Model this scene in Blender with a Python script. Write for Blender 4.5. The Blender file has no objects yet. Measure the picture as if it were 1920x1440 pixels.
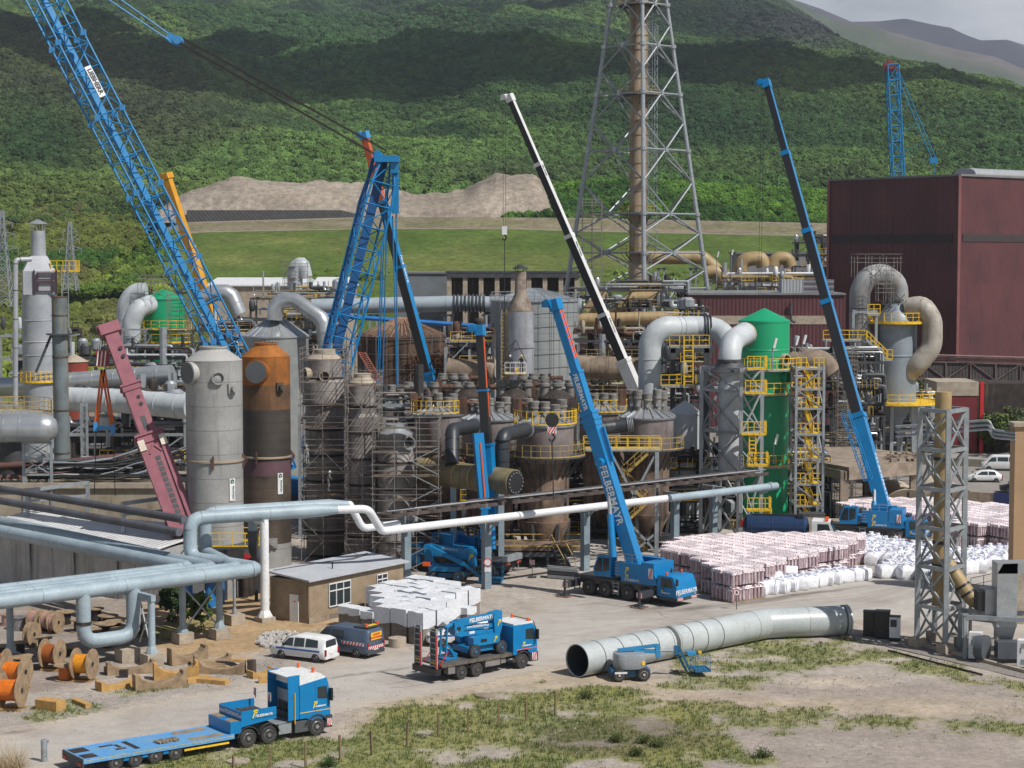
import bpy, math, random
import numpy as np
from mathutils import Vector, Matrix, noise
rad=math.radians
scene=bpy.context.scene
# ---------------------------------------------------------------- camera
F=3600.0; CH=27.0; PITCH=math.atan(240/F)
cam_d=bpy.data.cameras.new('camera'); cam=bpy.data.objects.new('camera',cam_d)
scene.collection.objects.link(cam); scene.camera=cam
cam.location=(0,0,CH); cam.rotation_euler=(rad(90)-PITCH,0,0)
cam_d.sensor_width=36; cam_d.lens=36*F/1920; cam_d.clip_start=1; cam_d.clip_end=40000
scene.render.resolution_x=1024; scene.render.resolution_y=768
# ---------------------------------------------------------------- sky and sun
SUN_EL=rad(50); SV=Vector((math.cos(SUN_EL)*0.80,-math.cos(SUN_EL)*0.60,math.sin(SUN_EL)))
world=bpy.data.worlds.new("World"); scene.world=world; world.use_nodes=True
wn=world.node_tree; wn.nodes.clear()
sky=wn.nodes.new('ShaderNodeTexSky'); sky.sky_type='NISHITA'; sky.sun_disc=False
sky.sun_elevation=SUN_EL; sky.sun_rotation=math.atan2(SV.x,SV.y); sky.altitude=700; sky.dust_density=2.0; sky.air_density=1.0
bgn=wn.nodes.new('ShaderNodeBackground'); bgn.inputs['Strength'].default_value=0.058
wo=wn.nodes.new('ShaderNodeOutputWorld'); tc=wn.nodes.new('ShaderNodeTexCoord'); mp=wn.nodes.new('ShaderNodeMapping'); mp.inputs['Scale'].default_value=(1,1,3.2); nz=wn.nodes.new('ShaderNodeTexNoise'); nz.inputs['Scale'].default_value=5.5; nz.inputs['Detail'].default_value=9; nz.inputs['Roughness'].default_value=.6
cr=wn.nodes.new('ShaderNodeMapRange'); cr.inputs[1].default_value=.22; cr.inputs[2].default_value=.50; mxs=wn.nodes.new('ShaderNodeMix'); mxs.data_type='RGBA'; mxs.inputs[7].default_value=(12.5,12.9,13.6,1)
wn.links.new(tc.outputs['Generated'],mp.inputs[0]); wn.links.new(mp.outputs[0],nz.inputs['Vector']); wn.links.new(nz.outputs[0],cr.inputs[0]); sz=wn.nodes.new('ShaderNodeSeparateXYZ'); zr=wn.nodes.new('ShaderNodeMapRange'); zr.inputs[1].default_value=.16; zr.inputs[2].default_value=.34; zr.inputs[3].default_value=1; zr.inputs[4].default_value=0; mk=wn.nodes.new('ShaderNodeMath'); mk.operation='MULTIPLY'; wn.links.new(tc.outputs['Generated'],sz.inputs[0]); wn.links.new(sz.outputs[2],zr.inputs[0]); wn.links.new(cr.outputs[0],mk.inputs[0]); wn.links.new(zr.outputs[0],mk.inputs[1]); wn.links.new(mk.outputs[0],mxs.inputs[0]); wn.links.new(sky.outputs[0],mxs.inputs[6])
wn.links.new(mxs.outputs[2],bgn.inputs[0]); wn.links.new(bgn.outputs[0],wo.inputs[0])
sl=bpy.data.lights.new('sun','SUN'); sl.energy=4.9; sl.angle=rad(0.5); sl.color=(1,0.955,0.89)
so=bpy.data.objects.new('sun',sl); scene.collection.objects.link(so); so.rotation_euler=SV.to_track_quat('Z','Y').to_euler(); so.location=(100,-50,200)
scene.view_settings.view_transform='Standard'; scene.view_settings.look='None'; scene.view_settings.exposure=0.1; scene.view_settings.gamma=1
scene.render.engine='CYCLES'
# ---------------------------------------------------------------- where a picture direction meets a real distance
sp,cp=math.sin(PITCH),math.cos(PITCH)
def W(px,py,D):
    dx=(px-960)/F; dy=(720-py)/F; Y=cp+dy*sp; Z=-sp+dy*cp; t=D/Y
    return Vector((dx*t,D,CH+Z*t))
def G(px,py,z=0.0):
    dx=(px-960)/F; dy=(720-py)/F; Y=cp+dy*sp; Z=-sp+dy*cp; t=(z-CH)/Z
    return Vector((dx*t,Y*t,z))
def V(*a): return Vector(a)
def proj(p):
    x,y,z=p[0],p[1],p[2]-CH
    zc=y*cp-z*sp; yc=y*sp+z*cp
    return 960+F*x/zc, 720-F*yc/zc
# ---------------------------------------------------------------- materials
MATS={}
def hexc(c):
    if isinstance(c,str):
        r=[int(c[i:i+2],16)/255 for i in (0,2,4)]
        return tuple((v/12.92 if v<=0.04045 else ((v+.055)/1.055)**2.4) for v in r)
    return c
def mat(name,col,rough=.55,metal=0.0,col2=None,scale=.6,amt=.6,streak=None,sscale=1.2,sthr=(.52,.72),bump=0,bscale=8,ribs=None,ribdir=(1,1,0),ribw=.3,fine=.12,seams=None,alpha=None):
    """plain procedural paint/metal: base colour, broad second tone, optional downward streaks, ribs, seam lines, bump"""
    if name in MATS: return MATS[name]
    m=bpy.data.materials.new(name); m.use_nodes=True; nt=m.node_tree; N=nt.nodes; L=nt.links
    b=N['Principled BSDF']; b.inputs['Roughness'].default_value=rough; b.inputs['Metallic'].default_value=metal
    col=hexc(col); c2=hexc(col2) if col2 else tuple(v*.62 for v in col)
    geo=N.new('ShaderNodeNewGeometry')
    n1=N.new('ShaderNodeTexNoise'); n1.inputs['Scale'].default_value=scale; n1.inputs['Detail'].default_value=7; n1.inputs['Roughness'].default_value=.62
    L.new(geo.outputs['Position'],n1.inputs['Vector'])
    r1=N.new('ShaderNodeMapRange'); r1.inputs[1].default_value=.38; r1.inputs[2].default_value=.66; r1.inputs[3].default_value=0; r1.inputs[4].default_value=amt
    L.new(n1.outputs[0],r1.inputs[0])
    mx=N.new('ShaderNodeMix'); mx.data_type='RGBA'; mx.inputs[6].default_value=(*col,1); mx.inputs[7].default_value=(*c2,1); L.new(r1.outputs[0],mx.inputs[0])
    out=mx.outputs[2]
    def mixin(fac,c):
        nonlocal out
        k=N.new('ShaderNodeMix'); k.data_type='RGBA'; L.new(fac,k.inputs[0]); L.new(out,k.inputs[6]); k.inputs[7].default_value=(*hexc(c),1); out=k.outputs[2]
    if fine:
        nf=N.new('ShaderNodeTexNoise'); nf.inputs['Scale'].default_value=9; nf.inputs['Detail'].default_value=4; L.new(geo.outputs['Position'],nf.inputs['Vector'])
        rf=N.new('ShaderNodeMapRange'); rf.inputs[1].default_value=.3; rf.inputs[2].default_value=.7; rf.inputs[3].default_value=1-fine; rf.inputs[4].default_value=1+fine; L.new(nf.outputs[0],rf.inputs[0])
        mu=N.new('ShaderNodeMix'); mu.data_type='RGBA'; mu.blend_type='MULTIPLY'; mu.inputs[0].default_value=1; L.new(out,mu.inputs[6]); L.new(rf.outputs[0],mu.inputs[7]); out=mu.outputs[2]
    if streak:
        mp=N.new('ShaderNodeMapping'); mp.inputs['Scale'].default_value=(sscale,sscale,sscale*.09); L.new(geo.outputs['Position'],mp.inputs[0])
        ns=N.new('ShaderNodeTexNoise'); ns.inputs['Scale'].default_value=1; ns.inputs['Detail'].default_value=6; ns.inputs['Roughness'].default_value=.65; L.new(mp.outputs[0],ns.inputs['Vector'])
        rs=N.new('ShaderNodeMapRange'); rs.inputs[1].default_value=sthr[0]; rs.inputs[2].default_value=sthr[1]; L.new(ns.outputs[0],rs.inputs[0])
        mixin(rs.outputs[0],streak)
    if seams:   # horizontal course lines every n metres
        sx=N.new('ShaderNodeSeparateXYZ'); L.new(geo.outputs['Position'],sx.inputs[0])
        md=N.new('ShaderNodeMath'); md.operation='PINGPONG'; L.new(sx.outputs[2],md.inputs[0]); md.inputs[1].default_value=seams/2
        lt=N.new('ShaderNodeMath'); lt.operation='LESS_THAN'; L.new(md.outputs[0],lt.inputs[0]); lt.inputs[1].default_value=.035
        mm=N.new('ShaderNodeMath'); mm.operation='MULTIPLY'; mm.inputs[1].default_value=.55; L.new(lt.outputs[0],mm.inputs[0])
        mixin(mm.outputs[0],tuple(v*.35 for v in col))
    L.new(out,b.inputs['Base Color'])
    hgt=None
    if ribs:
        dt=N.new('ShaderNodeVectorMath'); dt.operation='DOT_PRODUCT'; L.new(geo.outputs['Position'],dt.inputs[0]); dt.inputs[1].default_value=ribdir
        pp=N.new('ShaderNodeMath'); pp.operation='PINGPONG'; L.new(dt.outputs['Value'],pp.inputs[0]); pp.inputs[1].default_value=ribs/2
        rr=N.new('ShaderNodeMapRange'); rr.inputs[1].default_value=ribs*.15; rr.inputs[2].default_value=ribs*.3; L.new(pp.outputs[0],rr.inputs[0]); hgt=rr.outputs[0]
        bp=N.new('ShaderNodeBump'); bp.inputs['Strength'].default_value=1; bp.inputs['Distance'].default_value=ribw; L.new(hgt,bp.inputs['Height']); L.new(bp.outputs[0],b.inputs['Normal'])
    elif bump:
        nb=N.new('ShaderNodeTexNoise'); nb.inputs['Scale'].default_value=bscale; nb.inputs['Detail'].default_value=5; L.new(geo.outputs['Position'],nb.inputs['Vector'])
        bp=N.new('ShaderNodeBump'); bp.inputs['Strength'].default_value=1; bp.inputs['Distance'].default_value=bump; L.new(nb.outputs[0],bp.inputs['Height']); L.new(bp.outputs[0],b.inputs['Normal'])
    MATS[name]=m; return m
# ---------------------------------------------------------------- mesh builder
class MB:
    def __init__(s): s.v=[]; s.f=[]; s.m=[]; s.mi=0
    def add(s,vs,fs):
        o=len(s.v); s.v.extend([tuple(p) for p in vs])
        for f in fs: s.f.append(tuple(i+o for i in f)); s.m.append(s.mi)
        return s
    def box(s,c,d,rz=0,tilt=None):
        x,y,z=d[0]/2,d[1]/2,d[2]/2; R=Matrix.Rotation(rz,3,'Z')
        if tilt is not None: R=tilt
        c=Vector(c)
        vs=[c+R@Vector((a*x,b*y,e*z)) for a,b,e in ((-1,-1,-1),(1,-1,-1),(1,1,-1),(-1,1,-1),(-1,-1,1),(1,-1,1),(1,1,1),(-1,1,1))]
        return s.add(vs,[(0,3,2,1),(4,5,6,7),(0,1,5,4),(1,2,6,5),(2,3,7,6),(3,0,4,7)])
    def bx(s,x0,x1,y0,y1,z0,z1): return s.box(((x0+x1)/2,(y0+y1)/2,(z0+z1)/2),(x1-x0,y1-y0,z1-z0))
    def beam(s,p,q,w,h=None,up=(0,0,1)):
        p,q=Vector(p),Vector(q); h=h or w; d=q-p
        if d.length<1e-6: return s
        d.normalize(); u=Vector(up)
        if abs(d.dot(u))>.98: u=Vector((0,1,0)) if abs(d.y)<.9 else Vector((1,0,0))
        a=d.cross(u).normalized(); b=a.cross(d).normalized(); vs=[]
        for e in (p,q):
            for i,j in ((-1,-1),(1,-1),(1,1),(-1,1)): vs.append(e+a*(i*w/2)+b*(j*h/2))
        return s.add(vs,[(0,1,2,3),(7,6,5,4),(0,4,5,1),(1,5,6,2),(2,6,7,3),(3,7,4,0)])
    def tube(s,p,q,r,r2=None,n=8,caps=True):
        p,q=Vector(p),Vector(q); r2=r if r2 is None else r2; d=(q-p)
        if d.length<1e-6: return s
        d.normalize(); a=d.orthogonal().normalized()
        if abs(d.z)<.999: a=d.cross(Vector((0,0,1))).normalized()
        b=d.cross(a); vs=[]
        for e,rr in ((p,r),(q,r2)):
            for i in range(n):
                t=2*math.pi*i/n; vs.append(e+a*(rr*math.cos(t))+b*(rr*math.sin(t)))
        fs=[(i,(i+1)%n,n+(i+1)%n,n+i) for i in range(n)]
        if caps: fs+= [tuple(range(n-1,-1,-1)),tuple(range(n,2*n))]
        return s.add(vs,fs)
    def lathe(s,c,prof,n=32,axis=None,caps=True):
        c=Vector(c); R=Matrix.Identity(3) if axis is None else Vector(axis).to_track_quat('Z','Y').to_matrix()
        vs=[];k=len(prof)
        for r,z in prof:
            for i in range(n):
                t=2*math.pi*i/n; vs.append(c+R@Vector((r*math.cos(t),r*math.sin(t),z)))
        fs=[(j*n+i,j*n+(i+1)%n,(j+1)*n+(i+1)%n,(j+1)*n+i) for j in range(k-1) for i in range(n)]
        if caps: fs+= [tuple(range(n-1,-1,-1)),tuple(range((k-1)*n,k*n))]
        return s.add(vs,fs)
    def pipe(s,pts,r,n=16,bend=None,seg=4,caps=True,radii=None):
        """swept pipe with rounded elbows"""
        P=[Vector(p) for p in pts]; bend=bend or r*1.6; Q=[]
        for i,p in enumerate(P):
            if 0<i<len(P)-1:
                a=(P[i-1]-p); b=(P[i+1]-p); la,lb=a.length,b.length; a/=la; b/=lb
                ang=a.angle(b)
                if ang>rad(176): Q.append(p); continue
                t=min(bend/max(math.tan(ang/2),.05),la*.48,lb*.48); A=p+a*t; B=p+b*t
                for k in range(seg+1):
                    u=k/seg; Q.append(A*(1-u)**2+p*(2*u*(1-u))+B*u*u)
            else: Q.append(p)
        vs=[]; ref=None; m=len(Q)
        for i,q in enumerate(Q):
            t1=(Q[i]-Q[i-1]).normalized() if i else (Q[1]-Q[0]).normalized()
            t2=(Q[i+1]-Q[i]).normalized() if i<m-1 else t1
            t=(t1+t2).normalized()
            if ref is None: ref=t.orthogonal().normalized() if abs(t.z)>.99 else t.cross(Vector((0,0,1))).normalized()
            ref=(ref-t*ref.dot(t)).normalized(); b=t.cross(ref); k=1/max(t.dot(t1),.5)
            rr=r if radii is None else radii[0]+(radii[1]-radii[0])*i/(m-1)
            bis=(t2-t1); 
            for j in range(n):
                w=2*math.pi*j/n; o=ref*math.cos(w)*rr+b*math.sin(w)*rr
                if bis.length>1e-4:
                    bb=bis.normalized(); o=o+bb*(o.dot(bb)*(k-1))
                vs.append(q+o)
        fs=[(i*n+j,i*n+(j+1)%n,(i+1)*n+(j+1)%n,(i+1)*n+j) for i in range(m-1) for j in range(n)]
        if caps: fs+=[tuple(range(n-1,-1,-1)),tuple(range((m-1)*n,m*n))]
        return s.add(vs,fs)
    def prism(s,poly,a,b,plane='xz'):
        """2D outline extruded; plane xz -> along y from a to b, xy -> along z, yz -> along x"""
        n=len(poly); mk={'xz':lambda u,w,t:(u,t,w),'xy':lambda u,w,t:(u,w,t),'yz':lambda u,w,t:(t,u,w)}[plane]
        vs=[mk(u,w,a) for u,w in poly]+[mk(u,w,b) for u,w in poly]
        return s.add(vs,[tuple(range(n-1,-1,-1)),tuple(range(n,2*n))]+[(i,(i+1)%n,n+(i+1)%n,n+i) for i in range(n)])
    def quad(s,a,b,c,d): return s.add([a,b,c,d],[(0,1,2,3)])
    def rail(s,pts,h=1.1,sp=1.5,r=.035,closed=False,mids=(.55,),toe=True):
        P=[Vector(p) for p in pts]; r*=.68
        if closed: P=P+[P[0]]
        up=Vector((0,0,1))
        for a,b in zip(P,P[1:]):
            L=(b-a).length; k=max(1,round(L/sp))
            for i in range(k+1):
                if i==k and not (b is P[-1] and not closed): continue
                q=a.lerp(b,i/k); s.beam(q,q+up*h,2*r)
            s.beam(a+up*h,b+up*h,2*r)
            for m in mids: s.beam(a+up*h*m,b+up*h*m,1.5*r)
            if toe: s.beam(a+up*.06,b+up*.06,.02,.11)
        return s
    def arc(s,c,r,a0,a1,z,n=16): return [Vector((c[0]+r*math.cos(rad(a0+(a1-a0)*i/n)),c[1]+r*math.sin(rad(a0+(a1-a0)*i/n)),z)) for i in range(n+1)]
    def deck(s,c,r0,r1,z,t=.12,a0=0,a1=360,n=24):
        for i in range(n):
            A=[rad(a0+(a1-a0)*(i+k)/n) for k in (0,1)]
            vs=[(c[0]+R*math.cos(A[k]),c[1]+R*math.sin(A[k]),zz) for zz in (z-t,z) for R,k in ((r0,0),(r1,0),(r1,1),(r0,1))]
            s.add(vs,[(0,3,2,1),(4,5,6,7),(0,1,5,4),(1,2,6,5),(2,3,7,6),(3,0,4,7)])
        return s
    def ladder(s,p,q,w=.5,side=(1,0,0),r=.03,step=.45):
        p,q=Vector(p),Vector(q); a=Vector(side).normalized()*w/2; s.beam(p-a,q-a,2*r); s.beam(p+a,q+a,2*r)
        k=int((q-p).length/step)
        for i in range(1,k): c=p.lerp(q,i/k); s.beam(c-a,c+a,1.4*r)
        return s
    def stairs(s,p,q,w=.9,step=.28):
        """flight: two stringers and treads from foot p to head q"""
        p,q=Vector(p),Vector(q); d=q-p; hd=Vector((d.x,d.y,0)).normalized(); sd=Vector((-hd.y,hd.x,0))*w/2
        s.beam(p-sd,q-sd,.06,.25); s.beam(p+sd,q+sd,.06,.25); k=max(2,int(abs(d.z)/step))
        for i in range(1,k):
            c=p.lerp(q,i/k); s.beam(c-sd,c+sd,.26,.04)
        return s
    def build(s,name,mats,parent=None,loc=None,smooth=35):
        me=bpy.data.meshes.new(name); org=Vector((0,0,0))
        if parent is not None: org=ORG.get(parent.name,Vector((0,0,0)))
        elif loc is not None: org=Vector(loc)
        vv=np.array(s.v,dtype=np.float64).reshape(-1,3)-np.array(org)
        me.from_pydata(vv.tolist(),[],s.f)
        mats=mats if isinstance(mats,(list,tuple)) else [mats]
        for m in mats: me.materials.append(m)
        if len(mats)>1: me.polygons.foreach_set('material_index',s.m)
        if smooth:
            me.shade_smooth(); me.set_sharp_from_angle(angle=rad(smooth))
        o=bpy.data.objects.new(name,me); scene.collection.objects.link(o)
        if parent is not None: o.parent=parent
        else: o.location=org
        if parent is not None: KIDS.setdefault(parent.name,[]).append(o)
        ORG[o.name]=org
        return o
ORG={}; KIDS={}
def tag(o,label=None,cat=None,group=None,kind=None):
    if label: o['label']=label
    if cat: o['category']=cat
    if group: o['group']=group
    if kind: o['kind']=kind
    return o
def thing(name,label,cat,loc=(0,0,0),group=None):
    o=bpy.data.objects.new(name,None); scene.collection.objects.link(o); o.location=loc; o.empty_display_size=.5
    ORG[o.name]=Vector(loc); return tag(o,label,cat,group)
def struct(mb,name,m,label=None,smooth=35,kind='structure'): return tag(mb.build(name,m,smooth=smooth),label=label,kind=kind)
def place(o,loc,rz=0,sc=1):
    o.location=loc; o.rotation_euler=(0,0,rz); o.scale=(sc,sc,sc); return o
def dup(o,loc=None,rz=None,label=None,group=None,sc=None,parent=None):
    c=o.copy(); scene.collection.objects.link(c)
    if parent is not None: c.parent=parent
    if loc is not None: c.location=loc
    if rz is not None: c.rotation_euler=(0,0,rz)
    if sc is not None: c.scale=(sc,sc,sc)
    if label: c['label']=label
    if group: c['group']=group
    for ch in KIDS.get(o.name,[]): dup(ch,parent=c)
    return c
def text(body,size,m,name,parent,org,xdir,ydir,thick=.012,align='CENTER',bold=.0,sx=1.0):
    """real lettering as a thin mesh; org = centre, xdir/ydir = reading and up directions, both in the parent's space"""
    cu=bpy.data.curves.new('t','FONT'); cu.body=body; cu.size=size; cu.align_x=align; cu.align_y='CENTER'; cu.extrude=thick/2; cu.offset=bold; cu.resolution_u=2
    to=bpy.data.objects.new('t',cu); scene.collection.objects.link(to); bpy.context.view_layer.update()
    me=bpy.data.meshes.new_from_object(to.evaluated_get(bpy.context.evaluated_depsgraph_get()))
    bpy.data.objects.remove(to); bpy.data.curves.remove(cu)
    X=Vector(xdir).normalized(); Yv=Vector(ydir); Yv=(Yv-X*Yv.dot(X)).normalized(); Z=X.cross(Yv)
    M3=Matrix((X*sx,Yv,Z)).transposed().to_4x4(); me.transform(Matrix.Translation(Vector(org))@M3)
    me.name=name; me.materials.clear(); me.materials.append(m)
    o=bpy.data.objects.new(name,me); scene.collection.objects.link(o)
    if parent is not None:
        me.transform(Matrix.Translation(-ORG.get(parent.name,Vector((0,0,0))))); o.parent=parent; KIDS.setdefault(parent.name,[]).append(o)
    return o
def fbm(x,y,z=0,o=4): return noise.fractal(Vector((x,y,z)),.9,2.0,o)
def inpoly(x,y,P):
    c=False; j=len(P)-1
    for i in range(len(P)):
        if (P[i][1]>y)!=(P[j][1]>y) and x<(P[j][0]-P[i][0])*(y-P[i][1])/(P[j][1]-P[i][1])+P[i][0]: c=not c
        j=i
    return c
def dpoly(x,y,P):
    """signed distance to polygon outline, positive inside"""
    d=1e9; j=len(P)-1
    for i in range(len(P)):
        ax,ay=P[j][0],P[j][1]; bx,by=P[i][0],P[i][1]; dx,dy=bx-ax,by-ay
        t=max(0,min(1,((x-ax)*dx+(y-ay)*dy)/(dx*dx+dy*dy+1e-9))); d=min(d,math.hypot(x-ax-t*dx,y-ay-t*dy)); j=i
    return d if inpoly(x,y,P) else -d
# ---------------------------------------------------------------- palette
BLUE=mat('crane_blue_paint',(.003,.185,.44),.38,fine=.08,amt=.35,scale=.9)
BLUED=mat('weathered_blue_paint',(.02,.15,.28),.5,amt=.5)
GREYP=mat('light_blue_grey_paint','96a6af',.5,col2='7d8c95',scale=.5,amt=.8,streak='8a8078',sthr=(.62,.8))
GREYD=mat('grey_blue_paint','7d8d97',.5,col2='5f6b74',amt=.7,streak='5a4c42',sthr=(.6,.8))
SILV=mat('aluminium_cladding','b4b8bb',.34,.55,col2='8d9296',scale=.35,amt=.7,fine=.06)
STEEL=mat('galvanised_steel','9aa0a4',.5,.35,col2='7a8086',scale=1.5,amt=.6)
STEELD=mat('dark_steel','4b4e52',.6,.2,col2='2f3032',amt=.8)
YEL=mat('yellow_safety_paint',(.78,.50,.02),.5,col2=(.5,.3,.02),scale=2,amt=.6)
YELD=mat('faded_yellow_paint','b59a52',.6,col2='7d6a3c',scale=2,amt=.8)
RUST=mat('rusty_metal','5b4034',.8,col2='2d2320',scale=1.1,amt=1,streak='7a5840',sthr=(.5,.7))
RUSTD=mat('dark_grimy_metal','3a302b',.8,col2='1d1917',scale=1.0,amt=1,streak='6b5a4e',sthr=(.55,.75))
BLK=mat('black_rubber',(.022,.022,.024),.8,col2=(.05,.047,.043),scale=3,amt=.7)
BLKP=mat('black_paint',(.02,.02,.023),.4,amt=.3)
GLASS=mat('window_glass',(.03,.04,.045),.12,amt=.3,fine=0)
WHITE=mat('white_paint','d9dbdc',.45,col2='b9babb',scale=1,amt=.5)
RED=mat('red_paint',(.55,.02,.02),.45)
ORG_=mat('orange_paint',(.75,.11,.02),.45)
CONC=mat('weathered_concrete','97897a',.9,col2='6d6156',scale=.7,amt=.9,streak='4d443c',sthr=(.56,.8),bump=.02)
CONCL=mat('pale_concrete','a79c8c',.9,col2='857a6c',scale=1.3,amt=.8)
TAN=mat('tan_fibreglass','a08a63',.55,col2='7f6b49',amt=.7,streak='5c4d38',sthr=(.6,.8))
GREEN=mat('green_vessel_coating',(.007,.31,.14),.42,col2=(.006,.24,.11),scale=.25,amt=.6,fine=.05)
# ================================================================ LAND
rs=np.random.RandomState(7); PERM=rs.rand(256,256)
def vn(x,y):
    xi=np.floor(x).astype(int); yi=np.floor(y).astype(int); fx=x-xi; fy=y-yi; fx=fx*fx*(3-2*fx); fy=fy*fy*(3-2*fy)
    g=lambda a,b: PERM[a%256,b%256]
    return (g(xi,yi)*(1-fx)+g(xi+1,yi)*fx)*(1-fy)+(g(xi,yi+1)*(1-fx)+g(xi+1,yi+1)*fx)*fy
def nf(x,y,o=4,seed=0):
    t=0;a=1;s=0
    for i in range(o): t=t+a*vn(x*2**i+seed*17.3+i*5.1,y*2**i+seed*9.7); s+=a; a*=.55
    return t/s
def sdp(x,y,P):
    d=np.full(x.shape,1e9); ins=np.zeros(x.shape,bool); j=len(P)-1
    for i in range(len(P)):
        ax,ay=P[j][0],P[j][1]; bx,by=P[i][0],P[i][1]; dx,dy=bx-ax,by-ay
        t=np.clip(((x-ax)*dx+(y-ay)*dy)/(dx*dx+dy*dy+1e-9),0,1); d=np.minimum(d,np.hypot(x-ax-t*dx,y-ay-t*dy))
        if abs(dy)>1e-9:
            c=((by>y)!=(ay>y))&(x<(ax-bx)*(y-by)/(ay-by)+bx); ins^=c
        j=i
    return np.where(ins,d,-d)
def gp(*pts): return [tuple(G(a,b)[:2]) for a,b in pts]
def zone(x,y,P,soft=1.0,rough=1.5,seed=0,sc=.35): return np.clip((sdp(x,y,P)+(nf(x*sc,y*sc,5,seed)-.5)*2*rough)/soft+.5,0,1)
ZG=[ # grassy ground
 (gp((150,1480),(330,1425),(620,1385),(700,1352),(800,1325),(880,1302),(1000,1290),(1120,1288),(1300,1335),(1390,1400),(1340,1480)),1.2,4.5,.9),
 (gp((1240,1240),(1330,1195),(1500,1190),(1620,1205),(1600,1240),(1450,1262),(1380,1290),(1260,1275)),1.2,4.5,.8),
 (gp((1080,1300),(1300,1310),(1500,1330),(1900,1345),(1960,1380),(1500,1375),(1300,1345)),1,4,.75),
 (gp((1600,1215),(1800,1245),(1960,1290),(1960,1312),(1750,1265),(1600,1235)),1,3,.8),
 (gp((30,1335),(120,1305),(200,1318),(160,1342),(60,1352)),.6,1.6,.8),(gp((200,1300),(330,1270),(350,1285),(240,1310)),.6,1.5,.8),
 (gp((560,1200),(640,1165),(690,1160),(700,1175),(600,1205)),.6,1.2,.5),(gp((720,1195),(800,1165),(830,1175),(790,1205)),.6,1.2,.8),
 (gp((250,1190),(400,1150),(420,1175),(300,1205)),.6,1.6,.45)]
def land_grid(x0,x1,y0,y1,st):
    xs=np.arange(x0,x1+.01,st); ys=np.arange(y0,y1+.01,st); X,Y=np.meshgrid(xs,ys); return X,Y
def grassy(X,Y):
    g=np.zeros(X.shape)
    for i,(P,soft,rough,mx) in enumerate(ZG): g=np.maximum(g,mx*zone(X,Y,P,soft,rough,i+1))
    patch=np.clip((nf(X*.45,Y*.45,5,31)-.31)*7,0,1)
    return g*patch
def lerp3(C,c,w): return C*(1-w[...,None])+np.array(hexc(c))*w[...,None]
def grid_obj(name,X,Y,Z,m,col=None,kind='structure',attr='tint'):
    h,w=X.shape; vs=np.stack([X,Y,Z],-1).reshape(-1,3); i=np.arange(h*w).reshape(h,w)
    f=np.stack([i[:-1,:-1],i[:-1,1:],i[1:,1:],i[1:,:-1]],-1).reshape(-1,4)
    me=bpy.data.meshes.new(name); me.vertices.add(len(vs)); me.vertices.foreach_set('co',vs.ravel())
    me.loops.add(f.size); me.loops.foreach_set('vertex_index',f.ravel().astype(np.int32)); me.polygons.add(len(f)); me.polygons.foreach_set('loop_start',np.arange(0,f.size,4,dtype=np.int32))
    me.update(calc_edges=True); me.shade_smooth()
    if col is not None:
        a=me.attributes.new(attr,'FLOAT_COLOR','POINT'); c4=np.ones((h*w,4)); c4[:,:3]=col.reshape(-1,3); a.data.foreach_set('color',c4.ravel())
    me.materials.append(m); o=bpy.data.objects.new(name,me); scene.collection.objects.link(o); return tag(o,kind=kind)
def tint_mat(name,rough=.95,fs=(3,22),amt=.35,bump=.03,inst=False,trans=False):
    m=bpy.data.materials.new(name); m.use_nodes=True; nt=m.node_tree; N=nt.nodes; L=nt.links; b=N['Principled BSDF']; b.inputs['Roughness'].default_value=rough
    b.inputs['Specular IOR Level'].default_value=.15
    at=N.new('ShaderNodeAttribute'); at.attribute_name='tint'
    if inst: at.attribute_type='INSTANCER'
    out=at.outputs['Color']; geo=N.new('ShaderNodeNewGeometry')
    for k,s in enumerate(fs):
        n=N.new('ShaderNodeTexNoise'); n.inputs['Scale'].default_value=s; n.inputs['Detail'].default_value=5; n.inputs['Roughness'].default_value=.7; L.new(geo.outputs['Position'],n.inputs['Vector'])
        r=N.new('ShaderNodeMapRange'); r.inputs[1].default_value=.3; r.inputs[2].default_value=.7; r.inputs[3].default_value=1-amt; r.inputs[4].default_value=1+amt; L.new(n.outputs[0],r.inputs[0])
        x=N.new('ShaderNodeMix'); x.data_type='RGBA'; x.blend_type='MULTIPLY'; x.inputs[0].default_value=1; L.new(out,x.inputs[6]); L.new(r.outputs[0],x.inputs[7]); out=x.outputs[2]
    if bump:
        bp=N.new('ShaderNodeBump'); bp.inputs['Distance'].default_value=bump; L.new(n.outputs[0],bp.inputs['Height']); L.new(bp.outputs[0],b.inputs['Normal'])
    L.new(out,b.inputs['Base Color']); return m
# ---- near ground
GM=tint_mat('ground_mixed_earth',fs=(.35,2.2,14),amt=.22,bump=.05)
ROAD_P=gp((-260,1440),(0,1372),(300,1312),(480,1276),(640,1232),(860,1196),(1000,1130),(1060,1090),(900,1062),(760,1110),(700,1075),(900,1010),(1250,975),(1960,960),(1960,1205),(1700,1210),(1640,1170),(1500,1165),(1260,1230),(1080,1245),(900,1285),(640,1340),(450,1392),(120,1440),(-300,1520))
X,Y=land_grid(-62,70,90,215,.45)
C=np.ones(X.shape+(3,))*np.array(hexc('a39a91'))
C=lerp3(C,'958b83',zone(X,Y,gp((1180,1300),(1500,1275),(1960,1270),(1960,1500),(1250,1500)),3,4,3,.15)*.8)       # grey gravel
C=lerp3(C,'a99b88',zone(X,Y,gp((560,1420),(640,1340),(900,1270),(1080,1245),(1300,1290),(1960,1330),(1960,1350),(1300,1330),(1050,1290),(870,1310),(700,1370)),3,3,4,.2)*.9)  # pale dust
C=lerp3(C,'a48a68',zone(X,Y,gp((240,1205),(230,1140),(520,1090),(560,1160),(640,1165),(520,1205),(460,1235),(330,1235)),2,2,5,.3)*.9)  # sandy soil
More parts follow.
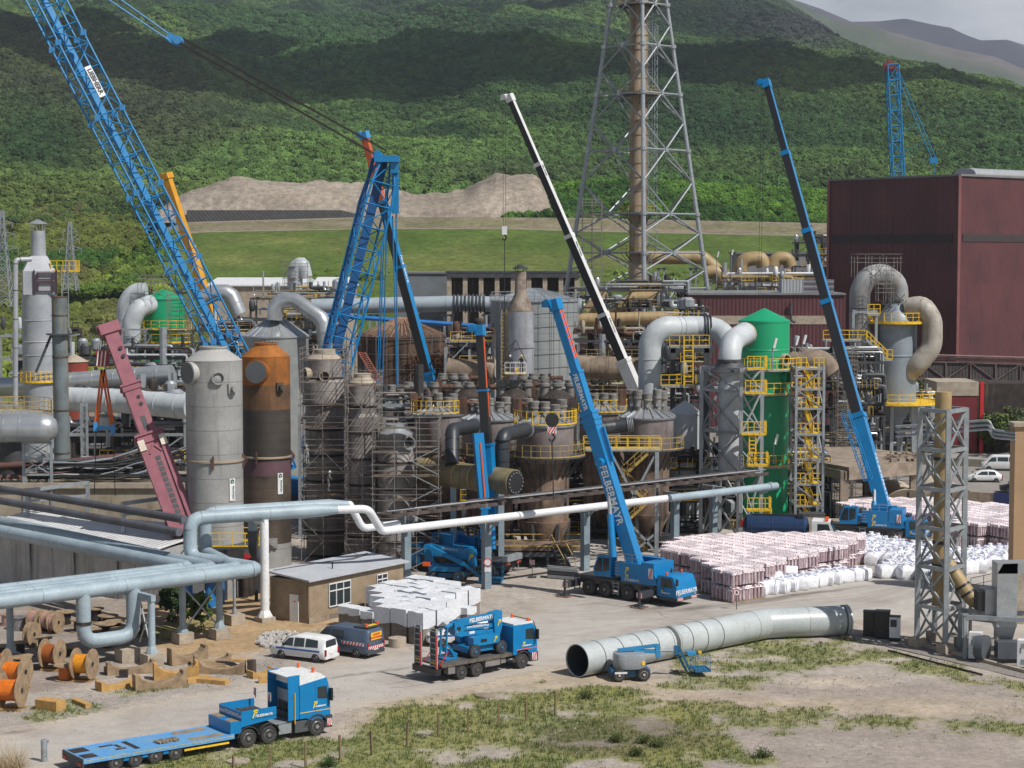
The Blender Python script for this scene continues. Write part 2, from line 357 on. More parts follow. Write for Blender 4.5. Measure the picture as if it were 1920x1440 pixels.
C=lerp3(C,'958d86',zone(X,Y,gp((-200,1370),(0,1330),(330,1290),(520,1225),(640,1190),(640,1225),(480,1268),(300,1308),(0,1368),(-200,1420)),1.5,1.5,6,.5)*.8)
C=lerp3(C,'8b8078',zone(X,Y,gp((-200,1320),(-200,1150),(260,1120),(300,1200),(190,1275),(0,1310)),1.5,1,7)*.8)
C=lerp3(C,'5d534a',zone(X,Y,gp((560,1078),(700,1000),(1400,940),(1560,975),(1330,1010),(1100,1045),(900,1052)),3,3,19)*.85)  # darker tone painted under the vessels to deepen the shaded gaps
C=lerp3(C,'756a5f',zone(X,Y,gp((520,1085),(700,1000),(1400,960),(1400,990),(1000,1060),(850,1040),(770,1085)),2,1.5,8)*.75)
for (a,b,r) in ((1560,1280,2.2),(1480,1230,1.2),(1330,1278,1.5),(1000,1330,1.4),(330,1420,1.2)):
    q=G(a,b); C=lerp3(C,'b7aa9a',np.clip(1.3-np.hypot((X-q.x)*.6,(Y-q.y)*1.3)/r,0,1)*np.clip(nf(X*1.5,Y*1.5,4,12)*2,0,1))
g=grassy(X,Y); gtone=nf(X*.3,Y*.3,4,14)[...,None]
GC=np.array(hexc('62702f'))*(1-gtone)+np.array(hexc('86823f'))*gtone
C=C*(1-g[...,None]*.92)+GC*(g[...,None]*.92)
burn=zone(X,Y,gp((1000,1365),(1120,1345),(1330,1362),(1340,1400),(1130,1425),(1010,1400)),1.5,2.5,15)*.55; C=lerp3(C,'5d5347',burn)
Zg=(nf(X*.25,Y*.25,4,20)-.5)*.16*np.clip(-sdp(X,Y,ROAD_P)/3,0,1)
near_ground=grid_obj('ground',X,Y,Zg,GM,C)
# far flat ground and slopes rising towards the tip and the woods, one sheet beyond the near one
Dn=lambda px,D:(px-960)/F*D
def far_h(X,Y):
    px=960+F*X/Y
    left=np.clip((470-px)/230,0,1); left=left*left*(3-2*left); k=np.clip((Y-470)/440,0,1)**1.25
    return left*k*58-.03
ys=np.concatenate([np.arange(214,480,6),np.geomspace(480,990,60)]); us=np.linspace(-900,2900,240)
U,Y=np.meshgrid(us,ys); X=(U-960)/F*Y
C=np.ones(X.shape+(3,))*np.array(hexc('857b71')); C=lerp3(C,'66732f',np.clip((Y-380)/60+(nf(X*.03,Y*.03,4,2)-.5)*4,0,1))
lf=np.clip((420-U)/120,0,1)*np.clip((Y-320)/40,0,1); C=lerp3(C,'5c6a2c',lf*.8)
far_ground=grid_obj('ground',X,Y,far_h(X,Y),GM,C)
X,Y=np.meshgrid(np.linspace(-6900,6900,20),np.linspace(-190,8990,20)); flat=grid_obj('ground',X,Y,X*0-.35,GM,np.ones(X.shape+(3,))*np.array(hexc('6b6a45')))
# ---- road and yard sheet
RM=tint_mat('worn_road_surface',fs=(.12,.9,9),amt=.10,bump=.01)
X,Y=land_grid(-62,70,92,203,.5); sd=sdp(X,Y,ROAD_P)+(nf(X*.4,Y*.4,4,22)-.5)*1.2
C=np.ones(X.shape+(3,))*np.array(hexc('a7a29c')); C=lerp3(C,'a89c8c',np.clip(1-(sd-.2)/3,0,1)*.7)
A0=G(0,1345);A1=G(1440,1150); dv=(A1-A0).normalized(); off=(X-A0.x)*(-dv.y)+(Y-A0.y)*dv.x
for o_ in (-1.1,.7,2.6): C=lerp3(C,'877f77',np.clip(1-abs(off-o_+(nf(X*.1,Y*.1,3,5)-.5)*2.5)/.35,0,1)*.28)
C=lerp3(C,'8a8179',np.clip((nf(X*.22,Y*.22,4,9)-.55)*6,0,1)*.45)
for (a,b,ln,wd,w) in ((1480,1118,9,.5,.8),(1420,1130,5,.35,.7),(905,1213,4,.3,.8),(1300,1140,2.5,.8,.6),(690,1262,5,.25,.6),(880,1230,1.2,.5,.6),(540,1340,1.5,.4,.5),(30,1374,1,.25,.8),(1230,1140,3,.6,.5)):
    q=G(a,b); al=(X-q.x)*dv.x+(Y-q.y)*dv.y; ac=-(X-q.x)*dv.y+(Y-q.y)*dv.x+(nf(X*.5,Y*.5,3,6)-.5)*.8
    C=lerp3(C,'4d443d',np.clip(1.4-np.hypot(al/ln,ac/wd)*1.2,0,1)*w)
for cx_,cy_,r0 in ((14,172,22),(10,170,26),(-2,160,14),(26,160,19)):
    for k in (0,.9,2.1,3.0): C=lerp3(C,'857d75',np.clip(1-abs(np.hypot(X-cx_,Y-cy_)-r0-k+(nf(X*.15,Y*.15,3,4)-.5)*2)/.45,0,1)*.30)
h,w=X.shape; road=grid_obj('road',X,Y,X*0+.012,RM,C)
import bmesh
bm=bmesh.new(); bm.from_mesh(road.data); bm.verts.ensure_lookup_table(); sf=sd.ravel(); bmesh.ops.delete(bm,geom=[v for v in bm.verts if sf[v.index]<0],context='VERTS'); bm.to_mesh(road.data); bm.free()
# ---- cracks in the road are real thin tar seams
mb=MB(); random.seed(5)
for k in range(46):
    q=G(random.uniform(0,1500),random.uniform(1130,1350)); 
    if dpoly(q.x,q.y,ROAD_P)<1.5: continue
    a=math.atan2(dv.y,dv.x)+random.choice((0,0,1.57))+random.uniform(-.3,.3); p=Vector((q.x,q.y,.017))
    for j in range(random.randint(4,14)):
        a+=random.uniform(-.45,.45); p2=p+Vector((math.cos(a),math.sin(a),0))*random.uniform(.3,.7)
        if dpoly(p2.x,p2.y,ROAD_P)<.6: break
        mb.beam(p,p2,.035,.004); p=p2
struct(mb,'road_cracks',mat('tar_seam','4a443f',.9),smooth=0)
# ---- embankment of the tailings tip: green face, tan terraces
def strip(name,rows,m,colf,u0=-300,u1=2300,n=400,noise_a=0,ns=.01):
    """surface through rows of (D, z or picture height function of px) from low to high"""
    us=np.linspace(u0,u1,n); ds=np.array([r[0] for r in rows],float); dd=np.concatenate([np.linspace(a,b,7)[:-1] for a,b in zip(ds,ds[1:])]+[[ds[-1]]])
    U,Y=np.meshgrid(us,dd); Z=np.zeros(U.shape)
    for i,u in enumerate(us):
        zz=[27+(480-(r[1](u) if callable(r[1]) else r[1]))/F*r[0] for r in rows]; Z[:,i]=np.interp(dd,ds,zz)
    X=(U-960)/F*Y
    if noise_a: Z=Z+(nf(X*ns,Y*ns*2,5,3)-.5)*noise_a*np.clip((Y-ds[0])/30,0,1)*np.clip((ds[-1]-Y)/8,0,1)
    return grid_obj(name,X,Y,Z,m,colf(U,X,Y,Z))
def ip(*kv): xs=[a for a,b in kv]; vs=[b for a,b in kv]; return lambda u: float(np.interp(u,xs,vs))
FM=tint_mat('far_earth_and_grass',fs=(.05,.4,2),amt=.28,bump=.5)
top1=ip((130,560),(240,478),(300,444),(380,436),(700,430),(960,430),(1080,434),(1550,444),(2300,455))
def cf(U,X,Y,Z):
    yi=480-(Z-27)*F/Y; C=np.ones(U.shape+(3,))*np.array(hexc('54662f')); C=lerp3(C,'4d6428',np.clip(nf(X*.03,Y*.03,5,4)*2-.6,0,1)*.8); C=lerp3(C,'86804f',np.clip((nf(X*.02,Y*.1,4,8)-.5)*4,0,1)*.5); return C
strip('embankment_grass_face',[(585,650),(600,545),(690,top1)],FM,cf,u0=120,u1=2300)
def ct(U,X,Y,Z): C=np.ones(U.shape+(3,))*np.array(hexc('847a68')); return lerp3(C,'6d7046',np.clip((nf(X*.05,Y*.2,5,4)-.45)*5,0,1)*.6)
top2=ip((120,560),(240,470),(300,430),(350,418),(700,408),(1080,410),(1550,420),(2300,430))
strip('embankment_terrace',[(690,lambda u:top1(u)+.3),(696,lambda u:top1(u)-1),(720,top2),(732,top2)],FM,ct,u0=120,noise_a=1.2,ns=.06)
moundtop=ip((300,396),(335,372),(350,362),(400,347),(440,336),(480,338),(600,345),(700,350),(800,368),(870,362),(900,342),(930,330),(960,334),(1000,330),(1014,340),(1030,372),(1040,410))
def cm(U,X,Y,Z): C=np.ones(U.shape+(3,))*np.array(hexc('9d9387')); C=lerp3(C,'857a6d',np.clip(nf(X*.05,Z*.15,6,4)*2-.5,0,1)*.7); return C
strip('spoil_heap',[(738,lambda u:max(moundtop(u),396)+22),(741,lambda u:max(moundtop(u),394)),(748,lambda u:moundtop(u)*.5+395*.5 if moundtop(u)<395 else 405),(768,moundtop),(785,lambda u:moundtop(u)+1)],FM,cm,u0=300,u1=1120,noise_a=5,ns=.09)
WALLM=mat('black_lined_embankment','3b3a3a',.8,col2='2c2b2b',amt=1,ribs=1.6,ribdir=(1,0,1),ribw=.1)
mb=MB(); 
for u in range(350,700,10): mb.quad(W(u,418,735.5),W(u+10,417.5 if u<690 else 412,735.5),W(u+10,394 if u<640 else 394+(u-630)*.25,739),W(u,394 if u<650 else 394+(u-640)*.25,739))
struct(mb,'lined_embankment_band',WALLM)
mb=MB()
for u in range(330,1560,16):
    for tf,o in ((top1,-1.5),(top2,-.5)): mb.quad(*(W(a,tf(a)+o+b,694 if tf is top1 else 722) for a,b in ((u,1.6),(u+16,1.6),(u+16,-1),(u,-1))))
struct(mb,'terrace_tracks',mat('pale_track','a89e90',.9))
# ---- mountains
ridge=ip((-400,-260),(1250,-90),(1380,-22),(1440,12),(1480,34),(1560,78),(1650,112),(1740,128),(1850,160),(1920,184),(2300,260))
us=np.linspace(-260,2200,330); ds=np.geomspace(790,3900,150); U,Y=np.meshgrid(us,ds); X=(U-960)/F*Y
yb=np.interp(Y,[790,850,900,1000,1200,1500,1900,2400,3000,3900],[425,385,345,300,240,180,120,62,5,-70])
yb=yb+np.clip((1020-U)/400,0,1)*np.clip((1000-Y)/150,0,1)*-8
rid=np.array([ridge(u) for u in us])[None,:].repeat(len(ds),0)
amp=(nf(X*.0022+Y*.0006,Y*.0011,5,41)-.5)*np.clip((Y-900)/900,0,1)*150+(np.abs(nf(X*.006,Y*.003,4,45)-.5))*np.clip((Y-850)/400,0,1)*-55
yb=np.where(yb>rid,yb,rid+np.clip((rid-yb)*.35,0,60)); yb=yb+np.clip((Y-3300)/600,0,1)*60
Z=27+(480-yb)/F*Y+amp*.72; Z=np.maximum(Z,-.2)
fold=np.clip((yb-rid)/90,0,1)*np.clip((Y-880)/500,0,1)
Z=Z+(np.abs(nf((X+.5*Y)*.0023,Y*.0009,3,88)-.5)*-2+.35)*135*fold*(.5+Y/4000)+(nf((X-.4*Y)*.009,Y*.004,3,90)-.5)*38*fold
Z=Z+(nf(X*.02,Y*.02,4,47)-.5)*7
def blob(cx,cy,rx,ry): # a tone round a place on the slope: tree stands, rock, cloud shade
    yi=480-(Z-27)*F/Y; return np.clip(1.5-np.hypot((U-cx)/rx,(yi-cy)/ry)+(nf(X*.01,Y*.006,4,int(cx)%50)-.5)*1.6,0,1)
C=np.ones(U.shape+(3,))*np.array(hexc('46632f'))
C=lerp3(C,'223c24',np.clip((nf((X+.5*Y)*.005,Y*.0026,5,50)-.5)*10,0,1)*.85)  # dark and light stands drawn out as spurs, fold relief put into the colour
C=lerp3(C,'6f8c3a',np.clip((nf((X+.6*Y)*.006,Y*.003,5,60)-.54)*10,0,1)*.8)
for b,c,w in ((blob(230,200,260,110),'4c4a36',.75),(blob(1070,110,110,60),'5c7a2c',.8),(blob(1600,150,330,50),'63792f',.75),(blob(1250,250,300,110),'294627',.7),(blob(150,370,240,50),'68742f',.85),(blob(60,90,160,60),'54542f',.6),(blob(1300,330,400,22),'4e4e38',.7),(blob(700,60,260,60),'4a6c3a',.6),(blob(1560,45,200,36),'67586a',.55),(blob(1330,140,120,40),'2a4230',.6),(blob(1260,375,330,45),'4f7228',.8),(blob(80,260,90,60),'2c4a22',.8),(blob(260,400,120,25),'2c4a22',.7)): C=lerp3(C,c,b*w)  # the dark centre patch is cloud shade painted into the tree colour
HM=tint_mat('forest_floor',fs=(.02,.2),amt=.3,bump=1)
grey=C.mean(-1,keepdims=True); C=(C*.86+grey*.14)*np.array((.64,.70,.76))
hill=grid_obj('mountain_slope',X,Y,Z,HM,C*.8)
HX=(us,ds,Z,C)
# far ridges
fr=ip((1000,-60),(1380,-40),(1480,2),(1530,18),(1590,43),(1640,42),(1690,37),(1740,48),(1775,54),(1800,66),(1830,77),(1880,76),(1920,88),(2300,150))
fr2=ip((1000,-80),(1380,-40),(1440,-14),(1480,3),(1560,42),(1620,50),(1700,72),(1780,92),(1860,108),(1920,134),(2300,190))
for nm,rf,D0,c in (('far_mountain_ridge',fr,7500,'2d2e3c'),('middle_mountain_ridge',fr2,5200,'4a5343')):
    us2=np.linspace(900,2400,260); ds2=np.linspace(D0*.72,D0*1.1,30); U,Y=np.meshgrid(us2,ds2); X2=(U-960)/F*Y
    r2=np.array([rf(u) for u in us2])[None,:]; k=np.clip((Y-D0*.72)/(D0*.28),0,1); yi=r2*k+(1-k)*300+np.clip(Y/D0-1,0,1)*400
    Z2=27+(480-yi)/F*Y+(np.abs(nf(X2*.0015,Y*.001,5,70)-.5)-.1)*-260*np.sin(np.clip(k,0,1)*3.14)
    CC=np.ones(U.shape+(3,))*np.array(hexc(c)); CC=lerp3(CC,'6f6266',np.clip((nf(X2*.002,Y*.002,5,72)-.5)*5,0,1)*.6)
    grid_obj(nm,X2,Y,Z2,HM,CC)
# ================================================================ FOREST AND TREES
def gn_forest(name,X,Y,Z,C,dens,smin,smax,seed=1,label=None,squash=.85,dmask=None):
    m=tint_mat(name+'_leaves',fs=(.9,.12),amt=.32,bump=.5,inst=True)
    o=grid_obj(name,X,Y,Z,m,C,kind='stuff'); 
    if label: o['label']=label
    ng=bpy.data.node_groups.new(name,'GeometryNodeTree'); ng.interface.new_socket('Geometry',in_out='INPUT',socket_type='NodeSocketGeometry'); ng.interface.new_socket('Geometry',in_out='OUTPUT',socket_type='NodeSocketGeometry')
    N=ng.nodes; L=ng.links; gi=N.new('NodeGroupInput'); go=N.new('NodeGroupOutput')
    dp=N.new('GeometryNodeDistributePointsOnFaces'); dp.inputs['Density'].default_value=dens; dp.inputs['Seed'].default_value=seed; L.new(gi.outputs[0],dp.inputs['Mesh'])
    if dmask is not None:
        a=o.data.attributes.new('dmask','FLOAT','POINT'); a.data.foreach_set('value',dmask.ravel().astype(np.float32))
        na=N.new('GeometryNodeInputNamedAttribute'); na.data_type='FLOAT'; na.inputs[0].default_value='dmask'; mm=N.new('ShaderNodeMath'); mm.operation='MULTIPLY'; mm.inputs[1].default_value=dens; L.new(na.outputs[0],mm.inputs[0]); L.new(mm.outputs[0],dp.inputs['Density'])
    join=N.new('GeometryNodeGeometryToInstance')
    for k in range(3):
        ic=N.new('GeometryNodeMeshIcoSphere'); ic.inputs['Radius'].default_value=1; ic.inputs['Subdivisions'].default_value=4
        nz=N.new('ShaderNodeTexNoise'); nz.inputs['Scale'].default_value=1.9; nz.inputs['Detail'].default_value=4; nz.noise_dimensions='4D'; nz.inputs['W'].default_value=k*3.3; nz.inputs['Roughness'].default_value=.75
        ps=N.new('GeometryNodeInputPosition'); L.new(ps.outputs[0],nz.inputs['Vector'])
        ma=N.new('ShaderNodeMapRange'); ma.inputs[1].default_value=.3; ma.inputs[2].default_value=.7; ma.inputs[3].default_value=.55; ma.inputs[4].default_value=1.3; L.new(nz.outputs[0],ma.inputs[0])
        vm=N.new('ShaderNodeVectorMath'); vm.operation='SCALE'; L.new(ps.outputs[0],vm.inputs[0]); L.new(ma.outputs[0],vm.inputs['Scale'])
        sp_=N.new('GeometryNodeSetPosition'); L.new(ic.outputs[0],sp_.inputs[0]); L.new(vm.outputs[0],sp_.inputs['Position'])
        sm=N.new('GeometryNodeSetMaterial'); sm.inputs['Material'].default_value=m; L.new(sp_.outputs[0],sm.inputs[0]); L.new(sm.outputs[0],join.inputs[0])
    rv=N.new('FunctionNodeRandomValue'); rv.data_type='FLOAT'; rv.inputs[2].default_value=smin; rv.inputs[3].default_value=smax; rv.inputs['Seed'].default_value=3
    cx=N.new('ShaderNodeCombineXYZ'); ms=N.new('ShaderNodeMath'); ms.operation='MULTIPLY'; ms.inputs[1].default_value=squash
    ro=N.new('FunctionNodeRandomValue'); ro.data_type='FLOAT_VECTOR'; ro.inputs[1].default_value=(.3,.3,6.28); 
    ii=N.new('GeometryNodeInstanceOnPoints'); ii.inputs['Pick Instance'].default_value=True
    L.new(dp.outputs['Points'],ii.inputs['Points']); L.new(join.outputs[0],ii.inputs['Instance'])
    L.new(rv.outputs[1],cx.inputs[0]); L.new(rv.outputs[1],cx.inputs[1]); L.new(rv.outputs[1],ms.inputs[0]); L.new(ms.outputs[0],cx.inputs[2]); L.new(cx.outputs[0],ii.inputs['Scale']); L.new(ro.outputs[0],ii.inputs['Rotation'])
    # every crown its own shade
    r3=N.new('FunctionNodeRandomValue'); r3.data_type='FLOAT'; r3.inputs[2].default_value=.6; r3.inputs[3].default_value=1.35; r3.inputs['Seed'].default_value=9
    nat=N.new('GeometryNodeInputNamedAttribute'); nat.data_type='FLOAT_COLOR'; nat.inputs[0].default_value='tint'
    vs=N.new('ShaderNodeVectorMath'); vs.operation='SCALE'; L.new(nat.outputs[0],vs.inputs[0]); L.new(r3.outputs[1],vs.inputs['Scale'])
    sa=N.new('GeometryNodeStoreNamedAttribute'); sa.data_type='FLOAT_COLOR'; sa.domain='INSTANCE'; sa.inputs['Name'].default_value='tint'; L.new(ii.outputs[0],sa.inputs[0]); L.new(vs.outputs[0],sa.inputs['Value'])
    L.new(sa.outputs[0],go.inputs[0]); md=o.modifiers.new('trees','NODES'); md.node_group=ng; return o
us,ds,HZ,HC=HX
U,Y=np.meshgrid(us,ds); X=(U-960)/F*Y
def yimg(Y,Z): return 480-(Z-27)*F/Y
rock=np.clip(1.4-np.hypot((U-1570)/190,(yimg(Y,HZ)-50)/45),0,1)*np.clip((nf(X*.01,Y*.01,4,3)-.35)*4,0,1)
k=ds<1500
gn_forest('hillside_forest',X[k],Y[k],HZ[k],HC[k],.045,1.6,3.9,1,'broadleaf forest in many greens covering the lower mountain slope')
k=ds>1450
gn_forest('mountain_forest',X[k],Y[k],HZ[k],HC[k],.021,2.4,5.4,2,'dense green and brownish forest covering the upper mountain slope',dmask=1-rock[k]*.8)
# bushes behind the terraces, on the right
us2=np.linspace(945,1650,120); ds2=np.linspace(733,800,16); U,Y=np.meshgrid(us2,ds2); X=(U-960)/F*Y
tp=ip((930,420),(960,380),(1010,350),(1060,335),(1200,330),(1400,345),(1560,352),(1650,352)); T=np.array([tp(u)+14 for u in us2])[None,:]; kk=np.clip((Y-735)/45,0,1)
yi=(1-kk)*np.interp(us2,[930,960,1560],[430,408,424])[None,:]+kk*T; Z=27+(480-yi)/F*Y
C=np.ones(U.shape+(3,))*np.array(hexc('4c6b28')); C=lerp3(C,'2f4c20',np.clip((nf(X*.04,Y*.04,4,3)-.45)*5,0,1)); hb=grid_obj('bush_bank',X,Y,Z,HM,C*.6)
gn_forest('bush_thicket',X,Y,Z,C,.16,1.3,3.0,4,'thick green bushes growing on the bank above the terraces')
us2=np.linspace(380,1560,160); ds2=np.linspace(612,628,5); U,Y=np.meshgrid(us2,ds2); X=(U-960)/F*Y; T=np.array([top1(u) for u in us2])[None,:]; k=(Y-600)/90; Zs_=27+(480-(545*(1-k)+T*k))/F*Y; C=np.ones(U.shape+(3,))*np.array(hexc('58682f')); gn_forest('embankment_foot_shrubs',X,Y,Zs_,C,.05,1.0,2.4,12,'line of shrubs along the foot of the green embankment',dmask=np.clip((nf(X*.03,Y*.03,4,5)-.42)*8,0,1))
us2=np.linspace(100,350,60); ds2=np.concatenate([np.linspace(590,690,16),[705]]); U,Y=np.meshgrid(us2,ds2); X=(U-960)/F*Y
T=np.array([top1(u) for u in us2])[None,:]; k=np.clip((Y-600)/90,0,1); yi=545*(1-k)+T*k; Z=27+(480-yi)/F*Y; C=np.ones(U.shape+(3,))*np.array(hexc('647230')); C=lerp3(C,'3c5822',np.clip((nf(X*.04,Y*.03,4,6)-.5)*6,0,1)*.8)
gn_forest('slope_scrub',X,Y,Z,C,.10,1.3,3.0,8,'olive scrub covering the left end of the green embankment',dmask=np.clip((345-U)/60+nf(X*.1,Y*.05,3,2)-.4,0,1))
# scrub wood on the left plain
us2=np.linspace(-120,620,120); ds2=np.geomspace(400,985,70); U,Y=np.meshgrid(us2,ds2); X=(U-960)/F*Y; Z=far_h(X,Y)
C=np.ones(U.shape+(3,))*np.array(hexc('565f2c')); C=lerp3(C,'5c5a38',np.clip((nf(X*.03,Y*.012,4,3)-.45)*6,0,1)); C=lerp3(C,'33511f',np.clip((nf(X*.02,Y*.01,4,13)-.56)*8,0,1)*np.clip((Y-560)/50,0,1))
C=lerp3(C,'68782c',np.clip((520-Y)/60,0,1)*.55)
dm=np.where(sdp(U,Y,[(-200,400),(430,400),(640,470),(640,560),(560,578),(330,578),(260,600),(330,800),(430,1000),(-200,1000)])>0,1,0.)
gn_forest('scrub_woodland',X,Y,Z,C,.075,1.5,3.6,5,'yellow-green scrub woodland on the plain at the left',dmask=dm)
# ================================================================ PLANT: helpers
def zz(py,D): return W(960,py,D).z
def xx(px,D): return W(px,600,D).x
def mm(wpx,D): return wpx/F*D
RS=random.Random(11)
REDCL=mat('maroon_corrugated_cladding','5a3034',.6,col2='402327',scale=.12,amt=.8,streak='2c2224',sscale=1.1,sthr=(.58,.78),ribs=.6,ribdir=(1,.25,0),ribw=.05,fine=.08)
GREYCL=mat('grey_corrugated_cladding','9a9da0',.6,col2='85888b',amt=.6,ribs=.5,ribdir=(1,.6,0),ribw=.05)
WHITECL=mat('white_corrugated_roof','c9ccce',.5,col2='b5b8ba',amt=.5,ribs=.7,ribdir=(.6,-.8,0),ribw=.05)
TANKG=mat('grey_tank_plate','9c9c9a',.55,.15,col2='7f7f7e',scale=.35,amt=.8,streak='6a635b',sthr=(.6,.82),seams=1.9)
RUSTO=mat('orange_rust_coating',(.34,.115,.012),.75,col2=(.17,.06,.01),scale=.5,amt=.9,streak='5a3a1c',sthr=(.5,.75))
FIBDK=mat('dark_fibreglass_windings','5a4f44',.55,col2='3a332c',scale=.35,amt=1,streak='6e4a2a',sthr=(.58,.8),seams=.9)
CONV=mat('stained_mauve_steel','87807f',.6,.1,col2='665a58',scale=.5,amt=.9,streak='5a3b2c',sscale=1.5,sthr=(.54,.72))
CONVB=mat('brown_rusted_steel','85705f',.8,col2='4a3b33',scale=.45,amt=1,streak='2e241f',sscale=1.6,sthr=(.48,.66))
MAUVE=mat('dull_mauve_scaffold_vessel','918b88',.7,col2='625c59',scale=.5,amt=.9,streak='4c3e38',seams=1.5)
BRTANK=mat('burnt_brown_tank','6d5442',.85,col2='332924',scale=.3,amt=1,streak='2a211d',sscale=.9,sthr=(.45,.62))
DUCTW=mat('pale_grey_duct','b3b9bd',.5,col2='9aa0a4',scale=.5,amt=.7,streak='85837c',sthr=(.62,.82),seams=None)
PLANK=mat('scaffold_planks','7d6a55',.9,col2='54473a',scale=2,amt=1)
SCAF=mat('scaffold_tube','908c88',.55,.4,col2='6b645e',scale=2,amt=.8)
WOOD=mat('weathered_timber','9a8468',.85,col2='6f5f4c',scale=1.6,amt=.9,bump=.01)
WOODN=mat('fresh_timber','b8925a',.8,col2='96733f',scale=1.8,amt=.8)
def scaffold(name,label,x0,x1,y0,y1,z0,z1,bx=2.0,by=1.6,bz=2.0,planks=.7,rail=True,cat='scaffold',group=None,diag=True,r=.03,jit=0,faces=False):
    t=thing(name,label,cat,((x0+x1)/2,(y0+y1)/2,z0),group); p=MB(); nx=max(1,round((x1-x0)/bx)); ny=max(1,round((y1-y0)/by)); nz=max(1,round((z1-z0)/bz))
    xs=[x0+(x1-x0)*i/nx for i in range(nx+1)]; ys=[y0+(y1-y0)*i/ny for i in range(ny+1)]; zs=[z0+(z1-z0)*i/nz for i in range(nz+1)]
    for i,x in enumerate(xs):
        for j,y in enumerate(ys):
            if 0<i<nx and 0<j<ny and faces: continue
            p.beam((x,y,z0),(x,y,z1+.9+RS.uniform(-.3,jit)),2*r)
    for z in zs[1:]:
        for k in (0,1.0,.5):
            if z+k>z1+1: continue
            for y in (ys if not faces else (y0,y1)): p.beam((x0-.15,y,z+k),(x1+.15,y,z+k),1.6*r)
            for x in (xs if not faces else (x0,x1)): p.beam((x,y0-.15,z+k),(x,y1+.15,z+k),1.6*r)
    if diag:
        for i in range(nx):
            for k in range(nz):
                if RS.random()<.3:
                    a,b=(xs[i],xs[i+1]) if RS.random()<.5 else (xs[i+1],xs[i]); p.beam((a,y0-.05,zs[k]),(b,y0-.05,zs[k+1]),1.6*r)
    p.build('scaffold_frame',SCAF,t)
    if planks:
        q=MB()
        for z in zs[1:]:
            for i in range(nx):
                for j in (0,ny-1) if not faces else (0,ny-1):
                    if RS.random()<planks: q.box(((xs[i]+xs[i+1])/2,(ys[j]+ys[j+1])/2+RS.uniform(-.1,.1),z+.03),((xs[i+1]-xs[i])*RS.uniform(.9,1.1),min(.9,(ys[j+1]-ys[j])*.8),.05))
        if q.v: q.build('planks',PLANK,t)
    return t
def flange(mb,c,ax,r,t=.12,k=1.12,n=24): 
    c=Vector(c); ax=Vector(ax).normalized(); mb.tube(c-ax*t/2,c+ax*t/2,r*k,n=n)
def pipe_bands(mb,pts,r,every=2.5,k=1.06,t=.1,n=20):
    P=[Vector(p) for p in pts]
    for k_,(a,b) in enumerate(zip(P,P[1:])):
        L=(b-a).length; d=(b-a)/max(L,1e-6)
        if k_ and L>r*3.4: flange(mb,a+d*r*1.55,d,r,t,k,n)
        if k_<len(P)-2 and L>r*3.4: flange(mb,b-d*r*1.55,d,r,t,k,n)
        for i in range(1,int(L/every)+1):
            s=i*every
            if s<r or s>L-r: continue
            flange(mb,a+d*s,d,r,t,k,n)
# ---------------------------------------------------------------- chimney in its steel lattice
D=330; cx=xx(1196,D); t=thing('chimney_tower','tall tan chimney stack held inside a tapering steel lattice mast','chimney',(cx,D,0))
mb=MB(); mb.lathe((cx,D,0),[(1.62,0),(1.55,30),(1.5,72)],n=28)
for z in np.arange(2,72,2.4): mb.lathe((cx,D,z),[(1.64,0),(1.64,.12)],n=28)
mb.build('stack',mat('tan_chimney_wall','a08e77',.8,col2='857460',scale=.25,amt=.9,streak='5f5142',sscale=.8),t)
lev=[-60,10,88,178,283,402,474,540,622,775]; hz_=[zz(y,D) for y in lev]
def ha(z): return 15.6-(z)*.155
def cor(z): a=ha(z); return [Vector((cx-a,D+.2,z)),Vector((cx+.2,D-a,z)),Vector((cx+a*.97,D-.2,z)),Vector((cx-.2,D+a,z))]
legs=[MB() for _ in range(4)]
for i in range(4):
    a=cor(0)[i]; b=cor(hz_[0])[i]; legs[i].tube(a,b,.44,.32,n=10)
    for z in hz_[1:]: q=cor(z)[i]; legs[i].tube(q-Vector((0,0,.3)),q+Vector((0,0,.3)),.58,n=10)
for l in legs: l.build('lattice_leg',STEEL,t)
br=MB(); hr=MB()
for k in range(len(lev)-1):
    zt,zb=hz_[k],hz_[k+1]; zm=(zt+zb)/2; T,B_,Mi=cor(zt),cor(zb),cor(zm)
    for i in range(4):
        j=(i+1)%4; tm=(T[i]+T[j])/2; bm_=(B_[i]+B_[j])/2
        hr.tube(B_[i],B_[j],.17,n=6)
        if k<7:
            for e in (Mi[i],Mi[j]): br.tube(e,tm,.15,n=6); br.tube(e,bm_,.15,n=6)
        else:
            for e in (B_[i],B_[j]): br.tube(e,tm,.16,n=6)
        br.lathe(bm_-Vector((0,0,.4)),[(.45,0),(.45,.8)],n=8)
br.build('bracing',STEEL,t); hr.build('ring_beam',STEEL,t)
for y,r in ((10,3.6),(178,3.4),(402,3.0),(474,3.0)):
    z=zz(y,D); d=MB().deck((cx,D),1.6,r,z,.15,n=16); 
    for a in range(0,360,45): d.beam((cx+1.6*math.cos(rad(a)),D+1.6*math.sin(rad(a)),z-1.6),(cx+r*math.cos(rad(a)),D+r*math.sin(rad(a)),z-.1),.1)
    q=d.build('platform',STEELD,t); MB().rail(MB().arc((cx,D),r,0,360,z,14),h=1.3,sp=1.2,r=.05).build('railing',YELD,q)
MB().ladder((cx+1.9,D-1.2,5),(cx+1.9,D-1.2,68),.6).build('ladder',STEEL,t)
mb=MB()
for z in np.arange(40,66,1.2): mb.beam((cx+2.6,D-1,z),(cx+3.1,D-1,z+.6),.07); mb.beam((cx+3.1,D-1,z+.6),(cx+2.6,D-1,z+1.2),.07)
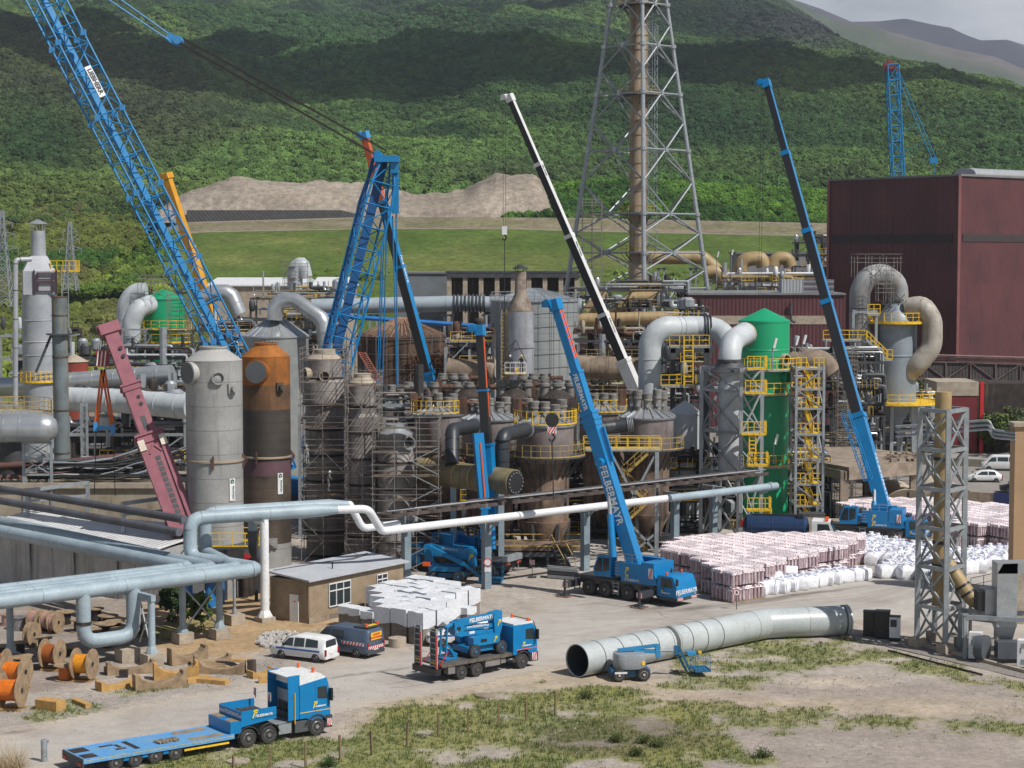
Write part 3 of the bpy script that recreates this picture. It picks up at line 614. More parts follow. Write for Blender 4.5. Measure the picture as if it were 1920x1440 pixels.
mb.beam((cx+2.6,D-1,28),(cx+2.6,D-1,66),.09); mb.beam((cx+3.1,D-1,28),(cx+3.1,D-1,66),.09); mb.build('antenna_mast',STEEL,t)
scaffold('stair_tower','rusty yellowish stair scaffold tower left of the lattice chimney',xx(1092,320),xx(1128,320),319,322,0,zz(385,320),bx=1.5,by=1.5,bz=2.0,planks=.9,cat='stair tower')
# ---------------------------------------------------------------- maroon halls
c0=Vector((76.7,330,0)); le=c0+Vector((-18.7,23,0))*1.0; H=zz(330,330); H2=zz(340,353)
re=c0+Vector((23,18.7,0))*2.2; bk=re+(le-c0)
t=thing('maroon_factory_hall','tall windowless maroon corrugated steel hall at the right edge','factory hall',(c0.x,c0.y,0))
mb=MB(); mb.quad(le,c0,c0+V(0,0,H),le+V(0,0,H)); mb.quad(c0,re,re+V(0,0,H),c0+V(0,0,H)); mb.quad(re,bk,bk+V(0,0,H),re+V(0,0,H)); mb.quad(bk,le,le+V(0,0,H),bk+V(0,0,H)); mb.build('wall',REDCL,t,smooth=0)
mb=MB(); mb.prism([(p.x,p.y) for p in (le+(le-re).normalized()*.3,c0+V(0,-.4,0),re+V(.4,0,0),bk+V(0,.4,0))],H,H+.35,'xy'); rf=mb.build('roof',mat('grey_roof','77797b',.8),t,smooth=0)
v=c0+V(20,22,0); mb=MB()
vv=[]
for s in range(9):
    a=math.pi*s/8; vv.append((math.cos(a)*2.4,H+.9+math.sin(a)*1.1))
d1=(re-c0).normalized(); d2=(le-c0).normalized()
for k in range(8):
    a,b=vv[k],vv[k+1]; P=c0+d1*11.5+d2*8; Q=c0+d1*45+d2*8
    mb.quad(P+d2*a[0]+V(0,0,a[1]),Q+d2*a[0]+V(0,0,a[1]),Q+d2*b[0]+V(0,0,b[1]),P+d2*b[0]+V(0,0,b[1]))
P=c0+d1*11.5+d2*8; mb.add([P+d2*x_+V(0,0,z_) for x_,z_ in vv]+[P+d2*2.4+V(0,0,H),P-d2*2.4+V(0,0,H)],[tuple(list(range(9))+[10,9])])
for s_ in (-1,1): mb.quad(P+d2*2.4*s_+V(0,0,H),P+d1*33+d2*2.4*s_+V(0,0,H),P+d1*33+d2*2.4*s_+V(0,0,H+.9),P+d2*2.4*s_+V(0,0,H+.9))
mb.build('roof_ventilator',GREYCL,t)
mb=MB(); z1,z0=zz(440,345),zz(456,345)
a=le+(c0-le)*.03-d1*.06; b=le+(c0-le)*.95-d1*.06
mb.beam(a+V(0,0,(z0+z1)/2),b+V(0,0,(z0+z1)/2),.12,z1-z0); mb.build('louvre_band',mat('sooty_louvres','3a3234',.8),t,smooth=0)
mb=MB(); zc=zz(446,331); mb.beam(c0+d1*.8-d2*.06+V(0,0,zc),c0+d1*40-d2*.06+V(0,0,zc),.12,1.3); mb.build('louvre_band',MATS['sooty_louvres'],t,smooth=0)
mb=MB(); mb.beam(c0+V(-.1,-.1,0),c0+V(-.1,-.1,H+.2),.45); mb.beam(le+V(-.1,-.1,0),le+V(-.1,-.1,H+.2),.4); mb.build('corner_trim',mat('red_trim','8c5a58',.6),t)
D=300; x0,x1=xx(1293,D),xx(1585,D); zt=zz(553,D)
t=thing('low_maroon_hall','low maroon corrugated hall with flat grey roof beside the tall hall','factory hall',(x0,D,0))
mb=MB(); mb.bx(x0,x1,D,D+24,0,zt); mb.build('wall',REDCL,t,smooth=0); MB().bx(x0-.3,x1,D-.3,D+24,zt,zt+.3).build('roof',MATS['grey_roof'],t,smooth=0)
mb=MB(); mb.bx(x0+.8,x1-2,D-.08,D,zz(608,D),zz(592,D)); mb.build('window_band',CONCL,t,smooth=0)
mb=MB(); mb.pipe([(xx(1482,D),D-.5,zz(568,D)),(xx(1482,D),D-.5,zz(600,D)),(xx(1490,D),D-.5,zz(604,D))],.22,n=8); mb.build('vent_pipe',STEELD,t)
t=thing('rooftop_unit','grey sheet metal box with ribbed duct on the low hall roof','roof unit',(xx(1480,305),305,zt+.3)); 
MB().bx(xx(1462,305),xx(1502,305),303,307,zt+.3,zz(524,305)).build('housing',GREYCL,t); mb=MB(); mb.bx(xx(1502,305),xx(1560,305),303.5,306.5,zz(548,305),zz(524,305)); mb.build('ribbed_duct',mat('ribbed_metal','77747a',.5,.4,ribs=.8,ribdir=(0,0,1),ribw=.2),t)
# ---------------------------------------------------------------- halls far behind
def hall(name,label,px0,px1,yt,yb_,D,m,depth=14,roofm=None,rise=0):
    x0,x1=xx(px0,D),xx(px1,D); zt=zz(yt,D); t=thing(name,label,'industrial hall',((x0+x1)/2,D,0))
    MB().bx(x0,x1,D,D+depth,0,zt).build('wall',m,t,smooth=0); mb=MB()
    if rise: mb.prism([(D-.5,zt),(D+depth/2,zt+rise),(D+depth+.5,zt),(D+depth+.5,zt-.25),(D-.5,zt-.25)],x0-.4,x1+.4,'yz')
    else: mb.bx(x0-.3,x1+.3,D-.3,D+depth,zt,zt+.35)
    mb.build('roof',roofm or MATS['grey_roof'],t,smooth=0); return t,x0,x1,zt
hall('grey_hall','long blank grey hall behind the tan pipe bends',1382,1600,476,540,400,mat('grey_blank_wall','86858a',.8,col2='74737a',scale=.2,amt=.8,streak='65666a'))
hall('grey_panel_building','flat grey panel building beside the ruined shed',742,842,513,580,395,mat('grey_panel_wall','70777c',.8,col2='5d6468',scale=.3,amt=.8))
hall('white_roofed_hall','long low hall with bright white roof behind the leaning blue boom',392,566,534,562,350,CONCL,depth=26,roofm=WHITE,rise=1.2)
hall('white_membrane_hall','short hall with sagging white roof left of the lattice derrick',588,650,536,562,330,CONCL,depth=22,roofm=WHITE,rise=1.4)
t,x0,x1,zt=hall('open_shed','ruined open-fronted shed with pale concrete columns and dark flat roof',838,1086,512,580,380,RUSTD,depth=12,roofm=STEELD)
mb=MB()
for i in range(9): x=x0+.5+(x1-x0-1)*i/8; c=MB(); c.bx(x-.45,x+.45,378.6,379.3,0,zt-.3); c.build('column',CONCL,t)
MB().bx(x0,x1,378.3,379.9,zt-.9,zt-.1).build('lintel_beam',STEELD,t,smooth=0)
# far lattice boom behind the maroon hall
def lattice(mb,p,q,w,h,bay,r=.1,rb=.05,up=(0,0,1),taper=(1,1),n=6):
    p,q=Vector(p),Vector(q); d=(q-p).normalized(); a=d.cross(Vector(up)).normalized(); b=a.cross(d).normalized(); L=(q-p).length; k=max(2,round(L/bay))
    def node(i):
        s=i/k; c=p+d*L*s; f=min(1,taper[0]+s*6,taper[1]+(1-s)*6); return [c+a*(w/2*i1*f)+b*(h/2*j1*f) for i1,j1 in ((-1,-1),(1,-1),(1,1),(-1,1))]
    Nn=[node(i) for i in range(k+1)]
    for i in range(k):
        A,B=Nn[i],Nn[i+1]
        for j in range(4):
            mb.tube(A[j],B[j],r,n=n,caps=False); l=(j+1)%4
            if i%2==0: mb.tube(A[j],B[l],rb,n=4,caps=False)
            else: mb.tube(A[l],B[j],rb,n=4,caps=False)
            mb.tube(A[j],A[l],rb,n=4,caps=False)
    for j in range(4): mb.tube(Nn[-1][j],Nn[-1][(j+1)%4],rb*1.3,n=4)
    return Nn
D=560; t=thing('lattice_crane','distant blue lattice crane boom standing behind the maroon hall','crane',(xx(1690,D),D,0))
mb=MB(); lattice(mb,(xx(1700,D),D,3),W(1672,122,D),4.0,3.2,4.5,.24,.16); mb.build('boom',BLUE,t)
mb=MB(); a=W(1665,122,D); mb.box(a+V(.6,0,-.6),(3.8,2.4,2.4)); mb.box(a+V(.4,0,1),(1.2,1.6,1.2)); mb.build('boom_head',mat('maroon_head_paint','7c3038',.5),t)
mb=MB()
for dx in (-1,1): mb.tube(W(1678,125,D)+V(dx*.6,0,0),W(1752,300,D)+V(dx*.6,0,0),.14,n=4)
for y in (150,190,230,265): mb.beam(W(1678+(y-125)*.42,y,D),W(1684,y+25,D),.1)
mb.tube(W(1752,300,D),(xx(1745,D),D,4),.12,n=4); mb.build('pendant_lines',BLUE,t)
mb=MB(); mb.box(W(1750,301,D),(2.2,1.2,1.6)); mb.build('pulley_block',BLUE,t)
mb=MB(); mb.tube(W(1660,128,D),(xx(1664,D),D,2),.06,n=4); mb.tube(W(1663,128,D),(xx(1667,D),D,2),.06,n=4); mb.build('hoist_rope',BLKP,t)
mb=MB(); mb.box((xx(1700,D),D,2),(9,7,3)); mb.box((xx(1700,D)-4,D,.9),(2,9,1.8)); mb.box((xx(1700,D)+4,D,.9),(2,9,1.8)); mb.build('crawler_body',BLUE,t)
# electricity pylons at the left
def pylon(px,ytop,ybot,D,label):
    x=xx(px,D); z1=zz(ytop,D); z0=zz(ybot,D); w=(z1-z0)*.16; t=thing('electricity_pylon',label,'pylon',(x,D,z0),'electricity pylons in the scrub')
    m=MB(); n=9
    def q(i): s=i/n; a=w*(1-s)**1.2/2+.25; z=z0+(z1-z0)*s; return [V(x-a,D-a,z),V(x+a,D-a,z),V(x+a,D+a,z),V(x-a,D+a,z)]
    for i in range(n):
        A,B=q(i),q(i+1)
        for j in range(4): m.beam(A[j],B[j],.24); m.beam(A[j],B[(j+1)%4],.14); m.beam(A[(j+1)%4],B[j],.14); m.beam(B[j],B[(j+1)%4],.14)
    m.build('mast',STEEL,t); H=z1-z0
    for s,l in ((.62,.16),(.76,.13),(.88,.1)):
        a=MB(); zc=z0+H*s
        for sd in (-1,1): a.beam((x,D,zc+.6),(x+sd*H*l,D,zc-.1),.14); a.beam((x,D,zc-.7),(x+sd*H*l,D,zc-.1),.12); a.beam((x+sd*H*l,D,zc-.1),(x+sd*H*l,D,zc-1.3),.12)
        a.build('cross_arm',STEEL,t)
pylon(8,395,575,420,'white lattice pylon at the far left edge'); pylon(134,416,545,440,'white lattice pylon right of the grey flue stack')
mb=MB()
for a,b in (((8,470,420),(134,470,440)),((-60,450,410),(8,440,420)),((134,455,440),(300,520,470))):
    p,q=W(*a),W(*b)
    for o in (-3,0,3):
        pr=None
        for i in range(9): s=i/8; c=p.lerp(q,s)+V(o,0,-4*s*(1-s)*2); 
        # three sagging spans
        for i in range(8):
            s,s2=i/8,(i+1)/8; mb.beam(p.lerp(q,s)+V(o,0,-8*s*(1-s)),p.lerp(q,s2)+V(o,0,-8*s2*(1-s2)),.05)
tag(mb.build('power_line',STEELD,loc=W(60,470,425)),'thin sagging wires strung between the lattice pylons','power line')
# ---------------------------------------------------------------- tanks in the middle distance
def tank(name,label,px,yap,yeave,ybot,wpx,D,m,mr,rings=0,n=40,cat='tank',seamr=True):
    x=xx(px,D); r=mm(wpx,D)/2; ze,za=zz(yeave,D),zz(yap,D); t=thing(name,label,cat,(x,D,0))
    MB().lathe((x,D,0),[(r,0),(r,ze)],n=n).build('shell',m,t); q=MB().lathe((x,D,0),[(r*1.03,ze-.12),(r*1.03,ze+.05),(r*.12,za),(r*.1,za)],n=n)
    if seamr:
        for i in range(20):
            a=2*math.pi*i/20; q.beam((x+r*1.02*math.cos(a),D+r*1.02*math.sin(a),ze+.09),(x+r*.12*math.cos(a),D+r*.12*math.sin(a),za+.04),.1,.08)
    q.build('cone_roof',mr,t)
    if rings:
        q=MB()
        for i in range(1,rings+1): z=ze*i/(rings+.5); q.lathe((x,D,z),[(r*1.015,0),(r*1.02,.06),(r*1.015,.12)],n=n,caps=False)
        q.build('hoop',STEELD,t)
    return t,x,r,ze,za
t,x,r,ze,za=tank('ribbed_grey_tank','wide grey tank with pale domed grid roof left of the chimney foot',1002,541,563,0,162,258,mat('blue_grey_shell','8f9494',.6,col2='777c7d',scale=.2,amt=.8,seams=2.1),SILV)
q=MB(); q.rail(q.arc((x,258),r*1.0,0,360,ze+.1,28),h=1.0,sp=2,r=.04,toe=False); q.build('railing',STEEL,t)
q=MB()
for i in range(0,26):
    a=rad(i*360/26); q.beam((x+(r+.25)*math.cos(a),258+(r+.25)*math.sin(a),0),(x+(r+.25)*math.cos(a),258+(r+.25)*math.sin(a),ze+.8),.05)
for z in np.arange(1.8,ze,1.8): P=q.arc((x,258),r+.25,180,360,z,20); [q.beam(a,b,.05) for a,b in zip(P,P[1:])]
q.build('hoop_scaffold',STEEL,t)
D=236; x=xx(976,D); t=thing('flue_stack','pale grey vertical flue with brown tapered hood and capped chimney pipe','flue stack',(x,D,0))
k=mm(1,D); q=MB(); q.lathe((x,D,0),[(25*k,0),(25*k,zz(583,D))],n=28); q.lathe((x,D,zz(647,D)),[(26.5*k,-.3),(26.5*k,.3)],n=28); q.build('lower_shell',mat('pale_flue_plate','a3a6ad',.5,.2,col2='888c95',amt=.8,streak='7a7570'),t)
q=MB(); q.lathe((x,D,0),[(25.5*k,zz(583,D)),(24.5*k,zz(578,D)),(11*k,zz(551,D)),(10.5*k,zz(508,D))],n=28); q.build('hood',mat('stained_hood','94897c',.7,col2='5e4e42',scale=.6,amt=1,streak='4f4038'),t)
q=MB(); q.lathe((x,D,zz(503,D)),[(15*k,-.05),(15*k,.05),(2*k,.5)],n=20); [q.beam((x+10*k*math.cos(a),D+10*k*math.sin(a),zz(509,D)),(x+10*k*math.cos(a),D+10*k*math.sin(a),zz(502,D)),.1) for a in np.arange(0,6.2,1.05)]; q.build('rain_cap',STEELD,t)
MB().ladder((x-mm(26,D)-.3,D-.5,4),(x-mm(26,D)-.3,D-.5,zz(580,D)),.6,r=.05).build('ladder',YELD,t)
# burnt tank
t,x,r,ze,za=tank('burnt_brown_tank','broad stripped tank with bare roof rafters and brown stained walls',754,598,630,0,168,250,BRTANK,mat('rusty_roof_sheet','5a4234',.9,col2='372a24',amt=1),seamr=False)
q=MB()
for i in range(54):
    a=2*math.pi*i/54+RS.uniform(-.02,.02); l=RS.uniform(.75,1.06); z1=ze+.25+RS.uniform(-.15,.3); q.beam((x+r*l*math.cos(a),250+r*l*math.sin(a),ze+.12+(za-ze)*(1-l)*.95),(x+r*.12*math.cos(a),250+r*.12*math.sin(a),za+.15),.09+RS.random()*.06,.12)
q.build('rafter',mat('pale_rusty_beam','9a7f66',.8,col2='6a4a38',scale=2,amt=1),t)
q=MB()
for i in range(420):
    a=RS.uniform(4.9,5.9); rr=r+RS.uniform(-.1,1.4); p=V(x+rr*math.cos(a),250+rr*math.sin(a),RS.gauss(zz(672,250),.8)); q.beam(p,p+V(RS.uniform(-.5,.5),RS.uniform(-.5,.5),RS.uniform(-.9,.3)),.05)
q.build('torn_insulation',mat('rust_wool','6a4026',.95,col2='2c1d16',amt=1,scale=2),t)
q=MB()
for zc in np.arange(zz(715,250),ze,1.9):
    P=q.arc((x,250),r+.35,185,355,zc,14); [q.beam(a,b,.06) for a,b in zip(P,P[1:])]
for a in range(185,356,14): q.beam((x+(r+.4)*math.cos(rad(a)),250+(r+.4)*math.sin(rad(a)),0),(x+(r+.4)*math.cos(rad(a)),250+(r+.4)*math.sin(rad(a)),ze+1),.06)
q.build('scaffold_ring',SCAF,t)
# silver coned tank + duct
t,x,r,ze,za=tank('silver_cone_tank','round grey tank with shiny ribbed cone roof behind the two silos',517,592,630,0,122,240,mat('grey_sheet_shell','9a9d9c',.5,.3,col2='83888a',amt=.7,ribs=.4,ribdir=(1,1,0),ribw=.04),SILV)
tank('small_cone_tank','small pale tank with silver cone roof beside the foot of the big blue boom',450,593,612,0,54,262,CONCL,SILV)
def duct(name,label,pts,r,m=SILV,cat='duct',bands=2.2,n=18,bend=None,supports=None,extra=None,seg=4,bm_=None):
    P=[W(*p) for p in pts]; t=thing(name,label,cat,tuple(P[0])); MB().pipe(P,r,n=n,bend=bend,seg=seg).build('duct_run',m,t)
    if bands: q=MB(); pipe_bands(q,P,r,bands,1.04,.09,n); q.v and q.build('seam_bands',bm_ or m,t)
    if supports:
        q=MB()
        for px,py,D in supports: c=W(px,py,D); q.beam((c.x-.5,c.y,0),(c.x-.5,c.y,c.z-r),.3); q.beam((c.x+.5,c.y,0),(c.x+.5,c.y,c.z-r),.3); q.beam((c.x-.9,c.y,c.z-r-.1),(c.x+.9,c.y,c.z-r-.1),.3)
        q.build('support',STEEL,t)
    return t
duct('angled_silver_duct','angular silver duct bending down between the cone tank and lattice derrick',[(515,600,238),(517,566,238),(552,562,238),(606,600,236),(611,660,236)],.95,bend=.8,seg=1,bands=1.6)
duct('angled_silver_duct','angular silver duct rising behind the big blue lattice boom',[(380,560,262),(402,549,262),(430,549,262),(448,590,262)],1.15,bend=.8,seg=1,bands=1.6)
duct('vertical_elbow_duct','short vertical duct with brown top elbow in front of the white-roofed hall',[(553,560,290),(553,503,290),(566,494,290),(572,520,290)],1.15,DUCTW,bend=1.4)
scaffold('scaffold','small scaffold cage round the brown-topped elbow',xx(534,290),xx(580,290),288,292,8,zz(500,290),planks=.3,bz=1.8)
duct('long_grey_duct','very long horizontal pale grey duct crossing behind the lattice derrick',[(585,575,272),(860,569,272),(1090,574,272)],1.12,mat('pale_blue_duct','97a2a9',.5,col2='7f8a92',amt=.7),bands=7,supports=[(840,575,272),(700,575,272),(915,575,272)])
t=thing('duct_expansion_joint','dark ribbed expansion bellows fitted round the long grey duct','expansion joint',tuple(W(875,569,272))); q=MB()
for i in range(9): flange(q,W(852+i*7,569,272),(1,0,0),1.12,.2,1.16+.06*(i%2))
q.build('bellows',STEELD,t)
# ---------------------------------------------------------------- tan pipes beyond the lattice chimney
duct('tan_pipe','tan pipe with two bends running right from the chimney',[(1205,483,352),(1318,483,352),(1342,505,352),(1348,530,352)],1.25,TAN,'pipe',bands=2.5,bend=1.5,supports=[(1240,490,352),(1300,490,352)])
duct('tan_pipe','upside-down U tan pipe, left of the pair',[(1389,540,350),(1389,486,350),(1428,484,350),(1432,500,350)],1.3,TAN,'pipe',bands=0,bend=2.2)
duct('tan_pipe','upside-down U tan pipe, right of the pair',[(1449,500,350),(1455,484,350),(1477,484,350),(1482,500,350)],1.2,TAN,'pipe',bands=0,bend=2.0)
duct('tan_pipe','short tan elbow pipe below the long tan run',[(1326,511,345),(1345,508,345),(1357,532,345)],1.2,TAN,'pipe',bands=0,bend=1.8)
duct('tan_pipe','long ribbed tan pipe lying low behind the lattice foot',[(1075,600,300),(1290,594,300)],1.0,TAN,'pipe',bands=1.2)
duct('tan_pipe','tan pipe leaning between lattice feet',[(1100,585,310),(1130,560,310),(1140,555,310)],1.1,TAN,'pipe',bands=0)
duct('tan_pipe','tan pipe sloping steeply beside the front lattice leg',[(1150,592,308),(1180,560,308),(1240,556,308)],1.0,TAN,'pipe',bands=2)
def clutter(name,label,px0,px1,y0,y1,D,n=60,depth=6,seed=1,cols=None,yel=True,cat='pipework',dens=1.0):
    """steel rack bays carrying many small pipes, valves and cable trays"""
    R=random.Random(seed); x0,x1=xx(px0,D),xx(px1,D); zt,zb=zz(y0,D),max(0,zz(y1,D)); t=thing(name,label,cat,((x0+x1)/2,D,0))
    f=MB(); nb=max(2,round((x1-x0)/4)); 
    for i in range(nb+1):
        x=x0+(x1-x0)*i/nb
        for y in (D,D+depth): f.beam((x,y,0),(x,y,zt-R.uniform(0,1.5)),.28)
    nl=max(2,round((zt-zb)/2.6)); zs=[zb+(zt-zb)*k/nl for k in range(nl+1)]
    for z in zs:
        for y in (D,D+depth): f.beam((x0,y,z),(x1,y,z),.22,.3)
        for i in range(nb+1): x=x0+(x1-x0)*i/nb; f.beam((x,D,z),(x,D+depth,z),.2)
    for i in range(nb):
        if R.random()<.6: a,b=x0+(x1-x0)*i/nb,x0+(x1-x0)*(i+1)/nb; k=R.randrange(nl); f.beam((a,D,zs[k]),(b,D,zs[k+1]),.14)
    f.build('rack_frame',STEELD if R.random()<.5 else STEEL,t)
    for k in range(min(n,95)):
        m=R.choice(cols or (STEEL,RUSTD,DUCTW,STEELD,SILV,STEELD)); q=MB(); z=R.choice(zs)+R.uniform(.2,1.6); y=D+R.uniform(-.3,depth); rr=R.choice((.06,.09,.14,.2,.3))
        a=R.uniform(x0,x1); b=min(x1,a+R.uniform(2,(x1-x0)))
        if R.random()<.7: q.pipe([(a,y,z+R.uniform(-1.5,1.5)),(a,y,z),(b,y,z),(b,y+R.uniform(-.5,.5),max(0,z-R.uniform(.5,4)))],rr,n=7,bend=.3,seg=2).build('pipe',m,t)
        elif R.random()<.5: q.tube((a,y,max(0,z-2)),(a,y,z+R.uniform(1,3)),rr*1.5,n=8).build('riser',m,t)
        else: q.lathe((a,y,z-.3),[(rr*2,0),(rr*3.2,.3),(rr*3.2,1.3),(rr*2,1.6)],n=10).build('small_vessel',m,t)
    if yel:
        for k in range(int(2*dens)+1):
            z=R.choice(zs)+.1; a=R.uniform(x0,x1-3); MB().rail([(a,D-.4,z),(min(x1,a+R.uniform(3,7)),D-.4,z)],r=.04).build('railing',YELD if seed%2 else YEL,t)
    return t
clutter('pipe_rack','pipework mass under the lattice chimney feet',1085,1290,545,640,305,130,8,3)
clutter('pipe_rack','pipework and small vessels carrying the two U-shaped tan pipes',1330,1545,528,575,340,110,8,4,cols=(WHITE,STEEL,SILV,TAN,STEELD),dens=3)
clutter('pipe_rack','pipework below the small roof unit tower by the maroon hall',1490,1550,455,500,380,20,4,6)
clutter('pipe_rack','grey pipework between the green vessel and silver cone tank',360,470,620,700,252,60,6,8,dens=3)
clutter('pipe_rack','dense pipework around the angular duct with yellow walkways',470,640,560,640,275,90,6,5,cols=(STEEL,SILV,YELD,STEELD),dens=4)
clutter('pipe_rack','low grey pipework left of the flue stack',0,130,630,760,235,60,6,21,dens=1)
clutter('pipe_rack','dark pipework between the grey flue stack and the maroon boom',120,350,672,740,232,60,6,9,dens=2)
clutter('pipe_rack','dark steel rack behind the maroon boom with the orange slings in front',125,345,765,865,196,120,6,10,cols=(STEELD,STEEL,RUSTD,BLK,SILV),dens=2)
clutter('pipe_rack','dark pipework between burnt tank and ribbed tank',835,925,640,730,238,60,6,12,cols=(RUST,RUSTD,STEEL,CONCL))
clutter('pipe_rack','rusty pipework behind the small converters at centre right',1080,1210,640,740,240,80,6,13,cols=(RUST,RUSTD,STEEL,CONCL))
clutter('pipe_rack','pipework beneath the tall grey elbow duct',1240,1330,600,760,226,60,5,14,dens=4)
clutter('pipe_rack','pipework and scaffolding behind the stairs of the green tower',1480,1660,680,830,215,110,6,15,cols=(STEEL,SILV,STEELD,RUSTD),dens=4)
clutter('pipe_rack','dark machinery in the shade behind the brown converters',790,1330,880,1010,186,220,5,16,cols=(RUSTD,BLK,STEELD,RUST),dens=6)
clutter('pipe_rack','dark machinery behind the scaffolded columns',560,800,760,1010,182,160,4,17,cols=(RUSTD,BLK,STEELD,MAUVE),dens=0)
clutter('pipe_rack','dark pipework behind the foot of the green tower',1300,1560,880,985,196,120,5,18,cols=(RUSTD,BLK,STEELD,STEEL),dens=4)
clutter('pipe_rack','light grey pipework below the domed vessel by the maroon hall',1560,1760,760,850,232,80,5,19,cols=(STEEL,SILV,STEELD),dens=4)
# conveyor galleries
def gallery(label,px0,px1,y0,y1,D,m=mat('grimy_gallery_sheet','4c4646',.8,col2='332f2f',scale=.5,amt=.9,ribs=.5,ribdir=(1,0,0),ribw=.05)):
    a,b=W(px0,y0,D),W(px1,y1,D); t=thing('conveyor_gallery',label,'conveyor gallery',(a.x,D,0)); h=2.6
    q=MB(); q.beam(a+V(0,1.2,-h/2),b+V(0,1.2,-h/2),2.4,h); q.build('enclosure',m,t,smooth=0)
    q=MB(); k=max(3,round((b-a).length/3.6)); 
    for i in range(k):
        p,r_=a.lerp(b,i/k)+V(0,-.12,0),a.lerp(b,(i+1)/k)+V(0,-.12,0); q.beam(p,r_,.22); q.beam(p-V(0,0,h),r_-V(0,0,h),.22); q.beam(p,p-V(0,0,h),.18); q.beam(p-V(0,0,h if i%2 else 0),r_-V(0,0,0 if i%2 else h),.16)
    q.build('truss',mat('rusty_mauve_truss','6e5c5a',.8,col2='4a3d3b',amt=1),t)
    q=MB(); q.beam(a+V(0,0,.5),b+V(0,0,.5),.5); q.tube(a+V(0,-.5,1),b+V(0,-.5,1),.18,n=6)
    for i in range(int((b-a).length/1.1)): p=a.lerp(b,i*1.1/(b-a).length); q.box(p+V(0,.8,.35+RS.uniform(0,.3)),(RS.uniform(.4,1),1.4,RS.uniform(.3,.6)))
    q.build('top_rollers',mat('dusty_pink_metal','8a6c6a',.8,col2='6b5553',amt=1),t)
    for i in range(0,k+1,3):
        p=a.lerp(b,i/k)+V(0,1.2,0); q=MB(); q.beam((p.x,p.y-.8,0),(p.x-.0,p.y-.8,p.z-h),.4); q.beam((p.x,p.y+.8,0),(p.x,p.y+.8,p.z-h),.4); q.beam((p.x,p.y-.8,p.z-h-.3),(p.x,p.y+.8,p.z-h-.3),.3)
        q.build('trestle',STEELD,t)
gallery('dark conveyor gallery in front of the maroon hall at right',1540,1960,672,684,290)
gallery('dark conveyor gallery between the burnt tank and white boom',825,1210,650,656,262)
gallery('short conveyor gallery beyond the ribbed tank',1085,1300,633,640,280)
duct('blue_pipe','thin bright blue pipe running level behind the ribbed tank',[(600,590,265),(960,616,265),(1235,626,265),(1235,660,265)],.32,mat('bright_blue_pipe',(.02,.17,.5),.4),'pipe',bands=0,n=8)
duct('blue_pipe','thin bright blue pipe with square corner by the white boom',[(1235,640,255),(1168,640,255),(1166,690,255)],.3,MATS['bright_blue_pipe'],'pipe',bands=0,n=8)
duct('stained_pipe','thick tan stained pipe behind the white telescopic boom',[(1080,688,232),(1175,692,232),(1300,712,232)],1.45,mat('stained_lagging','8c7d6b',.8,col2='5f5246',amt=1,scale=.5,streak='4f4238'),'pipe',bands=1.8)
duct('stained_pipe','grey stained pipe stub right of the burnt tank',[(838,690,236),(925,700,236)],1.3,MATS['stained_lagging'],'pipe',bands=1.5)
duct('stained_pipe','tan banded pipe to the right of the green tower',[(1478,673,206),(1540,678,206),(1556,700,206)],1.35,MATS['stained_lagging'],'pipe',bands=1.2)
# ---------------------------------------------------------------- two tall silos
DKG=mat('dark_cover_sheet','5c6064',.5,col2='45484c',amt=.5)
def silo(name,label,px,ytop,yeave,wtop,D,m,mtop,ports,clampy,sign,base=None,split=None):
    x=xx(px,D); r=mm(wtop,D)/2; ze,za=zz(yeave,D),zz(ytop,D); t=thing(name,label,'silo',(x,D,0)); y0=D
    if split: 
        pv=0
        for i,(yy,mt) in enumerate(split): z1=ze if yy is None else zz(yy,D); MB().lathe((x,D,0),[(r,pv),(r,z1)],n=44).build('shell_course',mt,t); pv=z1+.003
    else: MB().lathe((x,D,0),[(r,0),(r,ze)],n=44).build('shell',m,t)
    q=MB().lathe((x,D,0),[(r*1.01,ze+.004),(r*.47,za-.12),(r*.47,za),(r*.49,za),(r*.49,za+.12),(r*.42,za+.12),(r*.42,za-.3)],n=44,caps=False); q.build('cone_top',mtop,t)
    for ppx,ppy,pr,kind in ports:
        z=zz(ppy,D); dx=(ppx-px)/F*D/r; a=math.asin(max(-.98,min(.98,dx)))+math.atan2(-x,D); n=V(math.sin(a),-math.cos(a),0); c=V(x,D,z)+n*r; R_=mm(pr,D)
        if kind=='cap': q=MB().tube(c-n*.4,c+n*.35,R_,n=28); q.build('nozzle',mtop,t); MB().tube(c+n*.35,c+n*.42,R_*.93,n=28).build('nozzle_cover',DKG,t)
        elif kind=='dish': MB().lathe(c-n*.2,[(R_,0),(R_,.45),(R_*.86,.45),(R_*.80,.25)],n=24,axis=n,caps=False).lathe(c,[(R_*.85,.0),(R_*.3,.12)],n=24,axis=n).build('round_hatch',m,t)
        else:
            q=MB().box(c,(R_*2,.3,R_*2),rz=a); q.tube(c,c+n*.45,R_*.6,n=14); q.tube(c+n*.4,c+n*.5,R_*.7,n=14); q.build('manway',m,t)
    if clampy:
        z=zz(clampy,D); MB().lathe((x,D,z),[(r*1.0,-.1),(r*1.05,-.07),(r*1.05,.07),(r*1.0,.1)],n=44,caps=False).build('clamp_ring',mat('pale_rusty_ring','a5937f',.6,.2,amt=.8),t)
        q=MB(); 
        for a in (-95,): q.box((x-r*.05+ (.35 if sign<0 else -.5),D-r*1.05,z),(.12,.25,1.0)); q.beam((x+r*1.0,D-.3,z-.5),(x+r*1.0+.35,D-.3,z),.1,.2); q.beam((x+r*1.0,D-.3,z+.5),(x+r*1.0+.35,D-.3,z),.1,.2)
        q.build('clamp_bracket',RUST,t)
    # banner with the round green emblem and upright lettering
    return t,x,r
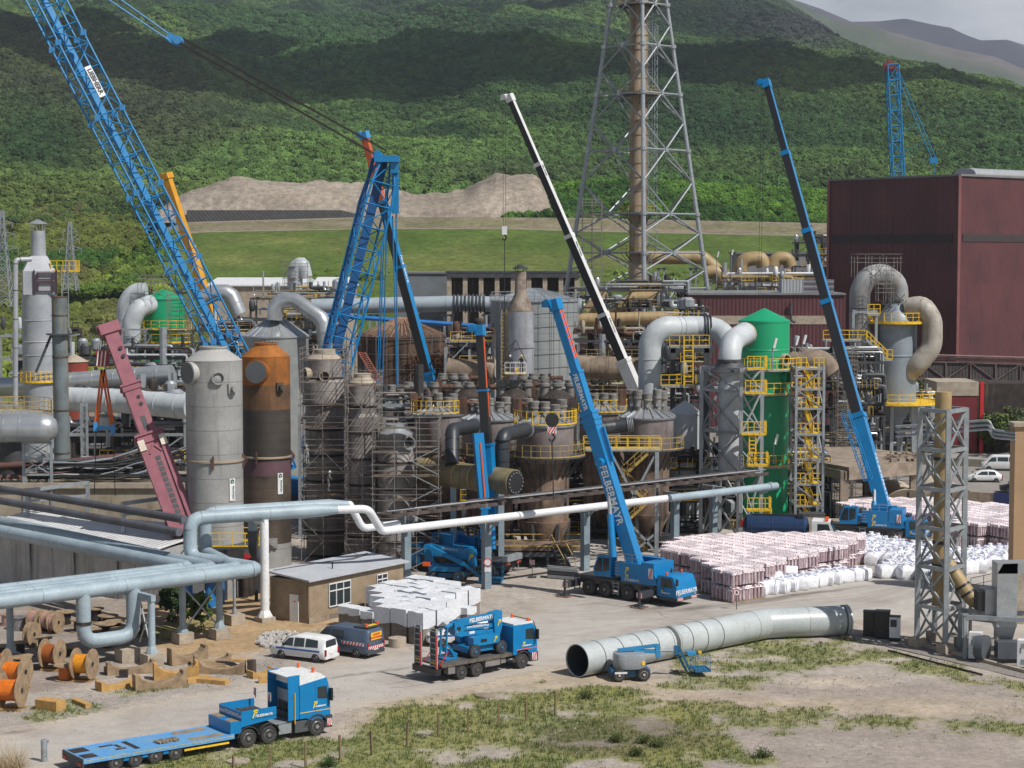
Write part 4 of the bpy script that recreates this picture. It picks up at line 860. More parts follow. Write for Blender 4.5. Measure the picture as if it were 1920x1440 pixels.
def banner(t,x,D,r,px,py0,py1,wpx):
    dx=(px/F*D-960/F*D-x)/r; a=math.asin(dx)+math.atan2(-x,D); n=V(math.sin(a),-math.cos(a),0); s=V(math.cos(a),math.sin(a),0); z0,z1=zz(py1,D),zz(py0,D); c=V(x,D,(z0+z1)/2)+n*(r+.05); w=mm(wpx,D)
    b=MB().box(c,(w,.03,z1-z0),rz=a).build('banner',WHITE,t)
    g=mat('dark_green_print',(.02,.09,.05),.5); e=MB(); k=c+n*.02+V(0,0,(z1-z0)*.37); R_=w*.36
    e.tube(k,k+n*.01,R_,n=20); e.build('emblem',g,b); e=MB(); e.mi=0; e.beam(k+n*.016-V(0,0,R_*.9),k+n*.016+V(0,0,R_*.2),w*.07,.006,up=n); e.beam(k+n*.016-s*R_*.6+V(0,0,R_*.1),k+n*.016+s*R_*.6+V(0,0,R_*.1),w*.07,.006,up=n); e.build('emblem_mark',WHITE,b)
    text('FRAPKEN',w*.50,g,'lettering',b,c+n*.02+s*w*.15-V(0,0,(z1-z0)*.13),(0,0,-1),s,bold=.006)
t,x,r=silo('grey_silo','tall pale grey silo with cone top, left one of the two standing silos',400,652,675,106,152,TANKG,mat('pale_cone_plate','a6a5a2',.55,.1,amt=.5),[(358,697,21,'cap'),(407,706,12,'dish'),(432,726,9,'box')],862,-1)
banner(t,x,152,r,431,893,934,12)
t,x,r=silo('rusty_silo','tall silo with bright orange rusty top and dark brown body',498,645,668,90,165,FIBDK,RUSTO,[(482,695,22,'cap'),(523,723,8,'box')],855,1,split=[(1015,TANKG),(888,FIBDK),(862,mat('dark_mauve_band','5c434a',.7,amt=.7)),(766,mat('black_brown_windings','3f3a35',.6,col2='2b2723',scale=.4,amt=1,streak='5b4028',sthr=(.6,.8),seams=.8)),(720,mat('brown_rust_band','6b4a2c',.7,col2='45382c',scale=.6,amt=1,streak='3a2c20')),(None,RUSTO)])
banner(t,x,165,r,522,883,922,11)
q=MB(); c=V(x+r*.35,165-r*.95,zz(1012,165)); q.box(c,(.75,.3,.8)); q.tube(c,c+V(.05,-.4,0),.22,n=14); q.build('manway',TANKG,t)
# ---------------------------------------------------------------- scaffolded columns
def column(label,px,ytop,D,segs,m=MAUVE,top=SILV,ports=()):
    """segs: (width px, y bottom) from top down"""
    x=xx(px,D); t=thing('scaffolded_column',label,'process column',(x,D,0)); pr=[]; w0=segs[0][0]
    zt=zz(ytop,D); k=mm(1,D)/2
    prof=[(w0*.42*k,zt),(w0*.42*k,zt-.25)]; MB().lathe((x,D,0),[(w0*k,zz(ytop+17,D)),(w0*.62*k,zt-.35),(w0*.62*k,zt),(w0*.55*k,zt)],n=28).build('cone_top',top,t)
    z=zz(ytop+17,D)
    pr=[]
    for w,yb in segs: z2=max(0,zz(yb,D)); pr+= [(w*k,z),(w*k,z2+.3)]; z=z2
    MB().lathe((x,D,0),[(a,b) for a,b in pr][::-1],n=28).build('shell',m,t)
    q=MB(); 
    for i in range(1,int(zt/2.3)): zc=i*2.3; w=[w for w,yb in segs if zc>=zz(yb,D)-.1]; w=(w[0] if w else segs[-1][0]); q.lathe((x,D,zc),[(w*k*1.01,-.1),(w*k*1.07,-.05),(w*k*1.07,.05),(w*k*1.01,.1)],n=28,caps=False)
    q.build('stiffener_ring',RUSTD,t)
    for dx,y,rr in ports:
        z=zz(y,D); n=V(dx,-math.sqrt(1-dx*dx),0); c=V(x,D,z)+n*segs[0][0]*k*.96; R_=mm(rr,D); MB().lathe(c,[(R_,-.3),(R_,.5),(R_*.85,.5),(R_*.8,-.1)],n=20,axis=n,caps=False).build('nozzle',top,t); MB().tube(c,c+n*.1,R_*.85,n=20).build('nozzle_opening',BLKP,t)
    return t
column('tallest scaffolded column, with silver top and one dark hatch, right of the rusty silo',608,655,172,[(66,715),(82,760),(72,1050)],CONCL if 0 else MAUVE,CONCL,ports=((.1,703,10),(-.85,700,12)))
column('second scaffolded column with rounded silver shoulders, between the tallest and shortest ones',679,700,169,[(52,780),(66,1050)],MAUVE,CONCL,ports=())
column('shortest scaffolded column with a large round black opening near its top',743,795,166,[(66,850),(72,1055)],MAUVE,SILV,ports=((.62,828,13),))
scaffold('scaffold','tall grey tube scaffold wrapped round the column nearest the rusty silo',xx(568,170),xx(650,170),167.5,174,0,zz(672,170),bx=1.7,by=2.1,planks=.55,faces=True)
scaffold('scaffold','tube scaffold round the middle column of the three',xx(652,168),xx(712,168),165.5,171,0,zz(720,168),bx=1.8,by=2.1,planks=.6,faces=True)
scaffold('scaffold','lower tube scaffold with white diagonal braces round the shortest column',xx(700,165),xx(823,165),163,168.6,0,zz(800,165),bx=1.7,by=2.1,planks=.75,faces=True)
q=MB(); D=162.8
for i in range(5): a,b=(772,822) if i%2 else (822,772); q.beam(W(a,840+i*50,D),W(b,865+i*50,D),.07); q.beam(W(b,865+i*50,D),W(a,890+i*50,D),.07)
tag(q.build('scaffold_brace',STEEL,loc=W(797,1050,D)),'zigzag white scaffold brace on the right face of the scaffolding','scaffold brace')
q=MB(); a=W(672,660,173); b=W(705,716,173)
for o in (0,.6): q.beam(a+V(o,0,0),b+V(o,0,0),.09)
for i in range(14): q.beam(a.lerp(b,i/14),a.lerp(b,(i+.7)/14)+V(.6,0,0),.06)
tag(q.build('ladder_frame',mat('red_white_lattice','a4604e',.6),loc=b),'small reddish lattice ladder leaning on the scaffolded columns','ladder')
# ---------------------------------------------------------------- converters with silver umbrella roofs
def converter(label,px,yn,yroof,yeave,ydeck,w,D,rusty=True,deckcol=STEELD,railm=None,lower=True,nn=3,yrail=None,foot=True):
    x=xx(px,D); k=mm(1,D); r=w*k/2; t=thing('converter_vessel',label,'converter vessel',(x,D,0)); zn,zr,ze,zd=zz(yn,D),zz(yroof,D),zz(yeave,D),zz(ydeck,D)
    MB().lathe((x,D,0),[(r*.86,zd-.6),(r,zd),(r,ze)],n=36).build('drum',CONV,t)
    q=MB().lathe((x,D,0),[(r*1.06,ze-.1),(r*1.08,ze+.06),(r*.45,ze+(zr-ze)*.55),(r*.43,ze+(zr-ze)*.55)],n=36)
    for i in range(18): a=2*math.pi*i/18; q.beam((x+r*1.07*math.cos(a),D+r*1.07*math.sin(a),ze+.12),(x+r*.45*math.cos(a),D+r*.45*math.sin(a),ze+(zr-ze)*.55+.06),.12,.14)
    q.build('umbrella_roof',SILV,t)
    for i in range(nn+2):
        a=rad(200+i*(340-200)/(nn+1)) if nn>2 else rad(220+i*45); rr=r*.6; c=V(x+rr*math.cos(a)*1.05,D+rr*math.sin(a)*.6,ze+.5); hN=(zn-c.z)*RS.uniform(.72,1.08); R_=r*.165
        q=MB().lathe(c,[(R_*.95,0),(R_*.95,hN*.6),(R_*1.15,hN*.62),(R_*1.15,hN*.7),(R_,hN*.72),(R_*1.1,hN),(R_*.9,hN+.05)],n=18); nz=q.build('inlet_nozzle',mat('dusty_nozzle_grey','85837f',.6,.15,col2='5f5a55',scale=2,amt=.9),t)
        MB().tube(c+V(0,-R_*.9,hN*.35),c+V(0,-R_*1.25,hN*.35),R_*.42,n=14).build('inspection_plate',STEEL,nz)
    q=MB().pipe([(x-r*.9,D-r*.2,zn-.4),(x-r*.2,D-r*.2,zn-.4),(x-r*.2,D-r*.2,zn-.9)],r*.1,n=10); q.build('cross_pipe',RUST,t)
    MB().box((x-r*.95,D-r*.2,zn-.7),(r*.28,r*.3,1.5)).build('valve_box',RUST if rusty else STEEL,t)
    MB().lathe((x,D,0),[(r*.83,max(2.6,zz(ydeck+125,D))),(r*.86,zd-.6)],n=36).build('lower_shell',CONVB,t)
    if foot:
        zf=max(2.6,zz(ydeck+125,D)); MB().lathe((x,D,0),[(r*.55,1.0),(r*.62,zf*.55),(r*.9,zf+.02),(r*.9,zf+.15)],n=30).build('tapered_foot',CONVB,t)
        q=MB()
        for a in range(0,360,60): q.beam((x+r*.7*math.cos(rad(a)),D+r*.7*math.sin(rad(a)),0),(x+r*.85*math.cos(rad(a)),D+r*.85*math.sin(rad(a)),zf),.3)
        q.deck((x,D),0.1,r*1.0,1.0,.3,n=20); q.build('support_leg',STEELD,t)
    if railm:
        zr_=zd+.1; q=MB().deck((x,D),r,r*1.42,zd,.14,n=30)
        for a in range(180,361,15): q.beam((x+r*1.35*math.cos(rad(a)),D+r*1.35*math.sin(rad(a)),zd-.1),(x+r*.86*math.cos(rad(a)),D+r*.86*math.sin(rad(a)),zd-2),.1)
        d=q.build('walkway',deckcol,t); MB().rail(MB().arc((x,D),r*1.4,0,360,zd,26),sp=1.3,r=.035).build('railing',railm,d)
    if yrail: 
        q=MB().rail(MB().arc((x,D),r*1.1,150,390,zz(yrail,D),20),h=1.2,sp=1.2,r=.045,toe=True); q.build('roof_railing',YEL,t)
    # round flanged opening
    return t,x,r
AA=[('first converter with silver roof, half hidden by the shortest scaffold',735,722,742,762,825,88,186,None,None),
 ('converter with silver umbrella roof and thin yellow hoop, left of the black elbows',822,738,752,776,836,96,182,None,772),
 ('converter with silver roof between the black elbow and the slim dark boom',918,746,762,785,848,104,176,YELD,None),
 ('front converter of the row with yellow roof rail, brown stained skirt and hook in front',1022,748,766,796,852,108,170,YELD,793),
 ('converter behind the large blue boom with yellow roof rail',1133,738,750,772,834,92,184,None,770),
 ('right-hand converter of the row with brown lower shell and curved walkway',1214,730,752,782,838,100,178,YELD,None)]
cv=[converter(a,b,c,d,e,f,g,h,railm=i,yrail=j) for a,b,c,d,e,f,g,h,i,j in AA]
for i,(px,yn,yr,ye,w,D) in enumerate(((790,716,728,742,60,196),(880,716,728,742,60,198),(965,712,728,745,60,196),(1045,712,730,745,60,194),(1000,700,715,730,50,204),(850,700,715,730,50,206))):
    x=xx(px,D); r=mm(w,D)/2; t=thing('inlet_nozzle_cluster',('grey nozzle cluster behind the first converters','grey nozzle cluster above the second black elbow','grey nozzle cluster left of the front converter','grey nozzle cluster behind the front converter','small grey nozzle cluster under the man basket','small grey nozzle cluster below the burnt tank')[i],'nozzles',(x,D,0))
    MB().lathe((x,D,0),[(r*1.2,zz(860,D)),(r*1.2,zz(ye,D)),(r*.6,zz(yr,D))],n=24).build('header',RUSTD,t)
    for j in range(3): c=V(x+(j-1)*r*.8,D-.4,zz(ye,D)); h=zz(yn,D)-c.z; q=MB().lathe(c,[(.45,0),(.45,h*.6),(.6,h*.65),(.6,h*.8),(.48,h*.82),(.5,h)],n=14); q.build('nozzle',MATS['dusty_nozzle_grey'],t)
    MB().box((x+r*1.1,D-.3,zz(ye,D)+.9),(.6,.6,1.6)).build('valve_box',RUST,t); MB().tube((x+r*1.1,D-.3,zz(yn,D)-.5),(x+r*1.1+1.6,D-.3,zz(yn,D)-.5),.28,n=10).build('cross_pipe',RUST,t)
# base platform of front converter with stair
D=166; t=thing('base_platform','low steel platform with railing and stair under the front converter','platform',(xx(1010,D),D,0)); zp=zz(1022,D)
x0,x1=xx(930,D),xx(1092,D); MB().bx(x0,x1,D-1,D+3,zp-.35,zp).build('deck',CONVB,t); q=MB()
for i in range(6): q.bx(x0+(x1-x0)*i/5-.12,x0+(x1-x0)*i/5+.12,D-.9,D-.6,0,zp-.35)
q.bx(x0,x1,D-.95,D-.75,zp-.9,zp-.5); q.build('post',STEELD,t)
MB().rail([(x0,D-1,zp),(xx(1035,D),D-1,zp)],r=.045).build('railing',YELD,t); MB().rail([(xx(1052,D),D-1,zp),(x1,D-1,zp)],r=.045).build('railing',YELD,t)
q=MB().stairs((xx(1064,D),D-2.9,0),(xx(1042,D),D-1,zp)); q.build('stair',STEELD,t)
q=MB(); p=V(xx(1068,D),D-3,0); e=V(xx(1044,D),D-1,zp)
q.beam(p+V(.45,0,1),e+V(.45,0,1),.06); q.beam(p+V(-.45,0,1),e+V(-.45,0,1),.06); q.beam(p+V(.45,0,0),p+V(.45,0,1),.06); q.beam(e+V(.45,0,0),e+V(.45,0,1),.06); q.beam(p+V(-.45,0,0),p+V(-.45,0,1),.06); q.build('handrail',YELD,t)
# black elbows and tan header
BPIPE=mat('matt_black_pipe','2e3338',.45,col2='232629',amt=.6)
def blackelbow(label,pts,r,mouth):
    P=[W(*p) for p in pts]; t=thing('black_elbow_pipe',label,'elbow pipe',tuple(P[-1])); MB().pipe(P,r,n=20,bend=r*1.5,seg=3).build('elbow',BPIPE,t); q=MB(); pipe_bands(q,P[1:],r,1.1,1.05,.08); flange(q,P[1]+V(0,0,-.4),(0,0,1),r,.1); q.build('weld_ring',BLKP,t)
    d=(P[0]-P[1]).normalized(); q=MB()
    for i in range(4): flange(q,P[0]-d*.15*i-d*.1,d,r,.07,1.15)
    q.build('clamp_bands',STEEL,t)
blackelbow('left black elbow pipe dropping from a converter into the tan header',[(893,798,172),(848,806,166),(848,872,164)],.62,0)
blackelbow('right black elbow pipe dropping beside the front converter into the tan header',[(990,805,168),(942,816,162),(942,884,162)],.62,0)
blackelbow('straight black pipe reaching right to the end converter behind the large boom',[(1188,795,174),(1150,800,174),(1118,804,173)],.6,0)
P=[W(775,880,168),W(965,905,160)]; t=thing('tan_header_pipe','fat horizontal tan fibreglass header pipe with dark studded end plate','header pipe',tuple(P[0])); d=(P[1]-P[0]).normalized()
MB().pipe(P,1.12,n=28).build('barrel',mat('olive_tan_fibreglass','83785a',.5,col2='6a6048',scale=.8,amt=1,streak='4f4636'),t); q=MB(); pipe_bands(q,P,1.12,1.9,1.05,.22); q.build('wrap_band',TAN,t)
MB().tube(P[1],P[1]+d*.12,1.02,n=28).build('end_plate',BLKP,t); q=MB()
for i in range(16): a=rad(i*22.5); u=d.cross(V(0,0,1)).normalized(); w_=u.cross(d); c=P[1]+d*.14+(u*math.cos(a)+w_*math.sin(a))*.85; q.tube(c,c+d*.06,.06,n=6)
q.build('bolt',STEEL,t)
for px in (850,940): c=W(px,884,164.5); MB().beam((c.x,c.y,0),(c.x,c.y,c.z-1),.5).build('support_post',GREYP,t)
t=thing('man_basket','crane man basket with yellow floor hanging by the flue stack','work basket',tuple(W(967,700,195))); c=W(967,700,195); k=mm(1,195)
q=MB(); q.rail([c+V(-1.1,-.7,0),c+V(1.1,-.7,0),c+V(1.1,.7,0),c+V(-1.1,.7,0)],h=1.1,sp=.5,r=.035,closed=True); q.build('cage',WHITE,t); MB().box(c,(2.2,1.4,.1)).box(c+V(.1,-.1,.3),(.35,.35,.5)).build('floor',YEL,t); q=MB()
for s in (-1,1):
    for u in (-1,1): q.beam(c+V(s*1.1,u*.7,1.1),c+V(0,0,3.4),.04)
q.tube(c+V(0,0,3.4),W(946,660,196),.03,n=4); q.build('sling',BLKP,t)
# ---------------------------------------------------------------- tall grey elbow ducts and green tower
D=196
P=[(1218,742,D),(1218,640,D),(1240,614,D),(1300,614,D+2)]
t=duct('tall_grey_elbow_duct','tall pale grey duct rising then bending right above the right-hand converter',P,1.17,DUCTW,bands=2.4,bend=2.6,n=26)
P=[W(1296,614,199),W(1345,614,199),W(1385,640,197)]
t=thing('horizontal_duct_joint','short pale duct with rusty brown and black bellows between two grey elbows','duct',tuple(P[0])); MB().pipe([W(1262,612,198),W(1348,614,198),W(1372,650,196)],1.12,n=24,bend=2.4).build('duct_run',DUCTW,t)
for px,w,m in ((1268,.5,RUST),(1281,.45,BLKP),(1326,.5,BLKP)): q=MB(); c=W(px,613,198); [flange(q,c+V(w*(i-1)*.6,0,0),(1,0,0),1.12,.16,1.07+.04*(i%2)) for i in range(3)]; q.build('bellows',m,t)
D=184; t=duct('grey_duct','fat grey duct entering the green tower top and running down inside the steel frame',[(1398,624,186),(1372,640,184),(1368,668,183),(1368,890,183)],1.08,DUCTW,bands=2.4,bend=2.2,n=26)
q=MB(); c=W(1368,676,183); q.lathe((c.x,c.y,c.z),[(1.12,-.15),(1.2,-.1),(1.2,.1),(1.12,.15)],n=26,caps=False); q.lathe((c.x,c.y,c.z-1.0),[(1.9,0),(1.25,.7),(1.2,.9)],n=8); q.build('black_collar',STEELD,t)
D=190; x=xx(1433,D); r=mm(95,D)/2; t=thing('green_tower','tall cylindrical green scrubber tower with cone roof','scrubber tower',(x,D,0))
ze=zz(603,D); MB().lathe((x,D,0),[(r*.99,0),(r,zz(680,D)),(r,ze)],n=48).build('shell',GREEN,t); MB().lathe((x,D,0),[(r*1.015,ze-.05),(r*1.015,ze+.12),(.1,zz(578,D))],n=48).build('cone_roof',GREEN,t)
q=MB()
for y in (655,675,742,835,905,960): q.lathe((x,D,zz(y,D)),[(r,-.08),(r*1.015,0),(r,.08)],n=48,caps=False)
q.build('hoop',GREEN,t)
def port(px,py,rp,inner=BLKP,m=CONCL,D=D,x=x,r=r,name='nozzle'):
    a=math.asin(max(-.99,min(.99,((px-960)/F*D-x)/r)))+math.atan2(-x,D); n=V(math.sin(a),-math.cos(a),0); c=V(x,D,zz(py,D))+n*r; R_=mm(rp,D); q=MB().lathe(c,[(R_,-.4),(R_,.4),(R_*.8,.4),(R_*.8,-.2)],n=22,axis=n,caps=False).build(name,m,t); MB().tube(c,c+n*.05,R_*.8,n=20).build('opening',inner,q)
port(1470,673,12)
port(1400,625,22,CONCL); port(1472,705,12,GREEN,GREEN,name='hatch')
for y,a0,a1 in ((690,200,345),(735,190,345),(868,200,345),(990,200,345)):
    z=zz(y,D); d=MB().deck((x,D),r,r+1.15,z,.16,a0,a1,20).build('ring_platform',STEEL,t); MB().rail(MB().arc((x,D),r+1.1,a0,a1,z,14),r=.045,sp=1.1).build('railing',YEL,d)
def frame(name,label,corners,z0,z1,levels,m=STEEL,w=.3,bf=.45,brace=True,cat='steel frame',yelr=(),half=False):
    c0=corners[0]; t=thing(name,label,cat,(c0[0],c0[1],z0)); 
    for c in corners: MB().beam((c[0],c[1],z0),(c[0],c[1],z1),w).build('post',m,t)
    zs=levels; n=len(corners)
    for z in zs:
        q=MB()
        for i in range(n): a,b=corners[i],corners[(i+1)%n]; q.beam((a[0],a[1],z),(b[0],b[1],z),w*.7,w*.8)
        q.build('beam',m,t)
    q=MB(); zz_=[z0]+list(zs)
    if brace:
        for k in range(len(zs)):
            for i in range(n):
                a,b=corners[i],corners[(i+1)%n]
                if half: (a,b)=(a,b) if (k+i)%2 else (b,a); q.beam((a[0],a[1],zz_[k]),(b[0],b[1],zz_[k+1]),w*bf)
                else: q.beam((a[0],a[1],zz_[k]),(b[0],b[1],zz_[k+1]),w*bf); q.beam((b[0],b[1],zz_[k]),(a[0],a[1],zz_[k+1]),w*bf)
        q.build('brace',m,t)
    return t
fx=lambda px,D: (xx(px,D),D)
L4=[zz(y,181) for y in (890,812,734,692)]
frame('duct_support_tower','grey bolted steel frame around the vertical grey duct by the green tower',[fx(1316,184),fx(1391,180.5),fx(1430,182.5),fx(1352,187)],0,zz(690,181),L4,w=.34)
t=thing('yellow_platform','small yellow railed platforms and ladder between the duct frame and green tower','access platform',(xx(1410,181),181,0))
for y,pa,pb in ((690,1400,1436),(735,1396,1436),(812,1390,1436),(870,1402,1440),(954,1402,1446)):
    z=zz(y,180.5); d=MB().box((xx((pa+pb)/2,180.5),180.2,z-.06),(mm(pb-pa,180.5),1.4,.12)).build('deck',YEL,t); MB().rail([(xx(pa,180.5),179.5,z),(xx(pb,180.5),179.5,z),(xx(pb,180.5),180.9,z)],r=.05,sp=.55,h=1.15).build('railing',YEL,d)
MB().ladder(W(1411,870,179.7),W(1411,812,179.7),.6,r=.06,step=.35).build('ladder',YEL,t); MB().ladder(W(1440,1030,179.7),W(1440,954,179.7),.6,r=.06,step=.35).build('ladder',YEL,t)
# stair tower to the right of the green tower
ys=[690,728,764,812,858,905,945,990]; D=186; Zs=[zz(y,D) for y in ys]; xl,xr=xx(1490,D),xx(1541,D)
t=frame('stair_tower','yellow zigzag stair tower against the right side of the green tower',[(xl,D-1.6),(xr,D-1.6),(xr,D+1.6),(xl,D+1.6)],0,Zs[0]+.3,Zs[::-1],w=.24,half=True,cat='stair tower')
for i in range(len(ys)):
    z=Zs[i]; zl=Zs[i+1] if i+1<len(ys) else 0
    for a,b in ((xl,xl+.95),(xr-.95,xr)): d=MB().bx(a,b,D-1.5,D+1.5,z-.1,z).build('landing',YEL,t); MB().rail([(a,D-1.55,z),(b,D-1.55,z)],r=.05,sp=.5).build('railing',YEL,d)
    MB().stairs((xr-.9,D-1,zl),(xl+.9,D-1,z-.05),w=.85,step=.3).build('flight',YEL,t)
    q=MB(); 
    for yy in (D-1.45,): q.beam((xr-.9,yy,zl+1.05),(xl+.9,yy,z+1.0),.07); q.beam((xr-.9,yy,zl+.55),(xl+.9,yy,z+.5),.05); [q.beam((xr-.9+(xl-xr+1.8)*s,yy,zl+(z-zl)*s),(xr-.9+(xl-xr+1.8)*s,yy,zl+(z-zl)*s+1.05),.05) for s in (0,.33,.66,1)]
    q.build('handrail',YEL,t)
# yellow platforms above the converters
t=thing('elevated_walkway','yellow railed walkway on grey posts crossing right behind the large blue boom','walkway',(xx(1180,172),172,0)); z=zz(842,172); xa,xb=xx(1095,172),xx(1240,172)
d=MB().bx(xa,xb,171.2,173,z-.13,z).build('deck',STEEL,t)
for yy in (171.2,173): MB().rail([(xa,yy,z),(xb,yy,z)],r=.045,sp=1.0).build('railing',YEL,d)
for px in (1145,1233): MB().beam((xx(px,171.4),171.4,0),(xx(px,171.4),171.4,z-.2),.36).build('post',STEEL,t)
q=MB(); q.beam((xx(1150,171.4),171.4,z-.6),(xx(1200,171.4),171.4,z-5),.2); q.beam((xx(1228,171.4),171.4,z-.6),(xx(1170,171.4),171.4,z-6),.2); q.beam((xx(1228,171.4),171.4,2),(xx(1185,171.4),171.4,0.2),.2); q.beam((xx(1170,171.4),171.4,z-6),(xx(1228,171.4),171.4,z-9),.2); q.build('brace',STEEL,t)
t=thing('zigzag_stair','faded yellow zigzag stair under the elevated walkway','stair',(xx(1195,175),175,0))
for i in range(4):
    z1=zz(850,175)*(1-i/4); z2=zz(850,175)*(1-(i+1)/4); a,b=(xx(1165,175),xx(1215,175)) if i%2 else (xx(1215,175),xx(1165,175)); MB().stairs((b,175,z2),(a,175,z1)).build('flight',YELD,t); q=MB(); q.beam((b,174.5,z2+1),(a,174.5,z1+1),.07); q.beam((b,174.5,z2+.5),(a,174.5,z1+.5),.05); [q.beam((b+(a-b)*s,174.5,z2+(z1-z2)*s),(b+(a-b)*s,174.5,z2+(z1-z2)*s+1),.05) for s in (0,.25,.5,.75,1)]; q.build('handrail',YELD,t)
t=thing('yellow_walkway','yellow walkways and caged ladder below the horizontal grey duct','walkway',(xx(1290,196),196,0))
for y,pa,pb in ((648,1256,1330),(722,1240,1300)):
    z=zz(y,194); d=MB().bx(xx(pa,194),xx(pb,194),193,195,z-.2,z).build('deck',STEEL,t); MB().rail([(xx(pa,193),193,z),(xx(pb,193),193,z)],r=.05,sp=.9).build('railing',YEL,d)
MB().ladder(W(1291,725,192.8),W(1291,628,192.8),.9,r=.06,step=.5).build('ladder',YEL,t)
q=MB(); q.beam((xx(1262,196),196,0),(xx(1262,196),196,zz(650,196)),.5); q.beam((xx(1325,196),196,0),(xx(1325,196),196,zz(650,196)),.5); q.beam((xx(1255,196),196,zz(655,196)),(xx(1340,196),196,zz(655,196)),.5,.7); q.build('portal',STEELD,t)
t,x,r,ze,za=tank('grey_hopper_vessel','grey vessel with domed top half hidden behind the right-hand converter',1285,752,775,0,62,190,DUCTW,DUCTW,seamr=False)
# street lamps inside the plant
def lamp(px,py0,py1,D,label):
    x=xx(px,D); z1,z0=zz(py0,D),max(0,zz(py1,D)); t=thing('street_lamp',label,'street lamp',(x,D,z0),'lamps on the plant platforms'); MB().tube((x,D,z0),(x,D,z1-.4),.07,n=6).tube((x,D,z1-.4),(x+.15,D-.1,z1),.06,n=6).build('pole',STEEL,t); MB().box((x+.2,D-.25,z1+.1),(.22,.5,1.0),tilt=Matrix.Rotation(.25,3,'Y')).build('lamp_head',WHITE,t)
for a in ((1449,645,695,186,'lamp standing before the upper part of the green tower'),(1453,825,870,186,'lamp standing before the lower part of the green tower'),(1491,640,690,205,'left lamp of a pair behind the stair tower'),(1505,638,690,205,'right lamp of a pair behind the stair tower'),(1343,478,540,340,'lamp beside the long tan pipe bend'),(1370,474,540,340,'lamp left of the U-shaped tan pipes')): lamp(*a)
# ---------------------------------------------------------------- domed vessel in front of the maroon hall
D=228; x=xx(1681,D); r=mm(76,D)/2; PB=mat('blue_grey_vessel','87919a',.5,.15,col2='6f7a84',scale=.4,amt=.8,streak='8d8a7c',sscale=.9,sthr=(.58,.8)); t=thing('domed_vessel','blue-grey vessel with domed top standing on legs before the maroon hall','process vessel',(x,D,0))
ze=zz(603,D); MB().lathe((x,D,0),[(r,zz(752,D)),(r,zz(668,D)),(r*1.03,zz(667,D)),(r*1.03,zz(665,D)),(r,zz(664,D)),(r,ze),(r*.9,ze+.7),(r*.5,zz(572,D)),(.2,zz(568,D))],n=44).build('shell',PB,t)
MB().lathe((x,D,0),[(.5,zz(800,D)),(r,zz(752,D)-.01)],n=36).build('hopper',PB,t)
for a in range(0,360,60): MB().beam((x+r*math.cos(rad(a+10))*1.2,D+r*math.sin(rad(a+10))*1.2,0),(x+r*math.cos(rad(a+10))*1.05,D+r*math.sin(rad(a+10))*1.05,zz(752,D)),.4).build('leg',STEEL,t)
port(1652,727,9,PB,PB,D=D,x=x,r=r,name='manway')
for y,px0,px1,ex in ((603,0,0,1.2),(752,0,0,3.0)):
    z=zz(y,D); d=MB().deck((x,D),r,r+ex,z,.2,0,360,28).build('ring_platform',YEL,t); MB().rail(MB().arc((x,D),r+ex-.05,0,360,z,26),r=.055,sp=1.2).build('railing',YEL,d)
q=MB()
for i in range(70): a=RS.uniform(0,6.28); rr=RS.uniform(0,r*.8); p=V(x+rr*math.cos(a),D+rr*math.sin(a),zz(578,D)+RS.uniform(0,.8)); q.beam(p,p+V(RS.uniform(-1,1),RS.uniform(-1,1),RS.uniform(-.4,.9)),.08)
q.build('torn_lining',STEELD,t)
duct('rising_duct','stained grey duct rising left of the domed vessel and arching over to its top',[(1612,665,228),(1612,548,228),(1624,520,228),(1652,512,229),(1684,530,230),(1684,575,230)],1.22,mat('stained_grey_duct','959494',.6,.1,col2='7e8286',scale=.5,amt=.8,streak='8a6f4e',sthr=(.56,.75)),bands=2.6,bend=2.3,n=26,bm_=STEELD)
duct('looping_duct','stained pale duct looping from the domed vessel top round to its lower right side',[(1702,578,227),(1730,572,226),(1748,600,226),(1748,650,226),(1722,682,226),(1700,700,227)],1.2,mat('stained_pale_duct','a8a49c',.6,.05,col2='8d8578',scale=.6,amt=.9,streak='6d604e'),bands=2.8,bend=2.6,n=26,bm_=STEELD)
scaffold('scaffold','open scaffold tower on top of the arching duct by the maroon hall',xx(1598,230),xx(1678,230),227,231,zz(520,230),zz(492,230),bx=1.7,by=2,bz=1.3,planks=0)
scaffold('scaffold','narrow scaffold hanging below the top of the arching duct',xx(1643,226),xx(1672,226),225,226.5,zz(565,226),zz(515,226),bx=1,by=1.4,bz=1.2,planks=0)
D=222; t=frame('walkway_tower','grey steel frame with yellow walkway and stair left of the domed vessel',[fx(1600,D),fx(1643,D),fx(1643,D+5),fx(1600,D+5)],0,zz(585,D),[zz(y,D) for y in (800,700,640,585)],w=.3,half=True,cat='stair frame')
for y,pa,pb in ((588,1622,1645),(636,1540,1620)):
    z=zz(y,D); d=MB().bx(xx(pa,D),xx(pb,D),D-1.6,D-.1,z-.2,z).build('deck',STEEL,t); MB().rail([(xx(pa,D),D-1.6,z),(xx(pb,D),D-1.6,z)],r=.055,sp=.9).build('railing',YEL,d)
a=V(xx(1657,D),D-1.5,zz(672,D)); b=V(xx(1620,D),D-1.5,zz(636,D)); MB().stairs(a,b,w=1).build('stair',STEEL,t); q=MB()
for o in (.55,1.05): q.beam(a+V(0,-.5,o),b+V(0,-.5,o),.09)
for s in (0,.2,.4,.6,.8,1): q.beam(a.lerp(b,s)+V(0,-.5,0),a.lerp(b,s)+V(0,-.5,1.05),.08)
q.build('handrail',YEL,t); z=zz(672,D); d=MB().bx(xx(1650,D),xx(1668,D),D-2,D-.1,z-.2,z).build('deck',STEEL,t); MB().rail([(xx(1650,D),D-2,z),(xx(1668,D),D-2,z)],r=.055,sp=.6).build('railing',YEL,d)
